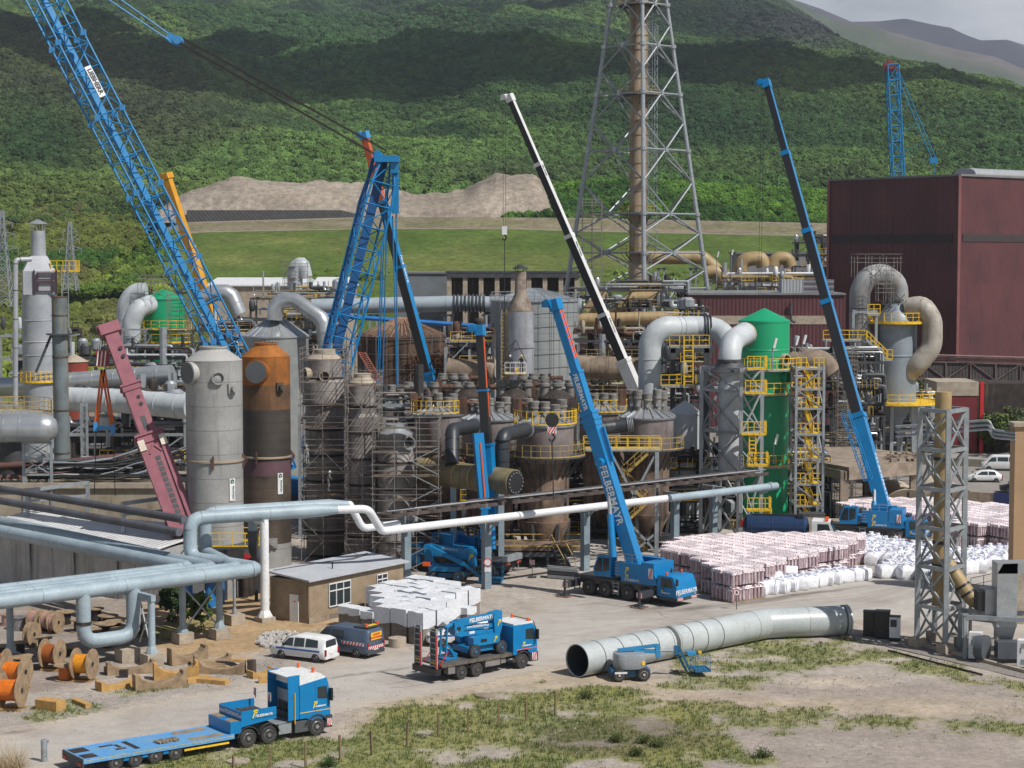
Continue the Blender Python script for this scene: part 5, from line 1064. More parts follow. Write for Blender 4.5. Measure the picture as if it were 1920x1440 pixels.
a=V(xx(1622,220),220,zz(790,220)); b=V(xx(1655,220),220,zz(752,220)); t=thing('access_stair','yellow railed stair climbing to the ring platform of the domed vessel','stair',tuple(a)); MB().stairs(a,b,w=1.2).build('flight',STEEL,t); q=MB()
for yy in (-.6,.6):
    for o in (.55,1.05): q.beam(a+V(0,yy,o),b+V(0,yy,o),.09)
    for s in (0,.2,.4,.6,.8,1): q.beam(a.lerp(b,s)+V(0,yy,0),a.lerp(b,s)+V(0,yy,1.05),.08)
q.build('handrail',YEL,t)
scaffold('scaffold','tall thin scaffold tower behind the right-hand telescopic boom',xx(1570,212),xx(1605,212),211,214,0,zz(668,212),bx=1.2,by=1.5,bz=1.5,planks=.3)
# broken concrete slab on columns
D=196; t=thing('concrete_canopy','broken concrete slab on pillars with ragged spalled edge','concrete canopy',(xx(1630,D),D,0)); z=zz(862,D)
P=[G(1545,872,z),G(1660,858,z),G(1722,845,z),G(1700,832,z),G(1620,822,z),G(1540,838,z)]
P=[W(1510,865,198),W(1590,880,191),W(1722,858,196),W(1715,845,204),W(1600,830,212),W(1510,845,212)]; z=zz(866,196)
q=MB().prism([(p.x+RS.uniform(-.2,.2),p.y) for p in P],z-.4,z,'xy'); q.build('slab',CONC,t,smooth=0)
q=MB(); a,b,c=[V(P[i].x,P[i].y+.2,z-.85) for i in (0,1,2)]; q.beam(a,b,.5,.9); q.beam(b,c,.5,.9); q.build('edge_beam',CONC,t)
for p in (P[1],P[2],P[0],V(P[1].x+4,P[1].y+9,0)): MB().beam((p.x-.3,p.y+.6,0),(p.x-.3,p.y+.6,z-.42),.8).build('pillar',CONC,t)
q=MB()
for i in range(60): s=RS.random(); p=P[2].lerp(P[3],s)+V(RS.uniform(-3,.5),RS.uniform(-1,1),0); q.box((p.x,p.y,z+.15),(RS.uniform(.2,.9),RS.uniform(.2,.6),RS.uniform(.1,.4)),rz=RS.random()*3)
q.build('rubble',CONC,t)

# dark boxes added behind the vessels so the gaps look shaded
SHADEM=mat('shade_dark_cladding','3f3a37',.85,col2='272322',scale=.4,amt=1,streak='5c4e44',sthr=(.56,.75),ribs=.5,ribdir=(1,0,0),ribw=.04)
for px0,px1,yt,D,lb in ((585,900,838,190,'added dark box for shade behind the scaffolded columns'),(905,1330,868,191,'added dark box for shade behind the brown converters'),(1335,1545,880,203,'added dark box for shade behind the foot of the green tower'),(125,342,800,204,'added dark box for shade behind the maroon boom and ducts')): 
    t,x0,x1,zt=hall('shade_box',lb,px0,px1,yt,0,D,SHADEM,depth=9,roofm=STEELD); q=MB(); [q.bx(x0+(x1-x0)*s-1.2,x0+(x1-x0)*s+1.2,D-.08,D,0,3.2) for s in (.3,)]; q.build('doorway',BLKP,t)
# ================================================================ LEFT SIDE
D=205; k=mm(1,D)/2; x=xx(74,D); FLU=mat('grey_flue_paint','a2a6ab',.55,.15,col2='868b92',scale=.4,amt=.8,streak='6d6a68',sthr=(.6,.8)); t=thing('flue_gas_stack','broad pale grey flue with square box, narrow neck and flat rain hat at far left','flue stack',(x,D,0))
MB().lathe((x,D,0),[(33*k*2*.98,0),(32*k*2,zz(552,D))],n=28).build('body',FLU,t); zt=zz(552,D)
MB().box((x,D,(zz(552,D)+zz(508,D))/2),(60*k*2,60*k*2*.9,zz(508,D)-zz(552,D)),rz=.3).build('box_section',FLU,t)
w=30*k*2; R=Matrix.Rotation(.3,3,'Z'); a=[V(x,D,zz(508,D))+R@V(sx*w*.98,sy*w*.88,0) for sx,sy in ((-1,-1),(1,-1),(1,1),(-1,1))]; b=[V(x,D,zz(480,D))+R@V(sx*15*k*2,sy*15*k*2,0) for sx,sy in ((-1,-1),(1,-1),(1,1),(-1,1))]
MB().add(a+b,[(0,1,5,4),(1,2,6,5),(2,3,7,6),(3,0,4,7),(4,5,6,7)]).build('transition_cone',FLU,t,smooth=0); MB().lathe((x,D,zz(482,D)),[(14.5*k*2,0),(13*k*2,zz(433,D)-zz(482,D))],n=24).build('neck',FLU,t)
q=MB().lathe((x,D,zz(420,D)),[(17*k*2,0),(17*k*2,.06),(.1,.5)],n=20)
for a_ in np.arange(0,6.2,.8): q.beam((x+13*k*2*math.cos(a_),D+13*k*2*math.sin(a_),zz(433,D)),(x+13*k*2*math.cos(a_),D+13*k*2*math.sin(a_),zz(420,D)),.06)
q.build('rain_hat',SILV,t)
q=MB(); c=V(x,D,0)+R@V(10*k*2,-28*k*2,0); f=R@V(1,0,0); fn=R@V(0,-1,0)
for z0_,z1_ in ((512,524),(528,546)):
    za,zb=zz(z0_,D),zz(z1_,D)
    for s in (-.8,.8): q.beam(V(c.x,c.y,za)+f*s+fn*.15,V(c.x,c.y,zb)+f*s+fn*.15,.16)
    for z_ in (za,zb): q.beam(V(c.x,c.y,z_)+f*-.9+fn*.15,V(c.x,c.y,z_)+f*.9+fn*.15,.16)
for s in (-1.15,1.15): q.beam(V(c.x,c.y,zz(506,D))+f*s+fn*.1,V(c.x,c.y,zz(552,D))+f*s+fn*.1,.14)
q.build('access_frames',mat('dark_maroon_frame','4b343a',.6),t)
q=MB()
for y in (600,640,665): q.lathe((x,D,zz(y,D)),[(32.3*k*2,-.06),(33.2*k*2,0),(32.3*k*2,.06)],n=28,caps=False)
q.build('hoop',FLU,t); z=zz(508,D); d=MB().bx(x+w*.9,x+w*.9+2.6,D-1,D+1,z-.1,z).build('platform',YEL,t); MB().rail([(x+w*.9,D-1,z),(x+w*.9+2.6,D-1,z),(x+w*.9+2.6,D+1,z)],r=.05,sp=.7,h=1.1).build('railing',YEL,d); MB().ladder((x+w*.9+1.5,D-1.1,zz(620,D)),(x+w*.9+1.5,D-1.1,zz(500,D)),.7,r=.04).build('ladder',STEEL,t)
z=zz(720,200); d=MB().deck((x,D),33*k*2,37*k*2,z,.12,180,360,18).build('lower_platform',YEL,t); MB().rail(MB().arc((x,D),36.8*k*2,180,360,z,12),r=.05).build('railing',YEL,d)
D=186; x2=xx(112,D); r=mm(29,D)/2; t=thing('rusty_flue_pipe','slimmer weathered grey flue with rusty joints in front of the broad flue','flue pipe',(x2,D,0)); WG=mat('weathered_flue_plate','6f7a80',.6,.1,col2='59605f',scale=.6,amt=.9,streak='8a7a55',sscale=2,sthr=(.5,.68))
pv=0
for y in (848,768,668,590,555): z=zz(y,D); MB().lathe((x2,D,0),[(r,pv),(r,z-.12)],n=24).build('section',WG,t); MB().lathe((x2,D,z-.12),[(r*1.06,0),(r*1.06,.1)],n=24).build('rusty_joint',RUST,t); pv=z
z=zz(628,D); MB().lathe((x2,D,z),[(r*1.8,0),(r*1.8,.14)],n=6).build('guide_collar',STEELD,t); MB().beam((x2-r,D-.4,z),(x2-r*3,D-.6,z-3.6),.25).build('strut',STEELD,t)
duct('thin_riser_pipe','thin grey riser with top elbow hugging the left side of the broad flue',[(29,760,200),(29,487,200),(58,486,201)],.27,FLU,'pipe',bands=3.0,n=10,bm_=RUST)
duct('big_silver_duct','big silver duct crossing behind the maroon boom, upper one',[(-30,728,210),(60,722,207),(322,702,203)],1.05,SILV,bands=2.5,n=26)
duct('big_silver_duct','big pale duct crossing behind the maroon boom, lower one',[(125,748,197),(230,752,195),(360,764,190)],1.22,DUCTW,bands=2.6,n=26)
t=duct('blunt_silver_duct','very wide silver duct with blunt round end at the far left',[(-80,803,166),(82,803,166)],1.22,SILV,bands=1.4,n=28); c=W(82,803,166); MB().lathe(c,[(1.22,0),(1.15,.5),(.8,1.0),(.3,1.2)],n=28,axis=(1,0,0)).build('dished_end',SILV,t)
t=thing('railed_platform','pale yellow railed round platform above the blunt silver duct','platform',tuple(W(30,772,172))); c=W(18,775,173); d=MB().lathe(c,[(3.8,-.25),(3.8,0)],n=30).build('deck',STEEL,t); MB().rail(MB().arc((c.x,c.y),3.75,0,360,c.z,30),sp=.7,r=.035,h=1.25,mids=(.33,.66)).build('railing',YELD,d); MB().lathe((c.x,c.y,0),[(1.2,0),(1.2,c.z-.3)],n=16).build('support',STEELD,t)
frame('duct_trestle','lattice trestle under the blunt silver duct',[fx(40,167),fx(92,167),fx(92,170),fx(40,170)],0,zz(830,167),[zz(y,167) for y in (890,860,830)],w=.22,m=STEEL)
# left green vessel and its ducts
D=262; t,x,r,ze,za=tank('green_vessel','small green cone-roofed vessel half hidden by the big blue boom',308,543,560,0,76,D,GREEN,GREEN,cat='green vessel',seamr=False)
for y in (615,640): z=zz(y,D); d=MB().deck((x,D),r,r+1,z,.15,180,360,14).build('ring_platform',YEL,t); MB().rail(MB().arc((x,D),r+.95,180,360,z,10),r=.05).build('railing',YEL,d)
for i,P in enumerate(([(246,690,258),(246,605,258),(258,578,258),(284,570,260)],[(236,690,262),(236,570,262),(252,548,262),(275,546,262)])): duct('grey_elbow_duct',('front pale elbow duct entering the small green vessel','rear pale elbow duct behind the small green vessel')[i],P,1.25,DUCTW,bands=2.2,bend=2.4,n=24)
frame('support_tower','grey steel support tower around the elbow ducts of the small green vessel',[fx(228,256),fx(272,256),fx(290,260),fx(246,262)],0,zz(618,256),[zz(y,256) for y in (690,650,618)],w=.28)
scaffold('scaffold','scaffold over the top of the small green vessel',xx(262,258),xx(310,258),257,262,zz(560,258),zz(530,258),bx=1.8,by=2,bz=1.6,planks=0)
scaffold('scaffold','thin scaffold tower right of the small green vessel',xx(318,255),xx(358,255),253,256,0,zz(560,255),bx=1.5,by=1.5,bz=1.7,planks=.3)
t=thing('red_cone_tank','small red tank with faded conical roof left of the maroon boom','tank',(xx(138,225),225,0)); x=xx(138,225); MB().lathe((x,225,0),[(1.6,0),(1.6,zz(678,225))],n=24).build('shell',mat('faded_red','8a3a2c',.7,amt=.7),t); MB().lathe((x,225,zz(678,225)),[(1.7,0),(.1,.9)],n=24).build('cone_roof',CONCL,t)
# concrete basin with cables
P0,P1,P2=G(-40,1075),G(290,1040),G(300,1010); D=168; zt=zz(905,D)
t=thing('concrete_basin','long stained concrete basin wall behind the dark diagonal pipes','concrete basin',(xx(130,D),D,0)); MB().bx(xx(-60,D),xx(345,D),D-1,D+9,0,zt).build('wall',mat('stained_pale_concrete','a09683',.9,col2='7d7363',scale=.5,amt=.9,streak='5e5447',sscale=1.4,sthr=(.55,.75)),t,smooth=0); MB().bx(xx(-62,D),xx(347,D),D-1.3,D-.95,zt-.35,zt+.12).build('coping',CONCL,t,smooth=0)
R=random.Random(4)
t=thing('cable_bundle','tangle of black cables and thin pipes lying along the concrete basin top','cables',(xx(200,D),D,zt))
for i in range(46):
    y=D-.9+R.random()*6; a=R.uniform(40,150); b=R.uniform(220,350); z=zt+.15+R.random()*1.6; P=[]
    for j in range(7): s=j/6; P.append(V(xx(a+(b-a)*s,D),y+R.uniform(-.3,.3),z+R.uniform(-.12,.12)+(1.4*max(0,s-.6)/.4 if i%2 else 0)))
    MB().pipe(P,R.choice((.05,.07,.1,.14)),n=6,seg=2,bend=.5).build('cable',R.choice((BLKP,BLK,STEEL,STEELD)),t)
duct('rust_brown_pipe','long rust brown pipe with flanges above the cable bundle',[(-30,875,172),(120,868,172),(236,856,172)],.34,mat('rust_brown_pipe_paint','5a4547',.6,.1,col2='6b4433',scale=1.2,amt=1),'pipe',bands=4,n=14)
duct('rust_brown_pipe','shorter brown pipe lower than the long rust brown one',[(-30,900,171),(120,890,171),(200,878,171)],.36,MATS['rust_brown_pipe_paint'],'pipe',bands=4,n=14)
frame('lattice_column','grey lattice column behind the cable bundle',[fx(150,178),fx(160,178),fx(160,180),fx(150,180)],0,zz(760,178),[zz(y,178) for y in (900,850,800,760)],w=.2)
# ---------------------------------------------------------------- pale blue pipe bridge
z0=5.1; A0=G(-90,1139,z0); C0=G(488,1067,z0); d1=(C0-A0).normalized(); n1=V(-d1.y,d1.x,0); s1=1.12
def onF(i,px):  # point of front run pipe i in picture column px
    o=A0+n1*s1*i; t_=((px-960)/F*o.y-o.x)/(d1.x-(px-960)/F*d1.y); return o+d1*t_
corn=[onF(i,p) for i,p in enumerate((484,440,398,354))]
back=[None,None,G(-80,961,z0),G(-80,980,z0)]
RISE=[G(372,1036,z0),G(350,1036,z0)]
names=['outermost front pipe of the pale blue pipe bridge, with the U-loop','second pale blue bridge pipe from the front','third pale blue bridge pipe from the front','innermost pale blue bridge pipe, turning back to the left edge']
top8=8.0; T1a=G(356,972,top8); T1b=G(596,957,top8); T2b=G(618,948,top8); T2a=T2b-(T1b-T1a)+V(.0,0,0)
for i in range(4):
    P=[A0+n1*s1*i,corn[i]]
    if back[i] is not None: P.append(back[i]+V(0,0,0))
    else:
        tt=(T1a,T2a)[i] if 1 else 0; base=V(tt.x,tt.y,z0); 
        P+= [base,tt,(T1b,T2b)[i]]
    if i==0: P[2]=V(T1a.x,T1a.y,z0)
    t=thing('pale_blue_pipe',names[i],'pipe',tuple(corn[i]),'pipes of the pale blue bridge'); MB().pipe(P,.5,n=24,bend=1.0,seg=5).build('pipe_run',GREYP,t); q=MB(); pipe_bands(q,P,.5,6,1.012,.05,24); q.build('seam',GREYD,t)
    if i==0:
        U=[onF(0,148),0,0,onF(0,243)]; U[1]=U[0]-V(0,0,3.4); U[2]=U[3]-V(0,0,3.4); MB().pipe(U,.48,n=22,bend=1.0,seg=4).build('u_loop',GREYP,t); q=MB(); flange(q,U[0]-V(0,0,2.1),(0,0,1),.48,.2,1.12); q.build('rusty_flange',RUSTD,t)
        q=MB(); c=(U[2]+V(.1,-.2,0)); q.box((c.x-.5,c.y,.45),(1.3,1.3,.9),rz=.6); q.build('concrete_foot',CONCL,t)
# reducers and white pipes
def whitepipe(label,start,pts,r):
    t=thing('white_pipe',label,'pipe',tuple(start)); d=(G(*pts[0])-start).normalized(); MB().tube(start,start+d*1.5,.5,r,n=22).build('reducer',GREYP,t); MB().pipe([start+d*1.45]+[G(*p) for p in pts],r,n=20,bend=.95,seg=8).build('pipe_run',mat('clean_white_pipe','d4d6d8',.4,col2='c2c5c8',amt=.4),t); return t
EW=[(722,993,6.2),(1180,944,6.2)]
t=whitepipe('long white pipe with an S-bend running right past the large boom to the green tower',T1b,[(690,954,8),(716,996,6.0)]+[(1455,911,6.2)],.31)
MB().pipe([G(1255,934,6.2)+V(0,-.01,0),G(1456,911,6.2)],.325,n=18).build('grey_end_section',GREYP,t)
MB().pipe([G(1440,913,6.2),G(1449,912,6.2)+V(0,.6,0),G(1449,912,6.2)+V(-.9,1.6,-.6)],.37,n=14).build('end_elbow',GREYD,t)
t=whitepipe('shorter white pipe with an S-bend behind the long white pipe',T2b,[(656,946,8),(680,991,6.0),(748,982,6.1)],.29)
# blue-grey columns carrying the white pipe and the rusty tray behind it
def colm(label,px,ybase,w=.62,zt=5.6,plinth=0,m=GREYD,round_=0):
    p=G(px,ybase); t=thing('steel_column',label,'column',tuple(p),'columns under the pipe bridges')
    if plinth: MB().box((p.x,p.y,plinth/2),(1.15,1.15,plinth),rz=.65).build('concrete_plinth',CONCL,t)
    q=MB(); 
    if round_: q.tube((p.x,p.y,plinth),(p.x,p.y,zt),round_,n=18); q.lathe((p.x,p.y,plinth),[(round_*1.7,0),(round_*1.7,.08),(round_*1.02,.5)],n=8)
    else: q.box((p.x,p.y,zt/2+plinth/2),(w,w*.9,zt-plinth),rz=.6)
    q.build('shaft',m,t)
    if not round_ : 
        q=MB(); q.beam(p+V(0,0,zt-.2)-n1*1.4,p+V(0,0,zt-.2)+n1*1.4,.3,.35); q.beam(p+V(0,0,zt-1.2),p+V(0,0,zt-.3)+n1*1.2,.14); q.beam(p+V(0,0,zt-1.2),p+V(0,0,zt-.3)-n1*1.2,.14); q.build('bracket_arm',STEEL,t)
    else: q=MB(); q.beam(p+V(0,0,zt)-n1*.3,p+V(0,0,zt)+n1*4.1,.35,.4); q.build('cross_beam',m,t)
    return t
colm('blue-grey column at the right end of the small tan building',762,1094,zt=5.7); colm('blue-grey column carrying the round no-entry sign',912,1104,zt=5.7); colm('blue-grey column behind the cab of the large mobile crane',1097,1070,zt=5.7); colm('blue-grey column left of the wrapped pallets',1265,1040,zt=5.7); colm('second blue-grey column behind the wrapped pallets',1337,1022,zt=5.6); colm('pale round column at the wrapped pallets below the pipe end',1386,1010,m=WHITE,round_=.3,zt=5.7) 
colm('white round column at the elbow of the pale blue pipes, left of the small tan building',497,1165,zt=7.4,m=WHITE,round_=.33,plinth=.35)
for l,px,yb in (('round leg under the U-loop pipe with concrete plinth',285,1246),('round leg in the middle of the front pipe run',343,1205),('round leg with tall plinth right of the middle one',412,1197),('thin round leg near the pipe corner',440,1170),('round leg at the left part of the front run',20,1245)): colm(l,px,yb,zt=4.45,m=GREYP if px!=440 else STEEL,round_=.24 if px!=440 else .12,plinth=.75)
t=thing('cross_brace','pair of crossed steel rods between the round legs of the blue pipe run','brace',tuple(G(380,1200))); q=MB(); a=G(343,1205); b=G(412,1197); q.beam(a+V(0,0,.8),b+V(0,0,4),.1); q.build('rod',STEEL,t); MB().beam(b+V(0,0,.8),a+V(0,0,4),.1).build('rod',STEEL,t)
t=thing('cross_brace','crossed steel rods behind the leg with the U-loop','brace',tuple(G(270,1230))); a=G(262,1225); b=G(285,1246); MB().beam(a+V(0,0,.8),b+V(0,0,4),.09).build('rod',STEEL,t); MB().beam(b+V(0,0,.8),a+V(0,0,4),.09).build('rod',STEEL,t)
# rusty cable tray behind the white pipe
a=G(730,968,6.9); b=G(1440,888,6.9); t=thing('rusty_pipe_rack','long rusty steel tray with thin pipes directly behind the white pipe','pipe rack',tuple(a)); d=(b-a).normalized(); n_=V(-d.y,d.x,0); L=(b-a).length
q=MB(); q.beam(a,b,.14,.26); q.beam(a+n_*1.6,b+n_*1.6,.14,.26)
for i in range(int(L/1.5)): p=a+d*i*1.5; q.beam(p,p+n_*1.6,.12,.14)
q.build('tray',mat('flaking_grey_rust','544a45',.85,col2='2f2724',scale=1.2,amt=1,streak='8d8680',sthr=(.58,.72)),t)
for i,(o,r_,z_) in enumerate(((.3,.04,.35),(.7,.07,.3),(1.1,.05,.3),(1.4,.09,.3))): MB().tube(a+n_*o+V(0,0,z_)+d*(i*3),b+n_*o+V(0,0,z_)-d*(i),r_,n=8).build('thin_pipe',(STEEL,STEEL,RUST,STEELD)[i],t)
for i in range(8): p=a+d*(L*(i+.5)/8); MB().beam(p+n_*.8,p+n_*.8-V(0,0,1.0),.25).build('hanger',STEELD,t)
# dark diagonal pipes in the rear and their portals
for lb,p,q_,z_,r_ in (('upper dark grey diagonal pipe behind the pale blue ones',(-60,906),(346,974),8.0,.30),('lower dark grey diagonal pipe behind the pale blue ones',(-60,928),(336,998),7.2,.30)):
    P=[G(*p,z_),G(*q_,z_)]; t=thing('dark_grey_pipe',lb,'pipe',tuple(P[0])); MB().pipe(P,r_,n=16).build('pipe_run',mat('dark_grey_pipe_paint','575c63',.55,col2='4a4143',scale=.6,amt=.9),t); q=MB(); pipe_bands(q,P,r_,5,1.02,.05,16); q.build('seam',STEELD,t)
for px,yb in ((54,1075),(233,1108)):
    p=G(px,yb); t=thing('pipe_portal','goal-shaped grey steel portal under the dark diagonal pipes, '+('near the left edge' if px<100 else 'left of the maroon crane'),'portal',tuple(p)); q=MB(); e=p+V(4.6,2.4,0); q.beam(p,p+V(0,0,7.2),.3); q.beam(e,e+V(0,0,7.6),.3); q.beam(p+V(0,0,7.1),e+V(0,0,7.5),.3); q.beam(p+V(0,0,6.2),e+V(0,0,6.4),.2); q.build('frame_post',STEEL,t)
# corrugated shed
b0,b1=G(-60,1090),G(300,1132); dd=(b1-b0).normalized(); nn=V(-dd.y,dd.x,0)*-1; nn=V(dd.y,-dd.x,0)*-1; H=4.3
t=thing('corrugated_shed','white corrugated metal shed behind the pale blue pipes at left','shed',tuple(b0))
q=MB(); c=[b0,b1,b1+nn*7,b0+nn*7]
for i in range(4): a,b=c[i],c[(i+1)%4]; q.quad(a,b,b+V(0,0,H),a+V(0,0,H))
q.build('wall',mat('white_corrugated_wall','aaa8a6',.6,col2='8f8d8b',amt=.7,streak='7a7672',ribs=.55,ribdir=tuple(dd),ribw=.06),t,smooth=0)
q=MB(); up=V(0,0,H); m_=[b0-dd*.2-nn*.4+up,b1+dd*.2-nn*.4+up,b1+dd*.2+nn*7.4+up+V(0,0,.7),b0-dd*.2+nn*7.4+up+V(0,0,.7)]; q.add(m_+[p+V(0,0,.1) for p in m_],[(0,3,2,1),(4,5,6,7),(0,1,5,4),(1,2,6,5),(2,3,7,6),(3,0,4,7)]); q.build('roof',mat('white_ribbed_roof','cfd0d1',.5,ribs=.5,ribdir=tuple(dd),ribw=.08,col2='a8a8a8',amt=.5),t,smooth=0)
q=MB()
for s in (.12,.35,.58,.8): p=b0.lerp(b1,s)-nn*.15; q.beam(p,p+V(0,0,H),.12)
q.build('corner_post',STEELD,t)
# blue site container
a,b=G(318,1138),G(392,1143); t=thing('blue_container','small blue site container under the pale blue pipes','container',tuple(a)); dd=(b-a).normalized(); nn=V(-dd.y,dd.x,0); L=(b-a).length; c=(a+b)/2+nn*1.3; rz=math.atan2(dd.y,dd.x)
MB().box(c+V(0,0,1.35),(L,2.5,2.6),rz=rz).build('body',mat('container_blue',(.015,.16,.42),.5,ribs=.4,ribdir=tuple(dd),ribw=.05,amt=.5),t,smooth=0); q=a.lerp(b,.75)-nn*.03; MB().box(q+V(0,0,1.7),(1.0,.08,1.0),rz=rz).build('window',WHITE,t); MB().box(c+V(0,0,2.7),(L+.06,2.56,.12),rz=rz).build('roof_edge',BLUED,t)
# yellow platform behind the riser and little valves
t=thing('yellow_platform','yellow railed platform behind the pale blue riser, at the silos','platform',tuple(G(430,1085))); c=W(425,1022,150); MB().bx(c.x-2.4,c.x+2.6,149,152,c.z-.2,c.z).build('deck',STEELD,t); MB().rail([(c.x-2.4,149,c.z),(c.x+2.6,149,c.z),(c.x+2.6,152,c.z),(c.x-2.4,152,c.z)],closed=True,r=.045,sp=1).build('railing',YEL,t)
for s in (-2.2,0,2.4): MB().beam((c.x+s,149.3,0),(c.x+s,149.3,c.z-.2),.25).build('post',STEELD,t)
t=thing('hanging_valve','grey hanging pipe stub with dark bellows under the pale blue top run','valve pipe',tuple(G(474,960,8))); p=G(474,960,8)-V(0,0,.4); MB().tube(p,p-V(0,0,1.1),.36,n=16).build('stub',GREYP,t); MB().tube(p-V(0,0,1.0),p-V(0,0,1.2),.45,n=16).build('flange',STEELD,t); MB().pipe([p-V(0,0,1.1),p-V(0,0,2.4),p-V(-.3,-.4,3.2)],.38,n=16).build('dark_bellows',STEELD,t)
t=thing('steel_tube_stack','dark rusty upright drum row under the silos','drums',tuple(G(462,1135)))
for i in range(5): p=G(452+i*9,1128-i*3)+V(0,2,0); MB().lathe(p,[(.32,0),(.32,2.9)],n=14).build('tube',RUSTD,t)
# ---------------------------------------------------------------- small tan building
f0=G(579,1170); l0=G(507,1159); dw=(l0-f0).normalized(); dr=V(-dw.y,dw.x,0); dr=dr if dr.x>0 else -dr; wl=(l0-f0).length; wr=10.9; H=3.15
t=thing('small_tan_building','small flat-roofed tan rendered building beside the white-topped pallets','building',tuple(f0)); TANW=mat('tan_render','93826c',.9,col2='7b6b58',scale=.8,amt=.9,streak='665744',sscale=1.5,sthr=(.58,.8),bump=.01)
c=[f0,f0+dr*wr,f0+dr*wr+dw*wl,f0+dw*wl]; q=MB()
for i in range(4): a,b=c[i],c[(i+1)%4]; q.quad(a,b,b+V(0,0,H),a+V(0,0,H))
q.build('wall',TANW,t,smooth=0)
q=MB(); m_=[f0-dr*.3-dw*.35,f0+dr*(wr+.3)-dw*.35,f0+dr*(wr+.3)+dw*(wl+.3),f0-dr*.3+dw*(wl+.3)]; hs=(0,0,.35,.35); q.add([p+V(0,0,H+h) for p,h in zip(m_,hs)]+[p+V(0,0,H+h+.13) for p,h in zip(m_,hs)],[(0,3,2,1),(4,5,6,7),(0,1,5,4),(1,2,6,5),(2,3,7,6),(3,0,4,7)]); rf=q.build('roof',mat('pale_roof_felt','a9adb3',.7,col2='979ba0',amt=.6),t,smooth=0)
q=MB(); P=[f0+dw*(wl-.2)+dr*s+dw*o+V(0,0,H+.42) for s,o in ((.2,0),(3,-.2),(6,-.5),(8,-1.0),(9.5,-.7),(10.6,-.2))]; q.pipe(P,.07,n=6,seg=3); q.build('cable',STEELD,rf); q=MB(); p=f0+dr*4.2+dw*1.4+V(0,0,H+.2); q.tube(p,p+V(0,0,.45),.05,n=8); q.box(p+V(0,0,.5),(.16,.16,.14)); q.build('roof_vent',BLKP,rf)
q=MB()
def window(s0,s1,z0_,z1_,cols):
    a=f0+dr*s0-dw*.03; b=f0+dr*s1-dw*.03; fr=MB(); pn=MB(); pn.beam(a+V(0,0,(z0_+z1_)/2),b+V(0,0,(z0_+z1_)/2),.04,z1_-z0_); w_=pn.build('window',GLASS,t,smooth=0)
    a2,b2=a-dw*.04,b-dw*.04; zm=z0_+(z1_-z0_)*.68
    for z in (z0_,z1_,zm): fr.beam(a2+V(0,0,z),b2+V(0,0,z),.07,.08)
    for i in range(cols+1): p=a2.lerp(b2,i/cols); fr.beam(p+V(0,0,z0_),p+V(0,0,z1_),.07)
    fr.build('window_frame',WHITE,w_)
window(2.2,4.6,.95,2.65,3); window(7.7,8.9,1.4,2.6,2)
a=f0+dw*1.0+dr*-.03; b=f0+dw*1.85+dr*-.03; q=MB(); q.beam(a+V(0,0,1.02),b+V(0,0,1.02),.06,2.05); dr_=q.build('door',WHITE,t); q=MB(); p=a.lerp(b,.4)-dr*.05; q.beam(p+V(0,0,1.45),p+V(0,0,1.62)+dw*.01,.14,.02,up=dw); q.build('notice',ORG_,dr_)
q=MB(); q.beam(f0-dw*.03+V(0,0,.2),f0+dr*wr-dw*.03+V(0,0,.2),.04,.4); q.build('plinth',CONC,t,smooth=0)
# ---------------------------------------------------------------- lattice stack tower at the right
A,B_,C_=G(1719,1213),G(1772,1225),G(1752,1201); D_=B_+C_-A; zt=16.6; lv=[2.95,5.7,8.4,11.1,13.8,16.5]
t=frame('stack_tower','galvanised steel lattice tower with a tan pipe inside, in the right foreground',[tuple(A[:2]),tuple(B_[:2]),tuple(D_[:2]),tuple(C_[:2])],.6,zt,lv,w=.33,bf=.36,cat='steel tower')
for p in (A,B_,C_,D_): MB().box((p.x,p.y,.3),(.85,.85,.75),rz=.6).build('concrete_foot',CONCL,t)
c=(B_+C_)/2; t=thing('tan_stack_pipe','tan vertical vent pipe standing inside the galvanised lattice tower','vent pipe',(c.x,c.y,2)); MB().lathe((c.x,c.y,0),[(.56,2.6),(.56,zt+1.1)],n=26).build('pipe_shaft',TAN,t)
for z in (2.6,5.6,7.2,13): MB().lathe((c.x,c.y,z),[(.62,0),(.62,.22)],n=26).build('black_collar',BLKP,t)
P=[V(c.x+.2,c.y-.2,6.2),V(c.x+1.0,c.y-.8,4.9),V(c.x+1.9,c.y-1.3,3.5),V(c.x+3.4,c.y-2.1,3.2)]; MB().pipe(P,.5,n=22,bend=.8,seg=4).build('branch_pipe',TAN,t); q=MB(); dq=(P[2]-P[1]).normalized(); [flange(q,P[1]+dq*s,dq,.5,.16,1.08) for s in (.6,1.2)]; q.build('black_band',BLKP,t)
# blowers and ducts right of it
g0=G(1850,1235); t=thing('fan_duct_unit','galvanised box ducts with fan casing at the right edge','ventilation unit',tuple(g0)); GALV=mat('bright_galvanised_sheet','a2a6aa',.4,.4,col2='8a8e92',scale=2,amt=.6)
X0=xx(1860,127)
q=MB(); q.box((xx(1851,128),128,zz(1125,128)),(.9,1.2,1.3)); q.build('black_damper',BLKP,t)
MB().box((xx(1872,128),128,zz(1127,128)),(1.5,1.5,1.8)).build('inlet_box',GALV,t)
q=MB(); c1=V(xx(1892,127.5),127.5,0); q.box((c1.x,c1.y,zz(1110,128)),(1.35,1.5,4.3)); q.prism([(c1.x-.68,zz(1070,128)),(c1.x+.7,zz(1070,128)),(c1.x+6,zz(1050,128)),(c1.x+6,zz(1045,128)),(c1.x-.3,zz(1052,128))],c1.y-.75,c1.y+.75,'xz'); q.build('riser_duct',GALV,t,smooth=0)
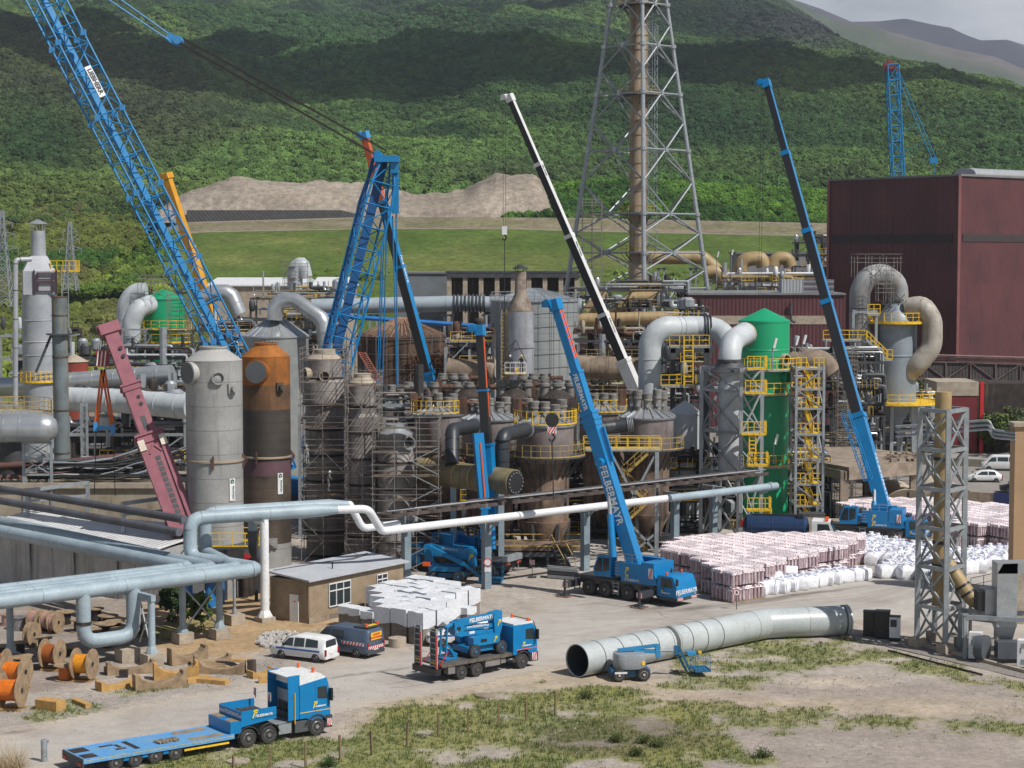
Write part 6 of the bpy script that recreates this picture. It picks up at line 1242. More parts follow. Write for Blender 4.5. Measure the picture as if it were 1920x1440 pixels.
q=MB(); a=[(c1.x+sx*.7,c1.y+sy*.7,zz(1170,127)) for sx,sy in ((-1,-1),(1,-1),(1,1),(-1,1))]; b=[(c1.x+sx*.38+.1,c1.y+sy*.38,zz(1202,127)) for sx,sy in ((-1,-1),(1,-1),(1,1),(-1,1))]; q.add(a+b,[(0,1,5,4),(1,2,6,5),(2,3,7,6),(3,0,4,7),(4,5,6,7),(0,3,2,1)]); q.build('transition_hopper',GALV,t,smooth=0)
q=MB(); cc=V(xx(1852,126.6),126.6,.95); q.lathe(cc,[(.2,-.35),(.85,-.3),(.85,.3),(.2,.35)],n=22,axis=(.8,-.6,0)); q.build('fan_scroll',mat('dark_grey_casing','50555b',.5),t); MB().box((c1.x+.5,126.3,.9),(2.6,1.0,1.1)).build('motor_box',mat('dark_grey_casing','50555b',.5),t)
t=thing('equipment_frame','grey steel frame spanning above the fan units','steel structure',tuple(G(1811,1232))); p=G(1809,1236); z=zz(1157,p.y)
q=MB(); q.beam((p.x,p.y,0),(p.x,p.y,z),.24); q.build('post',STEEL,t); q=MB(); q.beam((p.x+.2,p.y+2.4,0),(p.x+.2,p.y+2.4,z),.24); q.build('post',STEEL,t); q=MB(); q.beam((p.x,p.y,z),(p.x+9,p.y-2.4,z),.26,.3); q.beam((p.x+.2,p.y+2.4,z),(p.x+9,p.y,z),.26,.3); q.beam((p.x,p.y,z),(p.x+.2,p.y+2.4,z),.24); q.build('beam',STEEL,t)
for i,(px,py,lb) in enumerate(((1829,1238,'white electrical cabinet at the foot of the lattice tower'),(1920,1254,'white electrical cabinet at the right picture edge'))):
    p=G(px,py); t=thing('electrical_cabinet',lb,'cabinet',tuple(p),'white cabinets by the fans'); MB().box((p.x,p.y,1.05),(.85,.7,1.75),rz=-.35).build('body',WHITE,t); q=MB(); dv_=V(math.cos(-.35),math.sin(-.35),0); nv=V(math.sin(-.35),-math.cos(-.35),0)
    for z_ in (.55,1.6): q.box(V(p.x,p.y,z_)+nv*.36,(.32,.03,.28),rz=-.35)
    q.build('vent_grille',STEEL,t); MB().box((p.x,p.y,.1),(.7,.6,.2),rz=-.35).build('base',STEELD,t)
    q=MB(); [q.box(V(p.x,p.y,z_)+nv*.36-dv_*.2,(.07,.03,.07),rz=-.35) for z_ in (1.15,1.28,1.4)]; q.build('switch',BLKP,t)
t=thing('walkway_railing','dark railing of a small walkway left of the tall box duct','railing',tuple(W(1835,1110,133))); a=W(1820,1113,134); b=W(1868,1103,134); MB().beam(a,b,1.0,.12).build('deck',STEELD,t); MB().rail([a,b],r=.03,sp=.9,h=1.1).build('handrail',RUSTD,t); MB().beam(a,V(a.x,a.y,0),.2).build('post',STEELD,t); MB().beam(b,V(b.x,b.y,0),.2).build('post',STEELD,t)
t=thing('beige_tower_block','plain beige rendered tower wall at the right picture edge','building',tuple(G(1903,1130))); p=V(xx(1898,151.5),150,0); zt=zz(800,150)
MB().bx(p.x,p.x+6,150,151.5,0,zt).build('wall',mat('beige_render','a98c6c',.85,col2='997c5e',scale=.5,amt=.7,streak='7c6a55',sscale=1,sthr=(.66,.85)),t,smooth=0); MB().bx(p.x-.15,p.x+6,149.8,151.7,zt,zt+.3).build('roof_slab',CONCL,t,smooth=0)
MB().bx(xx(1885,140),xx(1960,140),139.5,141.5,0,zz(1060,140)).build('low_annex',CONCL,t,smooth=0)
q=MB(); a=G(1700,1205); b=G(1960,1272); q.beam(a+V(0,0,.12),b+V(0,0,.12),.3,.25); tag(q.build('concrete_kerb',CONCL,loc=a),'long low concrete kerb edging the fan area','kerb')
q=MB(); a=G(1665,1222); b=G(1820,1262)
for o in (0,.5,.9): q.beam(a+V(o*.6,-o,.09),b+V(o*.6,-o,.09),.07,.12)
tag(q.build('steel_rail',RUSTD,loc=a),'dark steel channels lying in the grass before the kerb','steel rail')
GRV=mat('grey_gravel','8c8680',.95,col2='6a645e',scale=6,amt=.9,bump=.05,bscale=14,fine=.3)
q=MB(); q.prism([tuple(G(a,b)[:2]) for a,b in ((1660,1212),(1800,1183),(1990,1220),(1990,1290))],.02,.03,'xy'); struct(q,'gravel_strip',GRV)
# thin steam pipes at the right
for i,(z_,) in enumerate(((0,),(.55,),(1.1,))):
    P=[W(1440+240,800+i*9,158),W(1855,788+i*8,152),W(1862,806+i*7,152),W(1905,812+i*6,150)]; t=thing('thin_steam_pipe',('top','middle','lowest')[i]+' of three thin grey pipes reaching the beige tower','pipe',tuple(P[0])); MB().pipe(P,.11,n=8,bend=.4).build('pipe_run',STEEL,t)
# ================================================================ CRANES
CRD=mat('crane_chassis_grey','3f4347',.5,col2='2e3032',amt=.7)
MAROON=mat('crane_maroon_paint','8c5560',.42,col2='7a4550',scale=1,amt=.8)
YCR=mat('crane_yellow_paint',(.62,.30,.02),.45)
BLUEL=mat('lighter_blue_deck_paint',(.035,.25,.56),.5,col2=(.05,.2,.42),amt=.8)  # a lighter tone of the crane blue
def hazard(parent,c,xd,zd,w,h,n=4,mats=(None,None),name='hazard_plate'):
    """red/white diagonal warning plate"""
    c,xd,zd=Vector(c),Vector(xd).normalized(),Vector(zd).normalized(); nr=xd.cross(zd)
    b=MB(); b.beam(c-xd*w/2,c+xd*w/2,.02,h,up=zd); o=b.build(name,mats[0] or WHITE,parent,smooth=0)
    q=MB(); N_=nr*.014; st=w/n
    for i in range(-1,n+1):
        pts=[]
        for u,v in ((i*st,0),(i*st+st*.5,0),(i*st+st*.5+h*.6,h),(i*st+h*.6,h)): pts.append((max(0,min(w,u)),v))
        if pts[1][0]-pts[0][0]<.01 and pts[2][0]-pts[3][0]<.01: continue
        P=[c+xd*(u-w/2)+zd*(v-h/2) for u,v in pts]; q.add([p+N_ for p in P]+[p-N_ for p in P],[(0,1,2,3),(7,6,5,4)])
    q.build('diagonal_stripe',mats[1] or RED,o,smooth=0); return o
RIM=mat('wheel_rim_grey','7c7f80',.4,.4)
def wheel(parent,x,y,r,w=.32,rim=RIM,side=1,n=26,knob=False):
    q=MB().lathe((x,y,r),[(r*.55,-w/2),(r*.9,-w/2),(r,-w*.36),(r,w*.36),(r*.9,w/2),(r*.55,w/2)],n=n,axis=(0,1,0))
    if knob:
        for i in range(22): a=i*2*math.pi/22; q.box((x+r*math.cos(a),y,r+r*math.sin(a)),(.05,w*.8,.07),tilt=Matrix.Rotation(-a,3,'Y'))
    t=q.build('wheel',BLK,parent); s=side*w/2
    q=MB().lathe((x,y+s*.98,r),[(r*.60,0),(r*.56,.02),(r*.50,-.06),(r*.22,-.04),(r*.2,.05),(.01,.05)][::1],n=20,axis=(0,side,0)); q.build('rim',rim,t); return t
def emblem(parent,c,xd,zd,s,txt=True,name='company_mark',m=None,tw=None):
    """yellow double-stroke mark with small white lettering to its right"""
    c,xd,zd=Vector(c),Vector(xd).normalized(),Vector(zd).normalized(); nr=xd.cross(zd); q=MB()
    def poly(pts): P=[c+xd*u*s+zd*v*s+nr*.015 for u,v in pts]; q.add(P,[tuple(range(len(P)))])
    poly([(-.3,-.5),(-.12,-.5),(.12,.2),(-.05,.2)]); poly([(-.12,.25),(-.05,.5),(.55,.5),(.45,.3)]); poly([(-.02,.05),(.05,.18),(.5,.22),(.35,.02)])
    q.build(name,mat('mark_yellow',(.8,.6,.02),.5),parent,smooth=0)
    if txt: text('FELBERMAYR',s*.42*(tw or 1),WHITE,'lettering',parent,c+xd*(s*1.35*(tw or 1))-zd*s*.3+nr*.015,xd,zd,align='CENTER',bold=.006)
def prismx(mb,poly,y0,y1): return mb.prism(poly,y0,y1,'xz')
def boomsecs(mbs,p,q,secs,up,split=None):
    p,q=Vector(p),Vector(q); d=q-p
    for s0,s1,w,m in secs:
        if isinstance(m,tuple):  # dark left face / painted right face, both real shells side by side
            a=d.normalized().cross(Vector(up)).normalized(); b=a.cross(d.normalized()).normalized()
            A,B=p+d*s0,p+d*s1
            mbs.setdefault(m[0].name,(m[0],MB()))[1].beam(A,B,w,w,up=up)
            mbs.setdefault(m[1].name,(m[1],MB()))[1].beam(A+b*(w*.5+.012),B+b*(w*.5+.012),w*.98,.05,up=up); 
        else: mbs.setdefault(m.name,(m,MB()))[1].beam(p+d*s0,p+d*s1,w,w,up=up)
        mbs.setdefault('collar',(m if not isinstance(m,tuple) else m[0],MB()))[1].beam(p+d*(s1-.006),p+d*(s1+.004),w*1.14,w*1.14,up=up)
def mobile_crane(label,loc,rz,P,Q,secs,up,col=BLUE,super_rz=math.pi,group=None,marks=True,headm=None,text_spec=(),detail=True,outr=True,cyl=.42,L=10.0,cylup=None):
    root=thing('mobile_crane',label,'mobile crane',(0,0,0),group); M=Matrix.Translation(loc)@Matrix.Rotation(rz,4,'Z'); Mi=M.inverted(); R3=Mi.to_3x3()
    q=MB(); q.bx(0,L-1.4,-1.15,1.15,.95,1.35); q.bx(-.2,L-2.2,-1.28,1.28,1.35,1.5); q.bx(.3,L-2,-.5,.5,.6,.95); q.build('chassis',CRD,root)
    for x in (1.3,2.95,5.2,6.85):
        for s in (-1,1): wheel(root,x,s*1.08,.66,.42,side=s)
    if detail:
        q=MB(); 
        for x in (.15,4.1,): 
            for i in range(4): q.box((x,-1.3,.45+i*.28),(.5,.12,.05))
            q.box((x-.26,-1.3,.9),(.04,.1,1.1)); q.box((x+.26,-1.3,.9),(.04,.1,1.1))
        q.build('steps',STEEL,root)
    q=MB(); prismx(q,[(L-3.9,1.5),(L-3.9,2.1),(L-2.1,2.25),(L-1.9,1.5)],-1.28,1.28); q.bx(L-5.4,L-3.92,-1.28,1.28,1.5,2.0); b=q.build('engine_cover',col,root)
    q=MB(); prismx(q,[(L-1.88,.75),(L-1.88,2.28),(L-1.7,2.38),(L-.5,2.36),(L-.32,2.28),(L-.02,1.55),(L,.75)],-1.3,1.3); cab=q.build('driver_cab',col,root)
    q=MB(); q.add([(L-.32,-1.15,2.2),(L-.32,1.15,2.2),(L-.05,1.15,1.42),(L-.05,-1.15,1.42)],[(0,3,2,1)]); 
    for v in range(4): q.v[v]=(q.v[v][0]+.03,q.v[v][1],q.v[v][2])
    q.build('windscreen',GLASS,cab,smooth=0)
    for s in (-1,1): q=MB(); P_=[(L-1.5,s*1.315,2.2),(L-.55,s*1.315,2.2),(L-.35,s*1.315,1.5),(L-1.5,s*1.315,1.5)]; q.add(P_,[(0,1,2,3) if s<0 else (3,2,1,0)]); q.build('side_window',GLASS,cab,smooth=0)
    q=MB(); q.bx(L-1.7,L+.05,-1.32,1.32,.5,.75); q.build('bumper',CRD,cab)
    if detail:
        MB().bx(L-1.3,L-1.26,-1.325,-1.3,.8,2.3).build('door_seam',CRD,cab); MB().box((L+.12,-1.42,2.0),(.12,.22,.5)).beam((L-.2,-1.3,2.3),(L+.12,-1.42,2.2),.04).build('mirror',BLKP,cab); q=MB(); [q.box((L+.03,y,.9),(.05,.3,.14)) for y in (-1.05,1.05)]; q.build('headlight',STEEL,cab); q=MB(); q.tube((L-2.6,-.9,2.1),(L-2.6,.9,2.1),.3,n=12); q.tube((L-3.2,.5,2.2),(L-3.2,.5,2.9),.09,n=8); q.build('exhaust_and_hoses',STEELD,root); MB().lathe((L-2.4,1.0,2.2),[(.2,0),(.28,.2),(.2,.45)],n=12).build('hook_ball',BLKP,root)
    for y in (-.95,.95): MB().lathe((L-1.2,y,2.4),[(.1,0),(.1,.22),(.02,.24)],n=10).build('beacon',ORG_,cab)
    if marks:
        text('FELBERMAYR',.48,WHITE,'lettering',cab,(L+.012,0,1.15),(0,1,0),(0,0,1),bold=.012)
        for s in (-.9,.9): hazard(cab,(L+.06,s,.64),(0,1,0),(0,0,1),.7,.2,4)
        emblem(root,(L-4.9,-1.295,1.85),(1,0,0),(0,0,1),.5); emblem(root,(L-1.4,-1.315,1.15),(1,0,0),(0,0,1),.3)
    if outr:
        for x,n_ in ((.1,0),(L-2.5,1)):
            for s in (-1,1):
                q=MB(); q.beam((x+.2,s*1.2,.95),(x+.2,s*3.0,.95),.34,.5); q.beam((x+.2,s*3.0,.1),(x+.2,s*3.0,1.4),.14); q.box((x+.2,s*3.0,.12),(.6,.6,.06)); o=q.build('outrigger',CRD,root)
                q=MB(); q.box((x+.2,s*3.0,.045),(1.1,1.1,.07),rz=.2); q.build('spreader_board',mat('reddish_timber_pad','6f554b',.9),o)
                hazard(o,(x+.2-.19,s*2.6,.95) if 0 else (x+.2,s*3.02,.95),(1,0,0),(0,0,1),.5,.42,3)
    # superstructure turned on the carrier
    S=Matrix.Rotation(super_rz,3,'Z'); c0=Vector((4.6,0,0))
    def sx(p): p=Vector(p); r=S@Vector((p.x,p.y,0)); return c0+Vector((r.x,r.y,p.z))
    def sbox(mb,x0,x1,y0,y1,z0,z1): c=sx(((x0+x1)/2,(y0+y1)/2,(z0+z1)/2)); mb.box(c,(x1-x0,y1-y0,z1-z0),rz=super_rz); return mb
    q=MB().lathe((4.6,0,1.5),[(.95,0),(.95,.35)],n=24); q.build('slewing_ring',CRD,root)
    q=MB(); sbox(q,-2.6,1.6,-.95,.95,1.85,2.45); sbox(q,-3.2,-2.0,-1.3,1.3,1.9,3.2); sbox(q,-2.4,.6,.75,1.25,1.85,3.0); sbox(q,-2.4,-.2,-1.25,-.75,2.0,3.3); up_=q.build('superstructure',col,root)
    if detail:
        q=MB(); rail=[sx(p) for p in ((-1.8,1.25,3.0),(1.2,1.25,3.0))]; q.rail(rail,h=.7,sp=.8,r=.03,toe=False); q.build('handrail',STEEL,up_)
        q=MB(); [q.beam(sx((.2,1.27,2.0+i*.25)),sx((.6,1.27,2.0+i*.25)),.05) for i in range(5)]; q.build('ladder',STEEL,up_)
    if marks: 
        xd=S@Vector((-1,0,0)) if math.cos(super_rz)>0 else S@Vector((-1,0,0)); emblem(root,sx((-.5,1.27,2.4)),xd,(0,0,1),.55,txt=False)
        hazard(root,sx((-2.9,1.33,2.4)),S@Vector((-1,0,0)),(0,0,1),.4,.8,2)
    # operator cab at the front left of the superstructure
    q=MB(); poly=[(1.0,1.7),(1.0,3.35),(2.3,3.3),(2.75,2.2),(2.6,1.7)]; n=len(poly); vs=[sx((u,.55,w)) for u,w in poly]+[sx((u,1.35,w)) for u,w in poly]; q.add(vs,[tuple(range(n-1,-1,-1)),tuple(range(n,2*n))]+[(i,(i+1)%n,n+(i+1)%n,n+i) for i in range(n)]); oc=q.build('operator_cab',col,root,smooth=0)
    for y in (.54,1.36):
        q=MB(); q.add([sx((u,y,w)) for u,w in ((1.15,2.25),(1.15,3.2),(1.75,3.2),(1.75,2.05))],[(0,1,2,3)]); q.add([sx((u,y,w)) for u,w in ((1.83,2.05),(1.83,3.2),(2.22,3.17),(2.6,2.25),(2.55,2.05))],[(0,1,2,3,4)]); q.build('window',GLASS,oc,smooth=0)
    q=MB(); q.add([sx(p) for p in ((2.32,.6,3.22),(2.32,1.3,3.22),(2.77,1.3,2.2),(2.77,.6,2.2))],[(0,1,2,3)]); q.build('windscreen',GLASS,oc,smooth=0)
    # boom
    Pl,Ql=Mi@Vector(P),Mi@Vector(Q); ul=R3@Vector(up); mbs={}; boomsecs(mbs,Pl,Ql,secs,ul)
    bo=None
    for k,(m,mb) in mbs.items():
        nm='boom_collar' if k=='collar' else ('boom' if bo is None else 'boom_face'); o=mb.build(nm,m,root,smooth=0); bo=bo or o
    d=(Ql-Pl); dn=d.normalized(); w=secs[-1][2]
    q=MB(); q.beam(Ql-dn*.3,Ql+dn*.6,w*1.5,w*1.3,up=ul); sd=-(dn.cross(ul)).normalized(); lv=R3@V(-1,0,0); q.tube(Ql+dn*.3-dn.cross(ul).normalized()*.5+lv*.5,Ql+dn*.3+dn.cross(ul).normalized()*.5+lv*.5,.32,n=14); q.box(Ql+dn*.2+lv*.6,(.9,.5,.5)); q.build('boom_head',headm or col,root)
    f=Pl.lerp(Ql,cyl*secs[0][1]*1.6); cb=sx((1.3,0,2.3)) if cylup is None else Mi@Vector(cylup); mid=cb.lerp(f,.5); q=MB(); q.tube(cb,mid,.27,n=14); q.build('lift_cylinder',col,root); MB().tube(mid,f,.17,n=12).build('piston_rod',STEEL,root)
    a=dn.cross(ul).normalized(); b=a.cross(dn).normalized()
    for (txt,s,face,size,m,off) in text_spec:
        w_=[x[2] for x in secs if x[0]<=s<=x[1]][0]; nrm={'R':b,'L':a,'l':-a,'r':-b}[face]; xd=-dn; ud=nrm.cross(xd)
        text(txt,size,m,'lettering',bo,Pl+d*s+nrm*(w_/2+(.045 if face=='R' and len(secs)>1 and s>secs[0][1] else .014)),xd,ud,bold=.012)
    root['_b']=0; del root['_b']
    place(root,loc,rz); return root,M,Mi,(Pl,Ql,dn,a,b)
def wob(mb,name,m,root,Mi,**k):
    mb.v=[tuple(Mi@Vector(p)) for p in mb.v]; return mb.build(name,m,root,**k)
def rz_from(px1,py1,px2,py2): a,b=G(px1,py1),G(px2,py2); return math.atan2(b.y-a.y,b.x-a.x)
def put(px,py,rz,lx,ly): p=G(px,py); o=Matrix.Rotation(rz,3,'Z')@V(lx,ly,0); return p-o
UP=(.86,-.5,.1)
# front large mobile crane
rz=rad(-41); loc=put(1103,1116,rz,1.3,-1.28)
r,M,Mi,_=mobile_crane('large blue four-axle mobile crane on outriggers in the open yard, boom up to the left',loc,rz,W(1195,1068,149.5),W(1043,575,152),[(0,.55,1.0,BLUE),(.55,.57,1.12,BLUE),(.57,.595,1.02,BLUE),(.595,.75,.8,BLUE),(.75,1,.64,BLUE)],UP,text_spec=(('FELBERMAYR',.285,'l',.84,WHITE,0),('FELBERMAYR',.675,'l',.52,WHITE,0)),cylup=tuple(W(1150,1045,149)))
q=MB(); p,q_=W(1195,1068,149.5),W(1043,575,152); d=q_-p; dn=d.normalized(); a=dn.cross(Vector(UP)).normalized(); b=a.cross(dn).normalized()
for o in (-.16,.2): q.beam(p+d*.80+b*.345+a*o,p+d*.985+b*.345+a*o,.17,.02,up=b)
wob(q,'orange_stripe',ORG_,r,Mi,smooth=0)
q=MB(); q.tube(p+d*.41-a*.2,p+d*.41-a*.95,.35,n=14); q.beam(p+d*.53+b*.8,p+d*.40+b*.75,.18,.3,up=b); wob(q,'boom_bracket',BLUE,r,Mi)
h=W(1036,572,152); hb=W(1035,785,152)
for o in (-.1,.1): wob(MB().tube(h+V(o,0,0),hb+V(o,0,.6),.022,n=4),'hoist_rope',BLKP,r,Mi)
t=thing('hook_block','black hook block with red and white stripes before the front converter roof','hook block',tuple(hb)); MB().lathe(hb+V(0,-.25,-.1),[(.05,0),(.55,.02),(.55,.45),(.05,.5)],n=18,axis=(0,1,0)).build('sheave',BLKP,t); hazard(t,hb+V(0,-.2,-.85),(1,0,0),(0,0,1),.7,.6,3); MB().pipe([hb-V(0,0,1.1),hb-V(-.25,0,1.5),hb-V(0,0,1.9),hb-V(.25,0,1.6)],.08,n=8).build('hook',BLKP,t); MB().tube(hb-V(0,0,1.8),W(1038,938,152),.05,n=6).build('chain',RUSTD,t)
# second mobile crane at right
rz2=rad(-20); loc=put(1715,1022,rz2,9.0,-1.3)
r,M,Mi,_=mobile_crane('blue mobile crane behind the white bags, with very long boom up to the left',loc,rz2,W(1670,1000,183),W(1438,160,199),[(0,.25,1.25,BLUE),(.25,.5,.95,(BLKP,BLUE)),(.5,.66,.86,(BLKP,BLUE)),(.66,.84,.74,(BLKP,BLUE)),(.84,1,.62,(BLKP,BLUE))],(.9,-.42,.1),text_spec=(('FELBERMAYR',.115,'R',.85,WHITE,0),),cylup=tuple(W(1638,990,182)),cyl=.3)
q=MB(); lattice(q,W(1628,900,181.5),W(1584,772,182.5),.75,.7,.9,.045,.025); wob(q,'folded_jib',BLUE,r,Mi)
for o in (-.12,.15): wob(MB().tube(W(1430,162,199)+V(o,0,0),W(1424,560,199)+V(o,0,0),.025,n=4),'hoist_rope',BLKP,r,Mi)
# crane behind the no-entry column
rz3=rad(150); loc=put(955,1083,rz3,0,0)
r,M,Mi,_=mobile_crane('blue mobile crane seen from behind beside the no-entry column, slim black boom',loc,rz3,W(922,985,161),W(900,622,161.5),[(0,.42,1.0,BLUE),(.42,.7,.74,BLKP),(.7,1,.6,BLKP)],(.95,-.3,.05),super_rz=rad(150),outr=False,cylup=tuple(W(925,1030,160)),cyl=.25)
q=MB(); p,q_=W(922,985,161),W(900,622,161.5); d=q_-p; a_=d.normalized().cross(V(.95,-.3,.05)).normalized(); b_=a_.cross(d.normalized()).normalized(); q.beam(p+d*.56+b_*.385,p+d*.69+b_*.385,.2,.02,up=b_); q.beam(p+d*.71+b_*.315,p+d*.97+b_*.315,.22,.02,up=b_); wob(q,'orange_stripe',ORG_,r,Mi,smooth=0)
q=MB(); q.beam(W(909,955,159.5),W(896,812,160),.85,.6,up=(.3,-1,0)); q.beam(W(907,1010,159.5),W(909,955,159.5),.6); wob(q,'folded_jib',BLUE,r,Mi); q=MB(); q.beam(W(911,950,159.1),W(901,830,159.6),.12,.02,up=(0,-1,0)); wob(q,'jib_stripe',ORG_,r,Mi)
q=MB(); q.box((-.3,0,1.75),(.5,2.5,.5)); q.build('rear_locker',STEEL,r); 
for s in (-.9,.9): hazard(r,(-.42,s,1.3),(0,1,0),(0,0,1),.7,.22,3,mats=(ORG_,BLKP))
# other telescopic booms further back
mc=mobile_crane('distant blue mobile crane with orange-topped boom right of the blue lattice derrick',V(xx(840,238)-4.6,240,0),rad(8),W(846,862,240),W(684,256,240),[(0,.27,1.25,BLUE),(.27,.6,1.05,(BLKP,BLUE)),(.6,.8,.92,(BLKP,BLUE)),(.8,1,.8,mat('orange_red_boom',(.5,.10,.03),.5))],(.93,-.36,.1),text_spec=(('FELBERMAYR',.59,'R',.62,WHITE,0),),marks=False,detail=False,outr=False,headm=BLUEL)
WB=mat('crane_white_paint','cfd0d0',.45,amt=.4)
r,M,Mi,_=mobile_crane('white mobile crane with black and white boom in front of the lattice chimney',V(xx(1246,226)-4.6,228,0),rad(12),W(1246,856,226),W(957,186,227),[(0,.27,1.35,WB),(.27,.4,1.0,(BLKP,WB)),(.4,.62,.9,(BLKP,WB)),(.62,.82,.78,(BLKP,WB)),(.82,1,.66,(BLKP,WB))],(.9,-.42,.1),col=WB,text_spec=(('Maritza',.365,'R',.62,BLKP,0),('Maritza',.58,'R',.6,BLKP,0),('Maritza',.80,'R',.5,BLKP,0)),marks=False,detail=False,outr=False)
h=W(945,190,227); hb=W(946,432,227)
for o in (-.15,.15): wob(MB().tube(h+V(o,0,0),hb+V(o,0,.6),.03,n=4),'hoist_rope',BLKP,r,Mi)
t=thing('hook_block','small white hook block hanging over the green embankment','hook block',tuple(hb)); MB().box(hb,(.6,.3,1.0)).build('cheek_plate',WHITE,t); MB().pipe([hb-V(0,0,.5),hb-V(-.25,0,.8),hb-V(0,0,1.2),hb-V(.25,0,.9)],.09,n=8).build('hook',RUSTD,t); MB().tube(hb-V(0,0,1.1),W(946,650,227),.05,n=5).build('sling',BLKP,t)
mobile_crane('yellow mobile crane whose boom tip shows left of the big blue lattice boom',V(xx(452,300)-4.6,301,0),rad(5),W(456,770,300),W(313,332,300),[(0,.3,1.5,YCR),(.3,.7,1.25,YCR),(.7,1,1.1,YCR)],(.9,-.42,.1),col=YCR,marks=False,detail=False,outr=False)
# maroon crane
r,M,Mi,ax=mobile_crane('maroon mobile crane with thick boom leaning left in front of the silver ducts',V(xx(352,152)-5.2,154.5,0),rad(15),W(346,1000,151),W(207,622,156),[(0,.44,1.95,MAROON),(.44,.475,2.1,MAROON),(.475,.70,1.3,MAROON),(.70,.725,1.5,MAROON),(.725,1,1.12,MAROON)],(.25,-.95,.2),col=mat('crane_red_paint',(.32,.012,.02),.4),marks=False,detail=False,outr=False,headm=MAROON)
p,q_=W(346,1000,151),W(207,622,156); d=q_-p; dn=d.normalized(); a=dn.cross(V(.25,-.95,.2)).normalized(); b=a.cross(dn).normalized()
q=MB()
for s in range(13): q.beam(p+d*(.03+s*.026)+b*.985,p+d*(.05+s*.026)+b*.985,.42,.02,up=b)
q.beam(p+d*.5+b*.66,p+d*.565+b*.66,.4,.02,up=b); wob(q,'boom_ladder_windows',STEELD,r,Mi,smooth=0)
q=MB()
for s in (-.85,.85): q.beam(p+d*.02+b*1.02+a*s,p+d*.40+b*.95+a*s,.5,.3,up=b)
wob(q,'side_beam',MAROON,r,Mi,smooth=0); q=MB()
for s in (-.87,.87): q.beam(p+d*.40+b*1.06+a*s,p+d*.45+b*1.04+a*s,.52,.34,up=b)
wob(q,'cream_cap',mat('cream_paint','cfc5b4',.5),r,Mi,smooth=0); q=MB(); q.beam(p+d*.38+b*1.0-a*.5,p+d*.42+b*1.0,.14,up=b); q.beam(p+d*.38+b*1.0+a*.5,p+d*.42+b*1.0,.14,up=b); wob(q,'cross_strut',MAROON,r,Mi)
q=MB()
for s in (.62,.655,.86,.9): q.tube(p+d*s+b*.64+a*.25,p+d*s+b*.7+a*.25,.16,n=12)
wob(q,'boom_eyelet',BLKP,r,Mi)
hk=W(193,672,156); t=thing('hook_block','dark red striped hook block hanging from the maroon crane','hook block',tuple(hk)); MB().box(hk,(.95,.5,1.3)).build('cheek_plate',mat('crane_red_paint',(.3,.01,.02),.4),t); q=MB(); [q.beam(hk+V(-.45+i*.3,-.27,-.6),hk+V(-.3+i*.3,-.27,.6),.1,.02) for i in range(3)]; q.build('stripe',WHITE,t); q=MB(); [q.tube(hk+V(o,0,.5),W(196,618,156)+V(o,0,0),.025,n=4) for o in (-.3,-.1,.1,.3)]; q.build('hoist_rope',BLKP,t)
ap=hk-V(0,0,.9); sb0,sb1=W(180,800,156),W(212,804,156); t=thing('sling_set','bright orange lifting slings holding a blue spreader bar, chains below','slings',tuple(ap)); OS=mat('orange_sling',(.62,.11,.01),.6)
for e in (sb0,sb1): MB().beam(ap+V(-.12,0,0),e+V(-.1,0,0),.15).beam(ap+V(.12,0,0),e+V(.1,0,0),.15).build('sling',OS,t)
MB().beam(sb0-V(.2,0,0),sb1+V(.2,0,0),.26).box(sb0,(.35,.35,.75)).box(sb1,(.35,.35,.75)).build('spreader_bar',BLUEL,t)
for e,pp in ((sb0,(177,925)),(sb1,(216,930))): MB().tube(e-V(0,0,.4),W(*pp,156),.035,n=5).build('chain',BLKP,t)
# ---------------------------------------------------------------- the giant lattice boom crane
D=205; pv=W(556,905,D); t=thing('crawler_crane','giant blue lattice boom crane, boom leaning left out of the picture and derrick leaning right','crawler crane',(pv.x,D,0))
tip=W(-95,-350,D-2); d=(tip-pv).normalized(); q=MB(); up=(.45,-.85,.2); lattice(q,pv+d*1.5,tip,3.0,2.7,2.5,.13,.062,up=up,taper=(.35,.5)); q.build('main_boom',BLUE,t)
a=d.cross(Vector(up)).normalized(); b=a.cross(d).normalized(); L=(tip-pv).length; q=MB(); q.beam(pv+d*6+a*.2-b*1.0,tip+a*.2-b*1.0,.85,.06,up=b); q.build('boom_walkway',BLUE,t)
q=MB()
for i in range(1,9): c=pv+d*(L*i/9); [q.box(c+a*sx_*1.5+b*sy_*1.35,(.5,.5,.6)) for sx_ in (-1,1) for sy_ in (-1,1)]
q.build('joint_lug',BLUEL,t)
s_=(W(172,157,D-2)-pv).dot(d); c=pv+d*s_+b*1.45+a*.1; B=MB().beam(c-d*1.75,c+d*1.75,.72,.05,up=b).build('sign_board',WHITE,t,smooth=0); text('LIEBHERR',.68,BLKP,'lettering',B,c+b*.04,-d,b.cross(-d),bold=.03)
dh=W(724,302,D+1); d2=(dh-(pv+V(1,0,0))).normalized(); up2=(.35,-.9,0); q=MB(); pd=pv+V(1.0,0,0); lattice(q,pd+d2*1.5,dh,2.9,2.5,2.4,.13,.065,up=up2,taper=(.35,.45)); q.build('derrick_mast',BLUE,t)
a2=d2.cross(Vector(up2)).normalized(); b2=a2.cross(d2).normalized(); q=MB(); q.beam(pd+d2*5-b2*.9,dh-b2*.9,1.0,.06,up=b2); q.beam(pd+d2*5-b2*.9-a2*1.2,dh-b2*.9-a2*1.2,.35,.35,up=b2); q.build('mast_walkway',mat('deep_blue_paint',(.006,.08,.24),.5),t)
q=MB(); q.box(dh+V(.1,0,.2),(2.6,2.4,.7)); q.box(dh+V(.9,0,-.5),(.8,1.6,1.6)); q.tube(dh+V(-.9,-1,.6),dh+V(-.9,1,.6),.5,n=14); q.build('mast_head',BLUE,t)
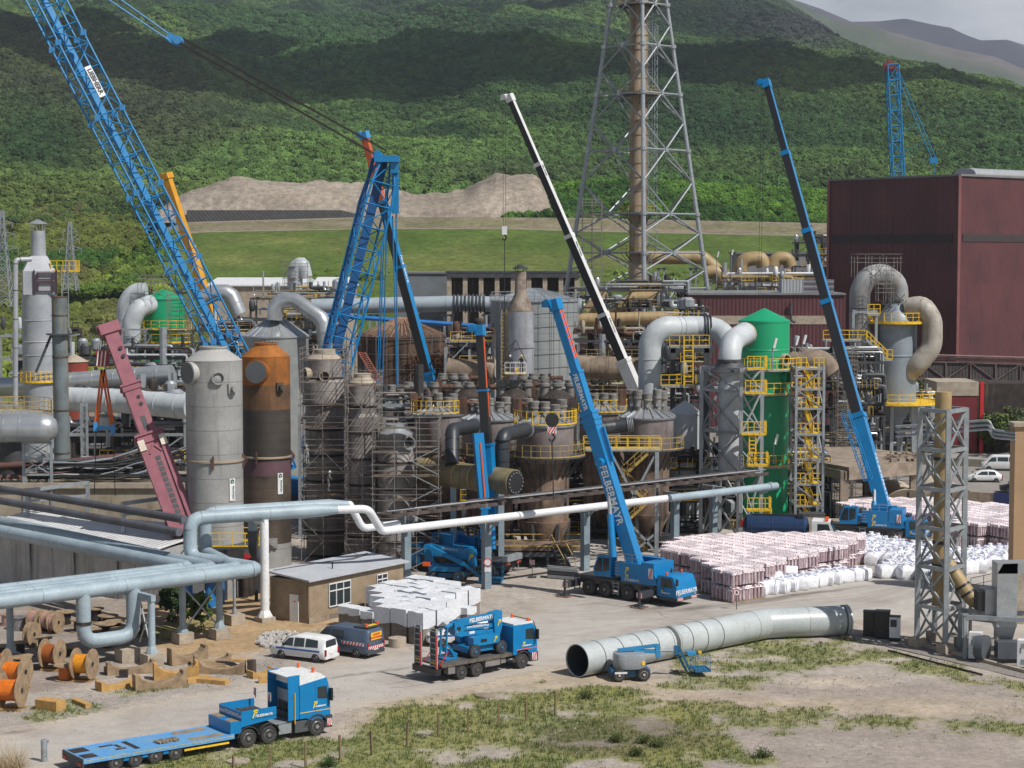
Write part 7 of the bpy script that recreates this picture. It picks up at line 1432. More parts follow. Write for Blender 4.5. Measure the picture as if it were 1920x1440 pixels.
e=W(333,76,D-1); 
for o in (-.55,.55):
    q=MB(); 
    for k in range(3): q.tube(dh+V(0,o*1.6,.5+k*.1+o*1.0),e+V(0,o,.1+k*.08+o*.6),.04,n=5)
    q.build('guy_rope_bundle',mat('brown_wire_rope','2c2523',.7),t)
MB().box(e+V(-.4,0,.1),(1.3,1.6,.9),tilt=Matrix.Rotation(.5,3,'Y')).tube(e+V(.1,-.9,0),e+V(.1,.9,0),.45,n=14).build('equaliser_block',BLUEL,t)
for o in (-.8,.8): MB().tube(e+V(-.8,o,.3+o*.4),W(-60,-190,D-1)+V(0,o,o*.9),.08,n=6).build('pendant_rod',BLUEL,t)
cw=xx(744,D+6)
for (x0,y0,x1,y1) in ((742,312,746,716),(736,405,748,716),(728,330,712,716),(724,340,704,716),(716,470,700,716)): MB().tube(W(x0,y0,D+1),V(W(x1,y1,D+4).x,D+4,4),.075,n=6).build('pendant_rod',BLUE,t)
MB().box(W(741,360,D+1),(.75,.6,4.6)).build('pulley_frame',BLUE,t)
q=MB(); q.box((pv.x+1.5,D,1.0),(9,1.4,1.8)); q.box((pv.x+1.5,D-6,1.0),(9,1.4,1.8)); q.build('crawler_track',STEELD,t); q=MB(); q.box((pv.x+2,D-3,2.7),(9,4,1.8)); q.box((pv.x+7,D-3,3.5),(2.4,6,3.4)); q.build('machine_house',BLUE,t); MB().box((pv.x+10,D+4,2.2),(5,5,3.6)).build('counterweight',STEELD,t); MB().box((pv.x-1.6,D-6.2,2.9),(2,1.6,2.4)).build('operator_cab',BLUEL,t)
# ================================================================ TRUCKS, LIFTS, CARS
def vroot(name,label,cat,group=None): return thing(name,label,cat,(0,0,0),group)
def sq(mb,*pts): return mb.add([Vector(p) for p in pts],[tuple(range(len(pts)))])
rzT=rad(37); locT=put(463,1401,rzT,0,-1.05)
t=vroot('tractor_unit','blue tractor unit with white roof parked at the road edge, bottom left','truck tractor')
q=MB(); q.bx(-.7,5.2,-.42,.42,.62,.9); q.build('chassis',CRD,t)
for x,r_ in ((0,.52),(1.3,.52)): 
    for s in (-1,1): wheel(t,x,s*1.0,r_,.5,rim=mat('polished_rim','c3c5c7',.25,.7),side=s)
for s in (-1,1): wheel(t,4.4,s*1.06,.53,.34,rim=MATS['polished_rim'],side=s)
q=MB()
for x in (0,1.3):
    for s in (-1,1):
        P=[V(x+.66*math.cos(a),s*1.0,.52+.66*math.sin(a)) for a in [rad(10+i*20) for i in range(9)]]
        for a,b in zip(P,P[1:]): q.beam(a,b,.56,.04,up=(0,0,1))
q.build('mudguard',CRD,t)
q=MB(); prismx(q,[(3.3,1.1),(3.3,2.75),(3.25,3.0),(5.05,3.25),(5.17,2.9),(5.27,2.0),(5.3,1.1),(5.0,1.1),(4.9,.95),(3.9,.95),(3.75,1.1)],-1.2,1.2); cab=q.build('cab',BLUE,t)
q=MB(); prismx(q,[(3.1,2.98),(3.2,3.55),(3.6,3.62),(4.7,3.52),(5.0,3.3),(5.06,3.22),(3.28,2.98)],-1.14,1.14); q.build('roof_cap',WHITE,cab)
for s in (-1,1): MB().box((2.95,s*1.13,2.35),(.75,.05,2.5)).build('side_deflector',BLUE,cab)
MB().bx(2.62,3.24,-1.08,1.08,3.48,3.54).build('roof_deflector',WHITE,cab)
q=MB(); prismx(q,[(5.27,2.05),(5.16,2.85),(5.2,2.87),(5.31,2.1)],-1.08,1.08); q.build('windscreen',GLASS,cab,smooth=0)
for s in (-1,1):
    q=MB(); P_=[(4.45,s*1.208,2.12),(5.1,s*1.208,2.05),(5.04,s*1.208,2.78),(4.45,s*1.208,2.78)]; q.add(P_,[(0,1,2,3) if s<0 else (3,2,1,0)]); q.build('side_window',GLASS,cab,smooth=0); MB().box((5.24,s*1.38,2.3),(.12,.25,.7)).box((5.2,s*1.25,2.6),(.05,.3,.05)).build('mirror',BLKP,cab); MB().lathe((4.4,s*.8,3.56),[(.09,0),(.09,.25),(.03,.28)],n=10).build('beacon',ORG_,cab)
    MB().bx(3.3,5.28,s*1.203-.004,s*1.203+.004,1.42,1.46).build('stripe',YEL,cab)
    q=MB(); P=[V(4.4+.68*math.cos(a),s*1.12,.55+.68*math.sin(a)) for a in [rad(0+i*22.5) for i in range(9)]]; [q.beam(a,b,.3,.07) for a,b in zip(P,P[1:])]; q.build('wheel_arch',CRD,cab)
q=MB(); q.bx(4.95,5.4,-1.22,1.22,.38,1.08); q.build('bumper',CRD,cab); hazard(cab,(5.22,-1.235,.7),(1,0,0),(0,0,1),.3,.4,2)
MB().bx(3.25,3.27,-1.205,1.205,1.1,1.12).build('cab_seam',CRD,cab); q=MB(); q.bx(4.3,4.32,-1.207,-1.2,1.1,3.0); q.build('door_seam',CRD,cab); q=MB(); q.bx(5.3,5.33,-1.0,1.0,1.15,1.9); q.build('front_grille',CRD,cab); MB().bx(3.1,3.24,-1.0,1.0,1.2,2.6).build('grey_back_panel',STEEL,cab); q=MB(); [q.tube((3.0,y,1.0),(3.05,y,1.95),.05,n=6) for y in (-.6,-.35,-.1,.2,.5,.7)]; q.box((2.95,.1,1.2),(.25,1.5,.5)); q.build('hoses_and_tanks',STEELD,cab)
b=MB().box((2.98,-1.05,1.75),(.04,.34,1.75)).build('yellow_notice_board',mat('sign_yellow',(.85,.48,.02),.5),cab); text('CONVOI EXCEPTIONNEL',.2,BLKP,'lettering',b,(2.955,-1.05,1.75),(0,0,1),(0,1,0),bold=.006)
MB().bx(3.0,3.9,-1.15,-.6,.35,1.0).bx(1.95,2.8,-1.15,-.6,.4,.98).bx(3.0,3.9,.6,1.15,.35,1.0).build('side_tank',mat('dark_grey_skirt','4f5356',.5),t); MB().bx(1.95,2.75,-1.17,-1.15,.42,.96).build('tool_locker',STEEL,t)
emblem(cab,(4.25,-1.212,1.8),(1,0,0),(0,0,1),.38,tw=.75)
q=MB(); q.box((2.2,0,1.0),(1.7,2.0,.06)); q.build('deck_plate',STEEL,t)
place(t,locT,rzT)
t=vroot('low_loader_trailer','long blue low-loader trailer with stepped neck behind the blue tractor unit','trailer')
q=MB(); q.bx(-9.7,-1.1,-1.27,1.27,.72,.9); q.bx(-9.75,-.9,-1.3,-1.24,.66,.93); q.bx(-9.75,-.9,1.24,1.3,.66,.93); dk=q.build('deck',mat('worn_blue_deck',(.08,.28,.58),.55,col2=(.16,.30,.42),scale=1.1,amt=.9,fine=.2),t)
q=MB(); q.bx(-1.12,-.45,-1.27,1.27,.9,1.55); prismx(q,[(-.45,1.2),(-.45,1.55),(1.75,1.62),(1.75,1.42),(.3,1.3)],-1.27,1.27); q.build('gooseneck',BLUE,t)
q=MB(); q.bx(-.45,-.38,-1.25,1.25,1.55,2.05); q.bx(-.45,1.75,-1.27,-1.21,1.55,2.08); q.bx(-.45,1.75,1.21,1.27,1.55,2.08); sb=q.build('side_board',BLUE,t)
text('www.FELBERMAYR.at',.27,WHITE,'lettering',sb,(-.462,0,1.8),(0,-1,0),(0,0,1),bold=.006); emblem(sb,(.35,-1.285,1.85),(1,0,0),(0,0,1),.45)
MB().bx(-.38,1.7,-1.2,1.2,1.62,1.66).build('load_floor',STEELD,t); MB().lathe((.5,-.2,1.67),[(.42,0),(.45,.1),(.38,.18),(.2,.15),(.1,.2)],n=20).build('spare_wheel',BLK,t)
q=MB(); [q.box((RS.uniform(-.3,.4),RS.uniform(-.9,.9),1.72),(.3,.08,.08),rz=RS.random()*3) for i in range(10)]; q.build('lashing_gear',RUST,t)
MB().bx(-1.05,-.5,-1.1,-.35,1.552,1.57).bx(-1.05,-.5,.35,1.1,1.552,1.57).build('timber_pad',WOOD,t)
for (x0,x1,y0,y1) in ((-9.6,-8.8,-1.1,-.3),(-9.6,-8.7,.2,1.1),(-8,-7.2,.5,.75),(-7.5,-6.9,-.5,-.2),(-6.6,-6.3,-.9,.9),(-7.2,-7.0,-.1,.6),(-3.6,-1.6,.55,1.1),(-3.4,-1.4,-1.1,-.6)): MB().bx(x0,x1,y0,y1,.902,.912).build('deck_pad',WOOD if x0>-4 else RUSTD,dk)
q=MB(); [q.box((-4.6+RS.uniform(-.6,.6),-.55+RS.uniform(-.25,.25),.95+RS.random()*.08),(.16,.07,.07),rz=RS.random()*3) for i in range(70)]; q.build('chain_heap',mat('old_chain','a08f78',.6,.3,amt=.8),t)
for x in (-4.43,-5.6,-6.77,-7.9):
    for s in (-1,1): wheel(t,x,s*1.08,.42,.32,rim=MATS['polished_rim'],side=s,n=22)
for s in (-1,1):
    MB().bx(-9.7,-1,s*1.303-.004,s*1.303+.004,.80,.835).build('stripe',mat('reflective_stripe','b9b27a',.4),t)
    MB().bx(-3.9,-1.2,s*1.2-.03,s*1.2+.03,.42,.52).build('side_guard',YEL,t)
    q=MB(); q.tube((1.6,s*.8,2.2),(1.6,s*.8,2.7),.03,n=6); q.build('marker_pole',STEELD,t); hazard(t,(1.58,s*.8,2.55),(0,-1,0),(0,0,1),.32,.45,3)
q=MB(); [q.bx(x-.16,x+.16,-1.22,-.92,.45,.7) for x in (-5.0,-6.2,-7.3)]; q.build('axle_box',BLUE,t); MB().bx(-9.8,-9.72,-1.27,1.27,.45,.92).build('tail_bar',STEELD,t); q=MB(); [q.box((-9.82,s*.95,.6),(.04,.4,.14)) for s in (-1,1)]; q.build('tail_light',RED,t)
MB().bx(-1.0,1.5,-.9,.9,.95,1.2).build('neck_frame',CRD,t)
place(t,locT,rzT)
# flatbed truck with ramps
rzI=rad(40); locI=put(863,1274,rzI,0,-1.05)
t=vroot('flatbed_truck','blue flatbed truck with white roof and two raised grey loading ramps','truck')
q=MB(); q.bx(-1.6,6,-.42,.42,.6,.85); q.build('chassis',CRD,t)
for x in (0,1.26): 
    for s in (-1,1): wheel(t,x,s*.98,.48,.5,rim=mat('dull_dark_rim','5f5e5b',.6,.2),side=s)
for s in (-1,1): wheel(t,5.1,s*1.04,.5,.34,rim=MATS['dull_dark_rim'],side=s)
MB().bx(-1.7,4.15,-1.26,1.26,1.08,1.2).build('flat_deck',mat('dark_deck_rubber','46474a',.7,col2='5a5a5c',scale=2,amt=.8),t); q=MB(); q.bx(-1.7,4.15,-1.29,-1.25,1.0,1.22); q.bx(-1.7,4.15,1.25,1.29,1.0,1.22); q.build('deck_edge',mat('rusty_edge_rail','625a52',.8,col2='3f3a36',scale=3,amt=1),t)
q=MB(); prismx(q,[(4.3,1.0),(4.3,2.85),(4.45,2.95),(6.0,2.9),(6.2,2.6),(6.35,1.7),(6.35,.95),(5.7,1.0),(5.5,1.25),(4.7,1.25),(4.55,1.0)],-1.2,1.2); cab=q.build('cab',BLUE,t)
MB().bx(4.4,6.05,-1.12,1.12,2.93,3.02).build('roof_panel',WHITE,cab)
q=MB(); prismx(q,[(6.34,1.75),(6.2,2.57),(6.23,2.58),(6.38,1.76)],-1.05,1.05); q.build('windscreen',GLASS,cab,smooth=0)
for s in (-1,1):
    q=MB(); P_=[(5.35,s*1.206,1.95),(6.15,s*1.206,1.85),(6.05,s*1.206,2.6),(5.35,s*1.206,2.6)]; q.add(P_,[(0,1,2,3) if s<0 else (3,2,1,0)]); q.build('side_window',GLASS,cab,smooth=0); MB().box((6.2,s*1.4,2.2),(.12,.22,.65)).box((6.15,s*1.28,2.5),(.05,.3,.05)).build('mirror',BLKP,cab); MB().lathe((5.9,s*.8,3.02),[(.1,0),(.1,.2),(.03,.22)],n=10).build('beacon',ORG_,cab)
    q=MB(); P=[V(5.1+.64*math.cos(a),s*1.1,.52+.64*math.sin(a)) for a in [rad(0+i*22.5) for i in range(9)]]; [q.beam(a,b,.34,.06) for a,b in zip(P,P[1:])]; q.build('wheel_arch',CRD,cab)
q=MB(); q.tube((5.95,-1,3.12),(5.95,1,3.12),.03,n=6); q.tube((6.1,-1.1,3.05),(6.35,-1.2,2.3),.03,n=6); q.build('light_bar',BLKP,cab); MB().bx(5.75,6.42,-1.22,1.22,.4,1.0).build('bumper',CRD,cab); hazard(cab,(6.1,-1.235,.72),(1,0,0),(0,0,1),.4,.5,2); emblem(cab,(5.15,-1.212,1.62),(1,0,0),(0,0,1),.34,tw=.8); MB().bx(4.6,6.3,-1.21,-1.203,1.27,1.33).build('orange_stripe',ORG_,cab)
MB().bx(1.95,3.2,-1.2,-.75,.55,1.0).bx(3.3,3.7,-1.15,-.75,.6,1.0).bx(-1.1,-.55,-1.22,-.75,.5,1.0).build('side_locker',mat('dirty_grey_box','827f7b',.7,col2='625f5b',amt=.9),t); MB().bx(1.95,3.9,.75,1.2,.5,1.0).build('side_locker',MATS['dirty_grey_box'],t)
q=MB()
for x in (0,1.26):
    P=[V(x+.6*math.cos(a),-1.0,.5+.6*math.sin(a)) for a in [rad(20+i*20) for i in range(8)]]; [q.beam(a,b,.5,.03) for a,b in zip(P,P[1:])]
q.build('mudguard',STEELD,t)
for y in (-.82,.82):
    q=MB(); q.box((-1.95,y-.3,2.2),(.14,.06,2.6)); q.box((-1.95,y+.3,2.2),(.14,.06,2.6)); [q.box((-1.95,y,1.1+i*.37),(.1,.6,.07)) for i in range(7)]; r_=q.build('ramp',STEEL,t); MB().box((-1.92,y,2.2),(.05,.56,2.5)).build('ramp_plate',STEELD,r_); MB().box((-2.0,y-.34,2.0),(.05,.05,2.2)).build('red_tape',RED,r_); hazard(r_,(-2.02,y,1.32),(0,-1,0),(0,0,1),.5,.16,3,mats=(YEL,BLKP))
q=MB(); q.bx(-2.1,-1.7,-1.25,1.25,.55,.95); q.build('tail_frame',BLKP,t)
q=MB(); q.beam((-1.8,-1.2,1.1),(-1.1,-1.2,2.0),.05); q.beam((-1.8,.5,1.1),(-1.2,.2,2.0),.05); q.build('ramp_stay',RED,t)
place(t,locI,rzI)
def lift_base(t,z,L,Wd,r,col,rim,knob=True):
    q=MB(); q.bx(-L/2+.1,L/2-.1,-Wd/2+.35,Wd/2-.35,z+r*.7,z+r*1.55); q.bx(-L/2-.1,-L/2+.5,-Wd/2+.25,Wd/2-.25,z+r*.8,z+r*1.7); q.bx(L/2-.5,L/2+.1,-Wd/2+.25,Wd/2-.25,z+r*.8,z+r*1.7); c=q.build('chassis',col,t)
    for x in (-L/2+.35,L/2-.35):
        for s in (-1,1):
            w=wheel(t,x,s*(Wd/2-.17),r,.34,rim=rim,side=s,knob=knob)
            if z: 
                for o in [w]+KIDS.get(w.name,[]): o.data.transform(Matrix.Translation((0,0,z)))
    return c
def basket(t,c,rz,m,w=1.8,d=.8):
    q=MB(); R=Matrix.Rotation(rz,3,'Z'); C4=[Vector(c)+R@V(sx*d/2,sy*w/2,0) for sx,sy in ((-1,-1),(1,-1),(1,1),(-1,1))]; q.rail(C4,h=1.05,sp=.45,r=.022,closed=True); q.add([p for p in C4]+[p+V(0,0,.06) for p in C4],[(0,3,2,1),(4,5,6,7),(0,1,5,4),(1,2,6,5),(2,3,7,6),(3,0,4,7)]); q.build('work_platform',m,t)
# lift on the truck
t=vroot('boom_lift','blue articulated boom lift standing on the flatbed truck','boom lift'); LB=mat('lift_blue_paint',(.006,.19,.42),.4,amt=.4)
lift_base(t,0,2.9,2.15,.43,LB,mat('blue_wheel_rim',(.02,.16,.36),.5)); 
q=MB(); q.bx(-1.2,1.0,-.98,-.4,.75,1.3); q.bx(-1.2,1.0,.4,.98,.75,1.3); q.bx(-.9,.9,-.45,.45,.85,1.2); q.build('turntable',LB,t)
q=MB(); q.beam((1.25,0,1.35),(-1.7,0,1.5),.42,.3); q.beam((1.25,0,1.75),(-1.9,0,1.85),.36,.26); q.build('lower_boom',LB,t)
q=MB(); q.beam((1.5,0,2.35),(-1.9,0,2.2),.4,.42); ub=q.build('upper_boom',LB,t)
text('FELBERMAYR',.36,WHITE,'lettering',ub,(.12,-.215,2.31),(1,0,.044),(0,0,1),bold=.012); text('www.FELBERMAYR.at',.2,WHITE,'small_lettering',t,(-.2,-.19,1.86),(1,0,-.03),(0,0,1),bold=.006)
q=MB(); prismx(q,[(1.15,1.0),(1.0,2.55),(1.75,2.65),(1.75,1.6),(1.5,1.0)],-.32,.32); q.build('riser_link',LB,t); q=MB(); prismx(q,[(-1.55,1.3),(-2.15,1.5),(-2.2,2.3),(-1.6,2.45),(-1.4,1.9)],-.28,.28); kn=q.build('knuckle',LB,t); MB().tube((-1.85,-.32,1.9),(-1.85,.32,1.9),.14,n=14).build('pin',BLKP,kn)
emblem(t,(1.45,-.335,1.9),(1,0,0),(0,0,1),.4,txt=False); emblem(t,(.6,-.99,1.03),(1,0,0),(0,0,1),.36,txt=False); emblem(t,(-1.95,-.29,1.8),(1,0,0),(0,0,1),.3,txt=False)
MB().bx(-.6,-.1,-.995,-.98,.95,1.15).build('black_vent',BLKP,t); MB().bx(-.95,-.5,-.23,-.21,1.42,1.58).build('white_plate',WHITE,t)
q=MB(); q.tube((-1.95,0,2.25),(-2.75,0,2.0),.14,n=10); q.beam((-2.7,-.15,2.1),(-2.8,-.15,.25),.1); q.beam((-2.95,.15,2.0),(-3.05,.15,.25),.1); q.build('jib',LB,t)
q=MB(); q.beam((-2.6,-.1,.9),(-2.1,-.4,.05),.16); q.beam((-2.9,.2,.7),(-1.9,-.1,.15),.2,.3); q.bx(-3.1,-2.2,-.5,.6,.02,.12); q.build('folded_platform',LB,t)
place(t,locI+Matrix.Rotation(rzI,3,'Z')@V(2.35,0,1.2),rzI)
# grey-bodied lift by the pipe
rzG=rad(8); t=vroot('boom_lift','small boom lift with round grey body beside the grey pipe on the ground','boom lift'); GB=mat('lift_grey_body','8b9096',.45,amt=.5); LBD=mat('faded_lift_blue',(.012,.13,.27),.5,amt=.6)
lift_base(t,0,2.3,1.8,.4,LBD,mat('white_rim','b9b9b6',.5)); rings=[]
q=MB(); n=28; prof=[]; 
for z,k in ((.72,.96),(.8,1),(1.55,1),(1.68,.94)): prof.append([(k*1.02*math.copysign(abs(math.cos(a))**.6,math.cos(a)),k*.85*math.copysign(abs(math.sin(a))**.6,math.sin(a)),z) for a in [2*math.pi*i/n for i in range(n)]])
q.add([p for r_ in prof for p in r_],[(j*n+i,j*n+(i+1)%n,(j+1)*n+(i+1)%n,(j+1)*n+i) for j in range(3) for i in range(n)]+[tuple(range(3*n,4*n)),tuple(range(n-1,-1,-1))]); q.build('grey_body',GB,t)
MB().tube((.75,-.72,1.1),(.78,-.76,1.1),.14,n=12).build('yellow_disc',YEL,t)
LBB=mat('light_lift_blue',(.03,.24,.48),.45); q=MB(); q.beam((-.7,.2,1.8),(1.9,.2,2.05),.22,.2); q.build('upper_boom',LBB,t); q=MB(); q.beam((.3,.2,1.72),(1.9,.2,1.65),.26,.22); q.beam((1.85,.2,2.1),(1.95,.2,1.3),.3,.3,up=(0,1,0)); q.build('lower_boom',LBB,t)
q=MB(); q.tube((1.9,.2,1.68),(3.2,.35,1.65),.09,n=10); q.build('boom_extension',STEEL,t); q=MB(); q.beam((3.15,.35,1.95),(3.2,.35,1.4),.3,.26,up=(0,1,0)); q.beam((3.3,.3,1.9),(4.05,.2,.35),.2,.16); q.beam((3.2,.4,1.5),(3.85,.3,.25),.14); q.build('jib',LBD,t)
basket(t,(4.75,.3,.35),0,LBD,w=1.5,d=1.0); MB().bx(3.85,4.4,.0,.7,1.35,1.55).build('control_box',LBB,t); MB().box((4.7,.3,1.5),(.2,.2,.15)).build('yellow_lamp',YEL,t)
MB().bx(-1.1,-.3,-.91,-.9,.5,.62).build('white_lettering_plate',WHITE,t)
pG=put(1207,1276,rzG,.8,-.75); place(t,pG,rzG)
# lift in the yard
rzY=rad(-12); t=vroot('boom_lift','blue boom lift with folded arm and basket, parked left of the no-entry column','boom lift')
lift_base(t,0,3.0,2.2,.46,LBD,MATS['blue_wheel_rim']); q=MB(); q.bx(-1.4,1.2,-.95,.95,.85,1.25); q.build('turntable',LB,t); MB().bx(-2.0,-1.4,-.6,.3,1.2,1.5).build('orange_cover',ORG_,t)
q=MB(); q.beam((-1.5,.2,2.7),(2.2,.2,2.3),.45,.5); q.beam((-1.5,.2,2.2),(2.0,.2,1.9),.4,.35); q.build('lower_boom',LB,t); q=MB(); prismx(q,[(1.7,1.2),(1.7,2.7),(2.4,2.6),(2.4,1.2)],-.1,.5); pl=q.build('riser_link',LB,t); emblem(pl,(2.0,-.115,2.0),(1,0,0),(0,0,1),.5,txt=False); text('FELBERMAYR',.24,WHITE,'lettering',t,(.2,-.04,2.58),(1,0,-.1),(0,0,1))
q=MB(); prismx(q,[(-1.9,1.2),(-2.0,2.9),(-1.4,3.0),(-1.2,1.2)],-.15,.5); q.build('knuckle',LB,t); q=MB(); q.beam((-1.5,-.4,2.8),(1.6,-.7,1.5),.32,.34); q.beam((1.5,-.7,1.6),(3.1,-.8,.4),.2,.2); q.beam((1.6,-.5,1.4),(3.1,-.6,.3),.12); q.build('upper_boom',LB,t)
basket(t,(3.9,-.7,.35),0,LBD,w=1.0,d=1.9); hazard(t,(3.6,-1.22,1.0),(1,0,0),(0,0,1),.4,.4,3); MB().bx(2.9,4.8,-1.25,-.15,.1,.3).build('basket_base',LB,t)
pY=put(809,1090,rzY,-1.15,-.93); place(t,pY,rzY)
# ---------------------------------------------------------------- cars and vans
def carbody(t,st,m,glassm=GLASS,name='body'):
    """st: stations (x, zbottom, zbelt, zroof, half width, half roof width)"""
    q=MB(); k=len(st); R=[]
    for x,zb,zm,zr,w,wr in st: R+= [(x,-w*.92,zb),(x,-w,zb+.15),(x,-w,zm),(x,-wr,zr-.05),(x,-wr*.85,zr),(x,wr*.85,zr),(x,wr,zr-.05),(x,w,zm),(x,w,zb+.15),(x,w*.92,zb)]
    n=10; q.add(R,[(j*n+i,(j+1)*n+i,(j+1)*n+(i+1)%n,j*n+(i+1)%n) for j in range(k-1) for i in range(n)]+[tuple(range(n)),tuple(range(k*n-1,(k-1)*n-1,-1))]); return q.build(name,m,t,smooth=50)
def sidewin(b,pts,w,wr,zm,zr,name='window'):
    for s in (-1,1):
        q=MB(); P=[(x,s*((w+(wr-w)*(z-zm)/(zr-zm))+.012),z) for x,z in pts]; q.add(P,[tuple(range(len(P))) if s<0 else tuple(range(len(P)-1,-1,-1))]); q.build(name,GLASS,b,smooth=0)
def car(name,label,cat,kind,m,px,py,rz,lx,ly,group=None):
    t=vroot(name,label,cat,group)
    if kind=='mpv':
        st=[(0,.35,.9,1.0,.78,.7),(.06,.28,.95,1.05,.84,.72),(.12,.28,.98,1.55,.86,.66),(.5,.28,.98,1.66,.87,.66),(2.4,.28,.95,1.68,.87,.68),(3.1,.28,.92,1.5,.87,.66),(3.55,.28,.92,1.02,.86,.72),(4.35,.28,.78,.85,.82,.68),(4.48,.34,.6,.7,.74,.62)]; b=carbody(t,st,m); sidewin(b,((.55,1.03),(.6,1.5),(1.55,1.56),(1.55,1.0)),.87,.66,.96,1.66); sidewin(b,((1.65,1.0),(1.65,1.56),(2.45,1.55),(2.45,.98)),.87,.67,.96,1.66); sidewin(b,((2.55,.98),(2.55,1.53),(2.95,1.48),(3.4,1.02)),.87,.67,.94,1.62)
        q=MB(); q.add([(3.13,-.6,1.49),(3.13,.6,1.49),(3.58,.66,1.04),(3.58,-.66,1.04)],[(0,3,2,1)]); q.v=[(x+.02,y,z+.02) for x,y,z in q.v]; q.build('windscreen',GLASS,b,smooth=0); q=MB(); q.add([(.1,-.62,1.05),(.1,.62,1.05),(.12,.56,1.5),(.12,-.56,1.5)],[(0,3,2,1)]); q.v=[(x-.06,y,z) for x,y,z in q.v]; q.build('rear_window',GLASS,b,smooth=0)
        wb,L,r_=(.75,3.5),4.5,.32; hw=.87; zz1=.7
        q=MB(); [q.bx(.4,3.9,s*.885-.005,s*.885+.005,.72,.84) for s in (-1,1)]; q.build('blue_stripe',mat('stripe_blue',(.03,.12,.4),.4),b)
    elif kind=='van':
        st=[(0,.4,1.2,1.85,.92,.78),(.04,.32,1.2,1.9,.95,.8),(.3,.32,1.2,1.98,.97,.82),(3.2,.32,1.2,1.98,.97,.82),(3.6,.32,1.15,1.85,.97,.8),(4.25,.32,1.12,1.2,.96,.82),(4.85,.32,.95,1.02,.92,.78),(4.98,.4,.6,.75,.85,.72)]; b=carbody(t,st,m); sidewin(b,((2.0,1.25),(2.0,1.75),(3.05,1.75),(3.05,1.25)),.97,.82,1.2,1.95) ; sidewin(b,((3.2,1.2),(3.2,1.75),(3.6,1.72),(4.1,1.22)),.97,.82,1.2,1.95)
        q=MB(); q.add([(3.63,-.72,1.84),(3.63,.72,1.84),(4.28,.78,1.22),(4.28,-.78,1.22)],[(0,3,2,1)]); q.v=[(x+.02,y,z+.02) for x,y,z in q.v]; q.build('windscreen',GLASS,b,smooth=0); wb,L,r_=(.95,3.95),5,.34; hw=.97; zz1=.9
    elif kind=='bus':
        st=[(0,.4,1.2,1.8,.92,.8),(.04,.32,1.2,1.92,.95,.82),(.3,.32,1.2,1.98,.97,.82),(3.3,.32,1.2,1.98,.97,.82),(3.6,.32,1.15,1.88,.97,.8),(4.25,.32,1.12,1.2,.96,.82),(4.75,.32,.95,1.02,.92,.78),(4.9,.4,.6,.75,.85,.72)]; b=carbody(t,st,m)
        for a,c in ((.35,1.5),(1.6,2.9)): sidewin(b,((a,1.25),(a,1.78),(c,1.78),(c,1.25)),.97,.82,1.2,1.95)
        sidewin(b,((3.05,1.22),(3.05,1.76),(3.6,1.74),(4.1,1.22)),.97,.82,1.2,1.95); wb,L,r_=(.95,3.95),4.9,.34; hw=.97; zz1=.9; q=MB(); sq(q,(-.02,-.7,1.25),(-.02,.7,1.25),(.0,.66,1.8),(.0,-.66,1.8)); q.build('rear_window',GLASS,b,smooth=0)
    else:
        st=[(0,.35,.85,.9,.78,.7),(.1,.28,.9,1.0,.84,.7),(.7,.28,.9,1.4,.86,.62),(1.4,.28,.9,1.46,.87,.62),(2.4,.28,.9,1.42,.87,.62),(3.2,.28,.88,.98,.86,.7),(4.1,.28,.72,.78,.82,.66),(4.25,.34,.6,.66,.74,.6)]; b=carbody(t,st,m); sidewin(b,((.7,.95),(.85,1.32),(1.6,1.36),(1.6,.93)),.87,.62,.9,1.44); sidewin(b,((1.7,.93),(1.7,1.36),(2.4,1.32),(3.0,.95)),.87,.62,.9,1.44); wb,L,r_=(.7,3.3),4.25,.31; hw=.86; zz1=.7
    for x in wb:
        for s in (-1,1): wheel(t,x,s*(hw-.1),r_,.22,rim=RIM,side=s,n=20)
    q=MB(); [q.box((-.02 if kind!='mpv' else -.0,s*(hw-.12),zz1),(.1,.14,.45)) for s in (-1,1)]; q.build('tail_light',mat('dark_red_lens',(.3,.01,.015),.25),b); MB().bx(-.04,.02,-.25,.25,.55,.66).build('number_plate',WHITE,b); q=MB(); [q.box((L-.06,s*(hw-.25),.72),(.12,.3,.15)) for s in (-1,1)]; q.build('headlight',GLASS,b)
    for s in (-1,1): MB().box((3.2 if kind in('mpv','hatch') else 3.9,s*(hw+.1),1.08 if kind in('mpv','hatch') else 1.3),(.14,.18,.16)).build('mirror',BLKP,b)
    MB().bx(-.05,.2,-hw*.95,hw*.95,.28,.5).build('bumper',CRD if kind!='mpv' else m,b)
    place(t,put(px,py,rz,lx,ly),rz); return t,b
t,b=car('white_car','white estate car with blue side stripe parked on the sandy ground','car','mpv',WHITE,592,1243,rad(152),.75,.8)
t,b=car('grey_blue_van','grey-blue van with yellow rear sign and red-white stripes beside the white car','van','van',mat('grey_blue_car_paint','55657a',.35,.3,amt=.3),668,1234,rad(146),.95,.9)
sg=MB().box((-.05,0,1.5),(.03,1.15,.5)).build('rear_sign',MATS['sign_yellow'],b); text('CONVOI',.2,RED,'lettering',sg,(-.075,0,1.6),(0,-1,0),(0,0,1),bold=.006); text('EXCEPTIONNEL',.17,RED,'lettering',sg,(-.075,0,1.4),(0,-1,0),(0,0,1),bold=.006)
hazard(b,(-.06,0,.75),(0,-1,0),(0,0,1),1.7,.2,7); 
for s in (-1,1): hazard(b,(1.2,s*.985,.98),(-s,0,0),(0,0,1),1.9,.2,7)
q=MB(); q.box((.8,0,2.06),(1.1,1.3,.08)); q.box((.25,0,2.1),(.12,1.2,.12)); rk=q.build('roof_rack',STEELD,b); 
for s in (-1,1): MB().lathe((.3,s*.6,2.12),[(.11,0),(.11,.2),(.03,.22)],n=10).build('beacon',ORG_,rk)
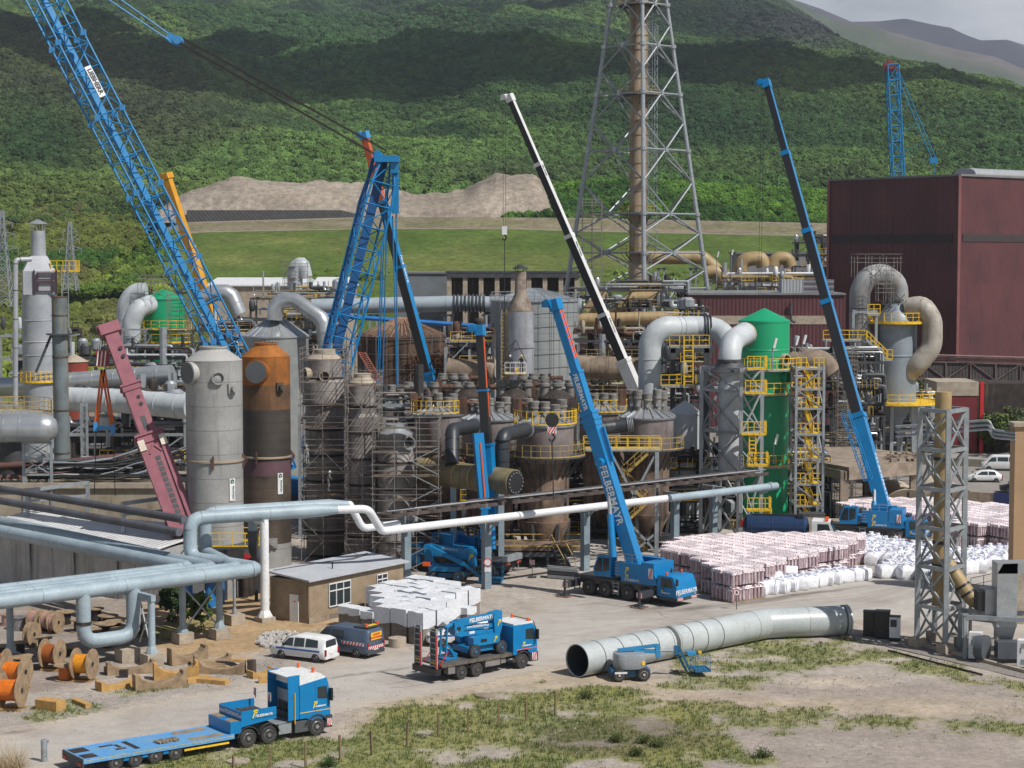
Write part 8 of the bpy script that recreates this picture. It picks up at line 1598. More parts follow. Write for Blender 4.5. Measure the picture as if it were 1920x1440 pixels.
MB().box((.35,0,2.17),(.3,.9,.05)).build('yellow_board',YEL,rk)
car('white_pickup','white vehicle partly hidden behind the flatbed truck ramps','car','mpv',WHITE,832,1213,rad(195),3.4,.8)
car('white_minibus','white minibus parked on the far road at right','van','bus',WHITE,1900,884,rad(172),.95,.9)
car('white_hatchback','white car in front of the minibus, behind the lattice tower','car','hatch',WHITE,1828,905,rad(176),3.2,.8)
car('dark_hatchback','dark car half hidden by the beige block','car','hatch',mat('dark_car_paint',(.02,.025,.035),.3,.3),1893,925,rad(170),3.2,.8)
car('white_pickup','tiny white car parked on the grass beyond the maroon crane','car','bus',WHITE,172,640,rad(170),.9,.8)
# vacuum tanker
rzV=rad(-12); t=vroot('tanker_truck','dark blue vacuum tanker with white cab behind the wrapped pallets','tanker truck'); NAVY=mat('navy_tank_paint',(.02,.045,.11),.3,.2,amt=.4)
MB().lathe((0,0,2.1),[(.3,-.35),(.9,-.15),(1.1,.1),(1.1,5.3),(.9,5.55),(.3,5.7)],n=28,axis=(1,0,0)).build('tank',NAVY,t); q=MB(); [q.lathe((x,0,2.1),[(1.1,-.05),(1.14,0),(1.1,.05)],n=28,axis=(1,0,0),caps=False) for x in (.5,2.4,4.6)]; q.build('tank_band',NAVY,t); MB().bx(.5,5,-.25,.25,3.2,3.3).box((4.9,-.4,3.25),(.6,.5,.35)).build('catwalk',BLKP,t)
MB().bx(-.5,8,-.9,.9,.7,1.0).build('chassis',CRD,t); q=MB(); prismx(q,[(6,.9),(6,2.9),(7.6,2.85),(8.0,1.9),(8.05,.6),(6,.6)],-1.2,1.2); cab=q.build('cab',WHITE,t); q=MB(); sq(q,(7.66,-1.1,2.78),(7.66,1.1,2.78),(8.04,1.1,1.9),(8.04,-1.1,1.9)); q.build('windscreen',GLASS,cab,smooth=0)
for s in (-1,1): q=MB(); P_=[(6.5,s*1.208,1.9),(7.7,s*1.208,1.9),(7.5,s*1.208,2.65),(6.5,s*1.208,2.65)]; q.add(P_,[(0,1,2,3) if s<0 else (3,2,1,0)]); q.build('side_window',GLASS,cab,smooth=0); MB().box((7.3,s*.7,2.98),(.3,.7,.16)).build('orange_beacon_bar',ORG_,cab)
for x in (.8,2.1,7.0):
    for s in (-1,1): wheel(t,x,s*1.0,.5,.4,side=s)
MB().lathe((-.35,.6,2.6),[(.1,0),(.12,.1)],n=8).box((-.4,-.3,2.4),(.3,.3,.6)).build('rear_valve',RED,t)
place(t,V(G(1405,1035).x,G(1405,1035).y+2,0),rzV)
# ================================================================ GOODS IN THE YARD
# red-brown rolls wrapped in film, two tiers on a pallet
FILM=mat('clear_film_over_mauve','ab999e',.3,col2='94747b',scale=3.2,amt=.9,streak='cdc4c8',sscale=7,sthr=(.5,.62),fine=.25)
FILMT=mat('crumpled_film_top','dcd4d7',.25,col2='c2afb4',scale=3,amt=.9,bump=.05,bscale=7,fine=.3)
RL=random.Random(3)
def pallet_proto(i):
    t=thing('wrapped_pallet',None,'wrapped pallet',(0,0,0)); q=MB()
    for k in range(2):
        z=.14+k*1.22
        for a in range(4):
            for b in range(3): q.tube((-.42+a*.28,-.4+b*.4,z),(-.42+a*.28,-.4+b*.4,z+1.0+RL.uniform(-.03,.05)),.15,n=8)
    q.build('rolls',FILM,t); q=MB(); n=9
    for k in range(2):
        z0_=1.13 if k==0 else 2.36; vs=[]
        for a in range(n):
            for b in range(n):
                x,y=-.59+1.18*a/(n-1),-.59+1.18*b/(n-1); e=max(abs(x),abs(y))/.59; vs.append((x,y,z0_+.10*math.sin(b*2.2+i)*(1-e**6)+RL.uniform(-.03,.05)-(.16 if e>.98 else 0)))
        q.add(vs,[(a*n+b,(a+1)*n+b,(a+1)*n+b+1,a*n+b+1) for a in range(n-1) for b in range(n-1)])
        if k==1:
            for b in range(4): q.tube((-.55,-.42+b*.28,2.33),(.55,-.42+b*.28,2.33),.15,n=8)
    q.build('film_cap',FILMT,t); MB().box((0,0,.07),(1.2,1.15,.1)).build('pallet_base',WOOD,t); return t
ODW='first second third fourth fifth sixth seventh eighth ninth tenth eleventh twelfth thirteenth fourteenth fifteenth sixteenth seventeenth eighteenth nineteenth twentieth'.split()
def OD(i): return ODW[i] if i<20 else 'twenty-'+ODW[i-20]
protos=[pallet_proto(i) for i in range(3)]; used=set()
def scatter(poly,sp,ang,protos,label,group,jit=.05,avoid=None,sc=(1,1),stack=None,first=used,rot=.03,limit=260):
    rows={}; P=gp(*poly); u=V(math.cos(ang),math.sin(ang),0); v=V(-u.y,u.x,0); cx_=sum(p[0] for p in P)/len(P); cy_=sum(p[1] for p in P)/len(P); n=0; out=[]
    for i in range(-40,41):
        for j in range(-40,41):
            p=V(cx_,cy_,0)+u*(i*sp)+v*(j*sp)
            if not inpoly(p.x,p.y,P) or (avoid and avoid(p)): continue
            k=RL.randrange(len(protos)); src=protos[k]; loc=p+V(RL.uniform(-jit,jit),RL.uniform(-jit,jit),0); s=RL.uniform(*sc); r_=ang+RL.choice((0,math.pi/2,math.pi))+RL.uniform(-rot,rot)
            if src.name not in first: first.add(src.name); o=place(src,loc,r_,s); o['label']=label; o['group']=group
            else: o=dup(src,loc,r_,label,group,s)
            out.append(o); n+=1; rows.setdefault(i,[]).append(o)
    near=sorted(rows,key=lambda k:sum(o.location.y for o in rows[k])/len(rows[k]))
    for a,k in enumerate(near):
        for b,o in enumerate(sorted(rows[k],key=lambda o:o.location.x/o.location.y)): o['label']=f'{label}, {OD(b)} in row {OD(a)} from the camera'
    return out
ang=rad(38)
scatter([(1248,1086),(1300,1098),(1345,1128),(1388,1134),(1470,1104),(1608,1068),(1606,1046),(1420,1049),(1290,1053),(1250,1070)],1.27,ang,protos,'mauve wrapped pallet in the near block','wrapped roll pallets in the front block')
c2=Vector(put(1715,1022,rad(-20),9.0,-1.3)); ax2=V(math.cos(rad(-20)),math.sin(rad(-20)),0)
def near2(p): d=p-c2; s=d.dot(ax2); w=abs(d.x*-ax2.y+d.y*ax2.x); return -3<s<12 and w<3.4
scatter([(1566,990),(1640,1004),(1700,1008),(1800,1030),(1905,1036),(1905,992),(1760,978),(1600,974)],1.27,rad(30),protos,'mauve wrapped pallet in the far block','wrapped roll pallets in the far block',avoid=near2)
# big bags
BAGM=mat('white_woven_bag','e4e5e8',.7,col2='cdd0d8',scale=2,amt=.6,bump=.03,bscale=6)
def bag(i):
    R=random.Random(i); n=16; vs=[]; H=1.0; lv=((.0,.44,.0),(.05,.5,0),(.3,.53,0),(.6,.53,0),(.88,.5,0),(1.0,.36,0),(1.04,.14,0),(1.2,.16,0)); t=thing('bulk_bag',None,'bulk bag',(0,0,0)); ph=R.random()*6
    for z,r_,_ in lv:
        for a in range(n):
            th=2*math.pi*a/n; k=1/max(abs(math.cos(th)),abs(math.sin(th)))**(.9 if z<.9 else .4); w=r_*k*(1+.05*math.sin(3*th+ph)+R.uniform(-.03,.03)); vs.append((w*math.cos(th)+.05*z*math.cos(ph),w*math.sin(th)+.05*z*math.sin(ph),z*H+R.uniform(-.02,.02)))
    q=MB(); L=len(lv); q.add(vs,[(j*n+a,j*n+(a+1)%n,(j+1)*n+(a+1)%n,(j+1)*n+a) for j in range(L-1) for a in range(n)]+[tuple(range(n-1,-1,-1)),tuple(range((L-1)*n,L*n))]); q.build('sack',BAGM,t,smooth=60)
    q=MB()
    for s in (-1,1): q.pipe([(s*.42,-.44,.85),(s*.34,-.2,1.08),(s*.34,.2,1.1),(s*.42,.44,.85)],.022,n=5,seg=2); q.beam((s*.36,-.58,.25),(s*.36,-.53,.8),.035,.012,up=(0,1,0))
    q.build('lifting_loop',mat('pale_blue_strap',(.25,.3,.5),.6),t); return t
bags=[bag(i) for i in range(4)]
G1='white bulk bags in front of the wrapped pallets'
A_,B1=G(1392,1122),G(1636,1084); dd=(B1-A_).normalized(); nn=V(-dd.y,dd.x,0); L=(B1-A_).length
def putbag(p,label,group,sc=1.0,tilt=None):
    src=bags[RL.randrange(4)]; 
    if src.name not in used: used.add(src.name); o=place(src,p,RL.uniform(0,6.28),sc); o['label']=label; o['group']=group
    else: o=dup(src,p,RL.uniform(0,6.28),label,group,sc)
    if tilt: o.rotation_euler=(tilt,RL.uniform(-.2,.2),o.rotation_euler[2])
    return o
n=int(L/1.1)
for r_ in range(2):
    for i in range(n):
        if r_==1 and i>n-3: continue
        putbag(A_+dd*(i*1.1+r_*.4)+nn*(r_*1.1)+V(RL.uniform(-.1,.1),RL.uniform(-.15,.15),0),f'white bulk bag, {OD(i)} from left in the {("front","rear")[r_]} row beside the pallets',G1,RL.uniform(1.0,1.2))
for i in (0,1,3,5): putbag(A_+dd*(i*1.1+.6)+nn*.6+V(0,0,.95),f'slumped white bulk bag on top of the near row above bag {OD(i)}','slumped bags on the near row',1.0,RL.uniform(.9,1.5))
bg2=scatter([(1560,1030),(1600,1052),(1640,1062),(1740,1062),(1770,1046),(1700,1036),(1600,1016),(1545,1012)],1.12,rad(30),bags,'white bag before the right-hand crane','white bulk bags before the right-hand crane',jit=.15,sc=(1.05,1.25),rot=3,avoid=near2,limit=80)
scatter([(1655,1084),(1760,1090),(1905,1062),(1905,1040),(1800,1048),(1700,1062),(1660,1068)],1.12,rad(25),bags,'white bag behind the lattice tower','white bulk bags along the road at right',jit=.12,sc=(1.05,1.25),rot=3,limit=90)
# brick stacks with white covers
COVER=mat('white_cover_sheet','d3d6db',.45,col2='b9bcc2',amt=.5,bump=.05,bscale=3); BRK=mat('grey_brown_brick_stack','857b71',.85,col2='6f665e',scale=2,amt=.8,ribs=.12,ribdir=(0,0,1),ribw=.01)
def stack(h,ch,i):
    R=random.Random(i+9); t=thing('covered_stack',None,'covered stack',(0,0,0)); q=MB(); q.bx(-.54,.54,-.54,.54,.1,h); q.build('brick_stack',BRK,t,smooth=0); n=10; vs=[]
    for a in range(n): 
        for b in range(n): x,y=-.57+1.14*a/(n-1),-.57+1.14*b/(n-1); vs.append((x,y,h+.05+.03*math.sin(x*5+i)+R.uniform(0,.012)))
    q=MB(); q.add(vs,[(a*n+b,(a+1)*n+b,(a+1)*n+b+1,a*n+b+1) for a in range(n-1) for b in range(n-1)]); e=[a*n for a in range(n)]+[(n-1)*n+b for b in range(1,n)]+[a*n+n-1 for a in range(n-2,-1,-1)]+[b for b in range(n-2,0,-1)]
    low=[V(*vs[k]) for k in e]; m=len(low); bot=[V(p.x*1.01,p.y*1.01,h-ch+.07*math.sin(p.x*4+p.y*3)+R.uniform(-.02,.02)) for p in low]; q.add([tuple(p) for p in low+bot],[(k,m+k,m+(k+1)%m,(k+1)%m) for k in range(m)]); q.build('white_cover',COVER,t,smooth=25); MB().bx(-.55,.55,-.5,.5,0,.1).build('pallet_base',WOOD,t); return t
tall=[stack(1.85,.85,0),stack(1.8,1.0,1)]; low=[stack(1.45,.45,2)]
a_=math.atan2(dr.y,dr.x)
scatter([(712,1192),(742,1207),(812,1206),(885,1158),(800,1131),(690,1152)],1.52,a_,tall,'tall white-covered stack','tall covered stacks',rot=.015,sc=(1.2,1.24),jit=.03)
for k,(px,py) in enumerate(((648,1176),(667,1180),(690,1186),(722,1197))):
    o=low[0] if k==0 else dup(low[0]); place(o,G(px,py)+V(.2,.6,0),a_+RL.uniform(-.05,.05)); o['label']=('lower white-topped stack nearest the building window','second low white-topped stack from the building','third low white-topped stack from the building','low white-topped stack nearest the grey-blue van')[k]; o['group']='low covered stacks'
for k,(px,py) in enumerate(((846,1180),(873,1178))): o=dup(low[0],G(px,py)+V(0,.6,0),a_,('low stack with dark strip at the right of the covered stacks','low white-topped stack at the far right of the covered stacks')[k],'low covered stacks')
q=MB().lathe(G(745,1212),[(.62,0),(.62,.62),(.05,.63)],n=24); tag(q.build('concrete_ring',CONCL,loc=G(745,1212)),'short round concrete block beside the grey-blue van','concrete block')
# cable reels
ORC=mat('orange_cable_winding',(.62,.16,.012),.35,col2=(.45,.10,.01),scale=2,amt=.9,fine=.25); YOC=mat('yellow_orange_winding',(.62,.26,.015),.35,col2=(.45,.16,.01),scale=2,amt=.8)
def reel(label,px,py,r,w,ang,mw,kind='h',mf=WOOD,group='cable reels at the left edge',core=.62,pal=True):
    g=G(px,py); t=thing('cable_reel',label,'cable reel',tuple(g),group); 
    if kind=='h':
        ax=V(math.cos(ang),math.sin(ang),0); z=r+(.14 if pal else .02); c=V(g.x,g.y,z)
        for s in (-1,1): 
            f=MB().tube(c+ax*(s*w/2-.035),c+ax*(s*w/2+.035),r,n=32).build('flange',mf,t); q=MB(); n_=ax*s; q.tube(c+ax*(s*(w/2+.035)),c+ax*(s*(w/2+.06)),r*.16,n=14); q.build('hub',BLKP,f)
        q=MB().lathe(c,[(r*core,-w/2+.03),(r*core*1.03,-w*.2),(r*core*1.0,0),(r*core*1.03,w*.25),(r*core,w/2-.03)],n=30,axis=ax); q.build('winding',mw,t)
        if pal: q=MB(); sd=V(-ax.y,ax.x,0); [q.beam(g+sd*o-ax*w*.6+V(0,0,.07),g+sd*o+ax*w*.6+V(0,0,.07),.14,.14) for o in (-.4,.4)]; q.build('cradle',WOODN,t)
    else:
        c=V(g.x,g.y,0)
        for z in (.05,w): MB().lathe((c.x,c.y,z),[(r,-.035),(r,.035)],n=30).build('flange',mf,t)
        MB().lathe((c.x,c.y,.09),[(r*core,0),(r*core,w-.13)],n=26).build('winding',mw,t)
    return t
BLC=mat('black_cable_winding','201f21',.5,col2='2e2b2b',amt=.8); PKC=mat('pinkish_film_wrap','a8857a',.35,col2='8a6a60',scale=3,amt=.8); SLC=mat('silver_film_wrap','8f8c90',.3,.3,col2='6d686c',scale=3,amt=.9)
for a in (('yellow-orange cable reel with wooden flanges nearest the timber cradles',158,1277,.98,1.1,rad(-12),YOC),('big bright orange cable reel at the bottom left corner',22,1330,1.02,1.25,rad(-8),ORC),('orange cable reel with a grey band behind the corner reel',30,1292,.98,1.3,rad(-14),ORC),('orange cable reel cut by the left edge',-14,1322,1.0,1.0,rad(-10),ORC),('brownish cable reel standing left of the flat one',98,1256,.95,1.05,rad(-12),mat('brown_orange_winding',(.36,.10,.02),.5,amt=.8)),('small orange reel top behind the left edge',-2,1272,.9,1.0,rad(-10),ORC)): reel(*a)
reel('orange cable reel lying flat between two standing reels',124,1275,.78,.95,0,ORC,'v')
for k,(px,py,r,w,m,kd,lb) in enumerate(((36,1180,.62,.9,SLC,'v','silver film-wrapped reel standing upright'),(68,1182,.78,.7,PKC,'h','tan-sided film-wrapped reel in the middle of the wrapped row'),(90,1183,.75,.5,PKC,'h','first pinkish film-wrapped reel'),(104,1187,.78,.5,PKC,'h','second pinkish wrapped reel beside the black ones'),(15,1172,.55,.8,PKC,'v','small pink wrapped reel at the left edge'),(122,1172,.7,1.0,BLC,'v','black reel with wooden lid right of the wrapped row'),(180,1166,.62,1.0,BLC,'v','black reel seen between the U-loop legs, rearmost'),(203,1172,.75,.7,BLC,'v','wide flat black reel between the U-loop legs'),(198,1190,.8,.8,BLC,'v','wide black reel in the middle between the U-loop legs'),(174,1200,.62,.75,BLC,'v','black reel close behind the left U-loop leg'),(222,1198,.6,.75,BLC,'v','black reel with reddish lid near the right U-loop leg'),(200,1215,.6,.4,BLC,'v','flat black reel under the U-loop'),(82,1216,.6,.75,BLC,'v','black upright reel behind the brownish reel'),(38,1226,.5,.8,BLC,'v','small black reel left of the others'),(40,1255,.85,.85,BLC,'v','large black upright reel behind the banded orange reel'),(6,1236,.6,.9,BLC,'v','black upright reel at the left edge'),(134,1232,.5,.7,BLC,'v','small black reel behind the flat orange one'),(60,1212,.85,.35,WOOD,'h','grey wooden reel flange leaning among black reels'),(215,1180,.7,.6,BLC,'v','black reel right of the rearmost reel'),(150,1185,.7,.9,BLC,'v','black reel hidden behind the left U-loop leg'),(255,1190,.8,1.0,BLC,'v','black reel right of the U-loop'))): reel(lb,px,py,r,w,rad(-20),m,kd,WOOD if m is BLC or kd=='h' else m,pal=False,group='dark and wrapped reels under the blue pipes',core=.62 if m is BLC else .85)
# timber cradles
def cradle(label,px,py,L,rz,h=.55,m=WOOD,arc=True,w=.5,tilt=0):
    h*=1.35 if arc else 1.2; w*=1.6 if arc else 1.15; L*=1.1
    g=G(px,py); t=MB(); n=10
    if arc: poly=[(-L/2,0),(L/2,0),(L/2,h)]+[(L/2*math.cos(math.pi*i/n)*.86,h-math.sin(math.pi*i/n)*h*.6) for i in range(n+1)]+[(-L/2,h)]
    else: poly=[(-L/2,0),(L/2,0),(L/2,h),(-L/2,h)]
    t.prism(poly,-w/2,w/2,'xz'); o=t.build('timber_cradle' if arc else 'timber_beam',m,loc=(0,0,0),smooth=0); tag(o,label,'timber','timber cradles and beams by the road'); o.location=g+V(0,0,tilt and .25); o.rotation_euler=(tilt,0,rz); return o
for a in (('big grey saddle-shaped timber at the front of the pile',300,1290,3.0,.45,.75,WOOD),('pale splintered saddle timber in the middle of the pile',330,1272,2.6,.3,.8,WOODN),('long pale curved timber at the lower left of the pile',222,1290,2.6,.75,.45,WOODN),('grey saddle timber below the round column foot',245,1262,2.8,.35,.6,WOOD),('grey saddle timber at the top of the pile',352,1242,2.4,.6,.8,WOOD),('flat curved grey timber right of the top saddle',398,1246,2.2,.3,.5,WOOD),('large curved timber at the right part of the pile',415,1262,2.8,-.1,.6,WOOD),('small saddle timber at the right end of the pile',490,1268,1.6,.7,.35,WOODN)): cradle(*a)
for a in (('pair of brown beams on the gravel left of the road',153,1322,1.7,-.9,.2,WOODN,False,.35),('brown notched beam block on the gravel',95,1330,1.5,-.5,.5,WOODN,False,.75),('light beam lying at the right of the pile',428,1255,2.0,.05,.18,WOODN,False,.45),('brown squared beam under the curved timber',395,1280,2.2,-.35,.22,WOODN,False,.6),('short dark beam end standing at the pile right edge',472,1262,.5,.2,.7,RUSTD,False,.5),('pale plank at the upper right of the pile',448,1240,1.5,-.1,.12,WOODN,False,.4),('small light block beside the trailer neck',496,1280,.7,.2,.35,WOODN,False,.4),('brown beam on the lower middle of the pile',370,1278,1.6,.8,.25,WOODN,False,.4),('short sawn block left of the pile',205,1262,.6,.3,.35,WOOD,False,.5),('dark cube block before the long curved timber',232,1270,.5,.1,.4,RUSTD,False,.4)): cradle(*a)
t=MB(); g=G(430,1258)+V(0,0,.55)
for i in range(5): t.pipe([g+V(i*.13-.9,.3,0),g+V(i*.13-.3,0,.0),g+V(i*.13+.5,-.3,-.3)],.05,n=6)
tag(t.build('hose_bundle',BLKP,loc=g),'short black hoses draped over the curved timber','hose')
# stones, posts, lids, boxes
STN=mat('pale_stone','a7a39e',.9,col2='7f7a74',scale=3,amt=.9)
def rocks(name,label,pxs,n,hm,smin,smax,kind='stuff',m=STN,z=0):
    q=MB(); R=random.Random(n); P=gp(*pxs); xs=[p[0] for p in P]; ys=[p[1] for p in P]; cx_,cy_=sum(xs)/len(xs),sum(ys)/len(ys); rr=max(max(xs)-min(xs),max(ys)-min(ys))/2; k=0
    while k<n:
        x,y=R.uniform(min(xs),max(xs)),R.uniform(min(ys),max(ys))
        if not inpoly(x,y,P): continue
        k+=1; s=R.uniform(smin,smax); h=hm*max(0,1-math.hypot(x-cx_,y-cy_)/rr)*R.random(); vs=[]
        for a in ((-1,-1,-1),(1,-1,-1),(1,1,-1),(-1,1,-1),(-.7,-.6,1),(.6,-.7,1),(.7,.6,1),(-.6,.7,1)): vs.append((x+a[0]*s*R.uniform(.5,1),y+a[1]*s*R.uniform(.5,1),h+s*.3+a[2]*s*R.uniform(.4,.8)))
        q.add(vs,[(0,3,2,1),(4,5,6,7),(0,1,5,4),(1,2,6,5),(2,3,7,6),(3,0,4,7)])
    return tag(q.build(name,m,smooth=0),label,kind=kind)
rocks('rubble_heap','heap of pale broken stones left of the white car',[(478,1206),(500,1190),(540,1186),(562,1200),(545,1215),(500,1216)],420,.75,.06,.17,m=mat('white_rubble','bdbab6',.9,col2='8f8b86',scale=3,amt=.8))
rocks('loose_stones','scattered small stones on the open ground',[(0,1330),(500,1240),(900,1300),(1920,1250),(1920,1440),(0,1440)],3800,0,.02,.06)
rocks('roadside_gravel','loose grey gravel along the road edge',[(0,1300),(330,1290),(520,1228),(520,1262),(300,1305),(0,1368)],2600,0,.02,.055)
FP=[(438,1412,1440),(506,1387,1440),(573,1372,1440),(638,1360,1426),(697,1346,1417),(763,1335,1400),(821,1322,1379),(877,1314,1373),(935,1309,1360),(987,1299,1350),(1041,1288,1340)]
pp=None
for k,(px,yt,yb) in enumerate([(506,1402,1452),(573,1387,1440),(638,1373,1426),(697,1360,1417),(763,1346,1400),(821,1335,1382),(877,1322,1373),(935,1309,1360),(987,1299,1350),(1041,1288,1340),(438,1412,1466)]):
    g=G(px,yb); h=(yb-yt)/((yb-480)/27); q=MB(); q.box((g.x,g.y,h/2),(.1,.1,h),rz=.3)
    if pp is None: pp=q.build('fence_post',mat('pale_concrete_post','7d6a52',.9,amt=.8),loc=(g.x,g.y,0)); o=pp
    else: o=dup(pp,(g.x,g.y,0),k*.2)
    o.rotation_euler=(RL.uniform(-.03,.03),RL.uniform(-.03,.03),k*.2); tag(o,f'thin wireless fence post, {OD((k+1)%11)} from the left in the row across the grass','fence post','fence posts along the grass')
for px,py,r,lb in ((447,1429,.62,'round pale concrete lid in the grass beside the trailer'),(911,1306,.62,'round brown manhole cover at the grass edge'),(1270,1257,.42,'small pale concrete disc behind the small grey lift')): g=G(px,py); tag(MB().lathe(g,[(r,0),(r,.1),(.02,.11)],n=26).build('manhole_cover',CONCL if px!=911 else CONC,loc=g),lb,'manhole cover')
g=G(83,1428); tag(MB().lathe(g,[(.17,0),(.17,1.15),(.15,1.2),(.01,1.2)],n=18).box(g+V(.2,0,1.1),(.12,.1,.12)).build('bollard',STEEL,loc=g),'single grey steel bollard at the lower left road edge','bollard')
for k,(px,py,w,h,m,lb) in enumerate(((1632,1194,.85,1.75,BLKP,'leftmost black plastic-wrapped box right of the grey pipe'),(1657,1198,1.0,1.9,BLKP,'middle and largest black wrapped box right of the grey pipe'),(1680,1203,.75,1.7,WHITE,'white box with black corners beside the black wrapped boxes'))):
    g=G(px,py); t=thing('wrapped_crate',lb,'crate',tuple(g)); MB().box(g+V(0,.4,h/2),(w,w*.8,h),rz=-.25).build('box_body',m if m is not BLKP else mat('black_shrink_film','1c1d20',.35,bump=.04,bscale=4),t); MB().box(g+V(0,.4,h+.03),(w*1.05,w*.86,.07),rz=-.25).build('top_cap',BLKP,t)
    if m is WHITE:
        MB().box(g+V(-.18,.06,h*.75),(.42,.04,.5),rz=-.25).build('grille',STEELD,t); MB().box(g+V(0,.4,.12),(w*1.04,w*.85,.24),rz=-.25).build('skid',BLKP,t)
def disc_sign(t,c,n,r,txt=None):
    n=Vector(n).normalized(); s=MB().tube(c,c+n*.03,r,n=28).build('sign_face',WHITE,t); q=MB(); q.lathe(c+n*.03,[(r,0),(r,.012),(r*.78,.012),(r*.78,0)],n=32,axis=n,caps=False); q.build('red_rim',RED,s)
    if txt: x_=V(0,0,1).cross(n); text(txt,r*1.3,BLKP,'numeral',s,c+n*.045,x_,(0,0,1),bold=.01)
g=G(1381,1143); t=thing('speed_limit_sign','round red-rimmed speed sign with a 6 on a thin post behind the grey pipe','sign',tuple(g)); q=MB().tube(g,g+V(0,0,1.55),.03,n=8); q.build('post',STEELD,t); disc_sign(t,g+V(0,-.05,1.35),(0,-1,.05),.28,'6')
g=G(917,1106)+V(-.1,-.55,2.35); t=thing('no_entry_sign','round red-rimmed sign with a white plate below, fixed to the blue-grey column','sign',tuple(g)); disc_sign(t,g,(0,-1,0),.33); MB().box(g+V(0,0,-.6),(.5,.03,.35)).build('plate',WHITE,t); MB().box(g+V(0,.12,-.4),(.12,.25,.9)).build('bracket',STEELD,t)
# the grey pipe on the ground
GP=mat('pale_grp_pipe','adb3b4',.4,col2='98a0a1',scale=.6,amt=.7,streak='7c817c',sthr=(.6,.8)); r=1.06
P=[G(1083,1271)+V(0,.3,r),G(1432,1199)+V(0,.3,r),G(1490,1196)+V(0,.3,r),G(1590,1192)+V(0,.3,r)]
t=thing('ground_pipe','huge pale grey pipe lying on the ground with open dark mouth and bent far end','pipe',(P[0].x,P[0].y,0))
q=MB(); n=40; Q=MB().pipe(P,r,n=n,bend=1.1,seg=3,caps=False); q.v,q.f,q.m=Q.v,Q.f,Q.m; d0=(P[1]-P[0]).normalized(); q.build('pipe_shell',GP,t); q=MB(); Q=MB().pipe(P,r*.955,n=n,bend=1.1,seg=3,caps=False); q.v=Q.v; q.f=[f[::-1] for f in Q.f]; q.m=Q.m; q.build('inner_wall',mat('dark_pipe_lining','3a4044',.7,amt=.6),t)
q=MB(); u=d0.cross(V(0,0,1)).normalized(); w_=u.cross(d0)
for c,d in ((P[0],d0),(P[3],(P[3]-P[2]).normalized())):
    u=d.cross(V(0,0,1)).normalized(); w_=u.cross(d); vs=[]
    for R_ in (r*1.01,r*.95):
        for e in (-.03,.05): vs+=[c+d*e+(u*math.cos(2*math.pi*i/n)+w_*math.sin(2*math.pi*i/n))*R_ for i in range(n)]
    q.add(vs,[(a*n+i,a*n+(i+1)%n,b*n+(i+1)%n,b*n+i) for a,b in ((0,1),(3,2),(2,0),(1,3)) for i in range(n)])
q.build('end_rim',GP,t)
dark=mat('dark_joint_line','4d5250',.6)
def ringat(c,d,R_,w,m,nm):
    d=d.normalized(); Rm=R_; q=MB(); q.lathe(c-d*w/2,[(Rm*.998,0),(Rm*1.02,.01),(Rm*1.02,w-.01),(Rm*.998,w)],n=n,axis=d,caps=False); q.build(nm,m,t)
L1=(P[1]-P[0]).length
for s in (1.55,3.3,5.0,6.6,9.9,11.4,13.0): 
    if s<L1-1: ringat(P[0]+d0*s,d0,r,.07,dark,'joint_ring')
ringat(P[0]+d0*8.1,d0,r*1.015,.12,GP,'clamp_ring'); ringat(P[0]+d0*8.45,d0,r*1.0,.35,dark,'rust_band'); ringat(P[0]+d0*8.8,d0,r*1.015,.12,GP,'clamp_ring')
d3=(P[3]-P[2]).normalized(); ringat(P[3]-d3*.35,d3,r*1.02,.12,dark,'end_flange'); ringat(P[3]-d3*.05,d3,r*1.04,.1,GP,'end_flange'); ringat(P[2]+d3*.9,d3,r,.1,GP,'joint_ring'); ringat(P[1]-d0*1.4,d0,r*1.01,.14,GP,'joint_ring')
for k,p in enumerate((P[3]-d3*.4,)): tag(MB().box((p.x,p.y-.3,.09),(.5,1.6,.18)).build('timber_chock',WOOD,loc=(p.x,p.y,0)),'timber chock under the bent end of the grey pipe','timber')
# silvery beams stacked by the crane
g=G(1040,1085); t=thing('steel_plank_stack','stack of grey scaffold planks and tubes left of the large mobile crane','plank stack',tuple(g))
for k in range(9): MB().beam(G(1028,1086)+V(0,.5+(k%3)*.35,.2+(k//3)*.32),G(1085,1092)+V(0,.8+(k%3)*.35,.2+(k//3)*.32),.3,.26).build('plank',STEELD if k%2 else STEEL,t)
def mkbarrier(px,py,lb):
    g=G(px,py); t=thing('warning_beacon',lb,'warning plate',tuple(g)); MB().tube(g,g+V(0,0,1.5),.03,n=8).box(g+V(0,0,.05),(.7,.5,.1)).build('stand',STEELD,t); hazard(t,g+V(0,-.05,1.3),(1,0,0),(0,0,1),.42,.42,3)
mkbarrier(998,1083,'red and white warning plate on a stand left of the plank stack')
# tents, walls, counterweight
CAN=mat('tent_canvas','b8ad9c',.8,col2='9a8d7c',amt=.5); CAND=mat('dark_tent_gable','6f6455',.85,amt=.5)
def tent(label,px,py,w,dp,h,m=CAN):
    g=G(px,py); t=thing('storage_tent',label,'tent',tuple(g)); arcp=[(w/2*math.cos(math.pi*i/14),h*math.sin(math.pi*i/14)**.8) for i in range(15)]; q=MB(); q.prism([(g.x+a,b+.01) for a,b in arcp],g.y+.1,g.y+dp,'xz'); q.build('cover',m,t); q=MB(); q.prism([(g.x+a*1.01,b*1.01+.01) for a,b in arcp],g.y-.1,g.y+.09,'xz'); q.build('gable',CAND,t)
    MB().beam(g+V(0,-.13,0),g+V(0,-.13,h*.95),.18,.03).build('door_flap',BLKP,t)
tent('domed canvas tent with a slit doorway behind the far pallets',1702,975,5.8,9,3.1)
tent('second canvas tent behind the lattice tower',1782,968,6.2,9,3.2)
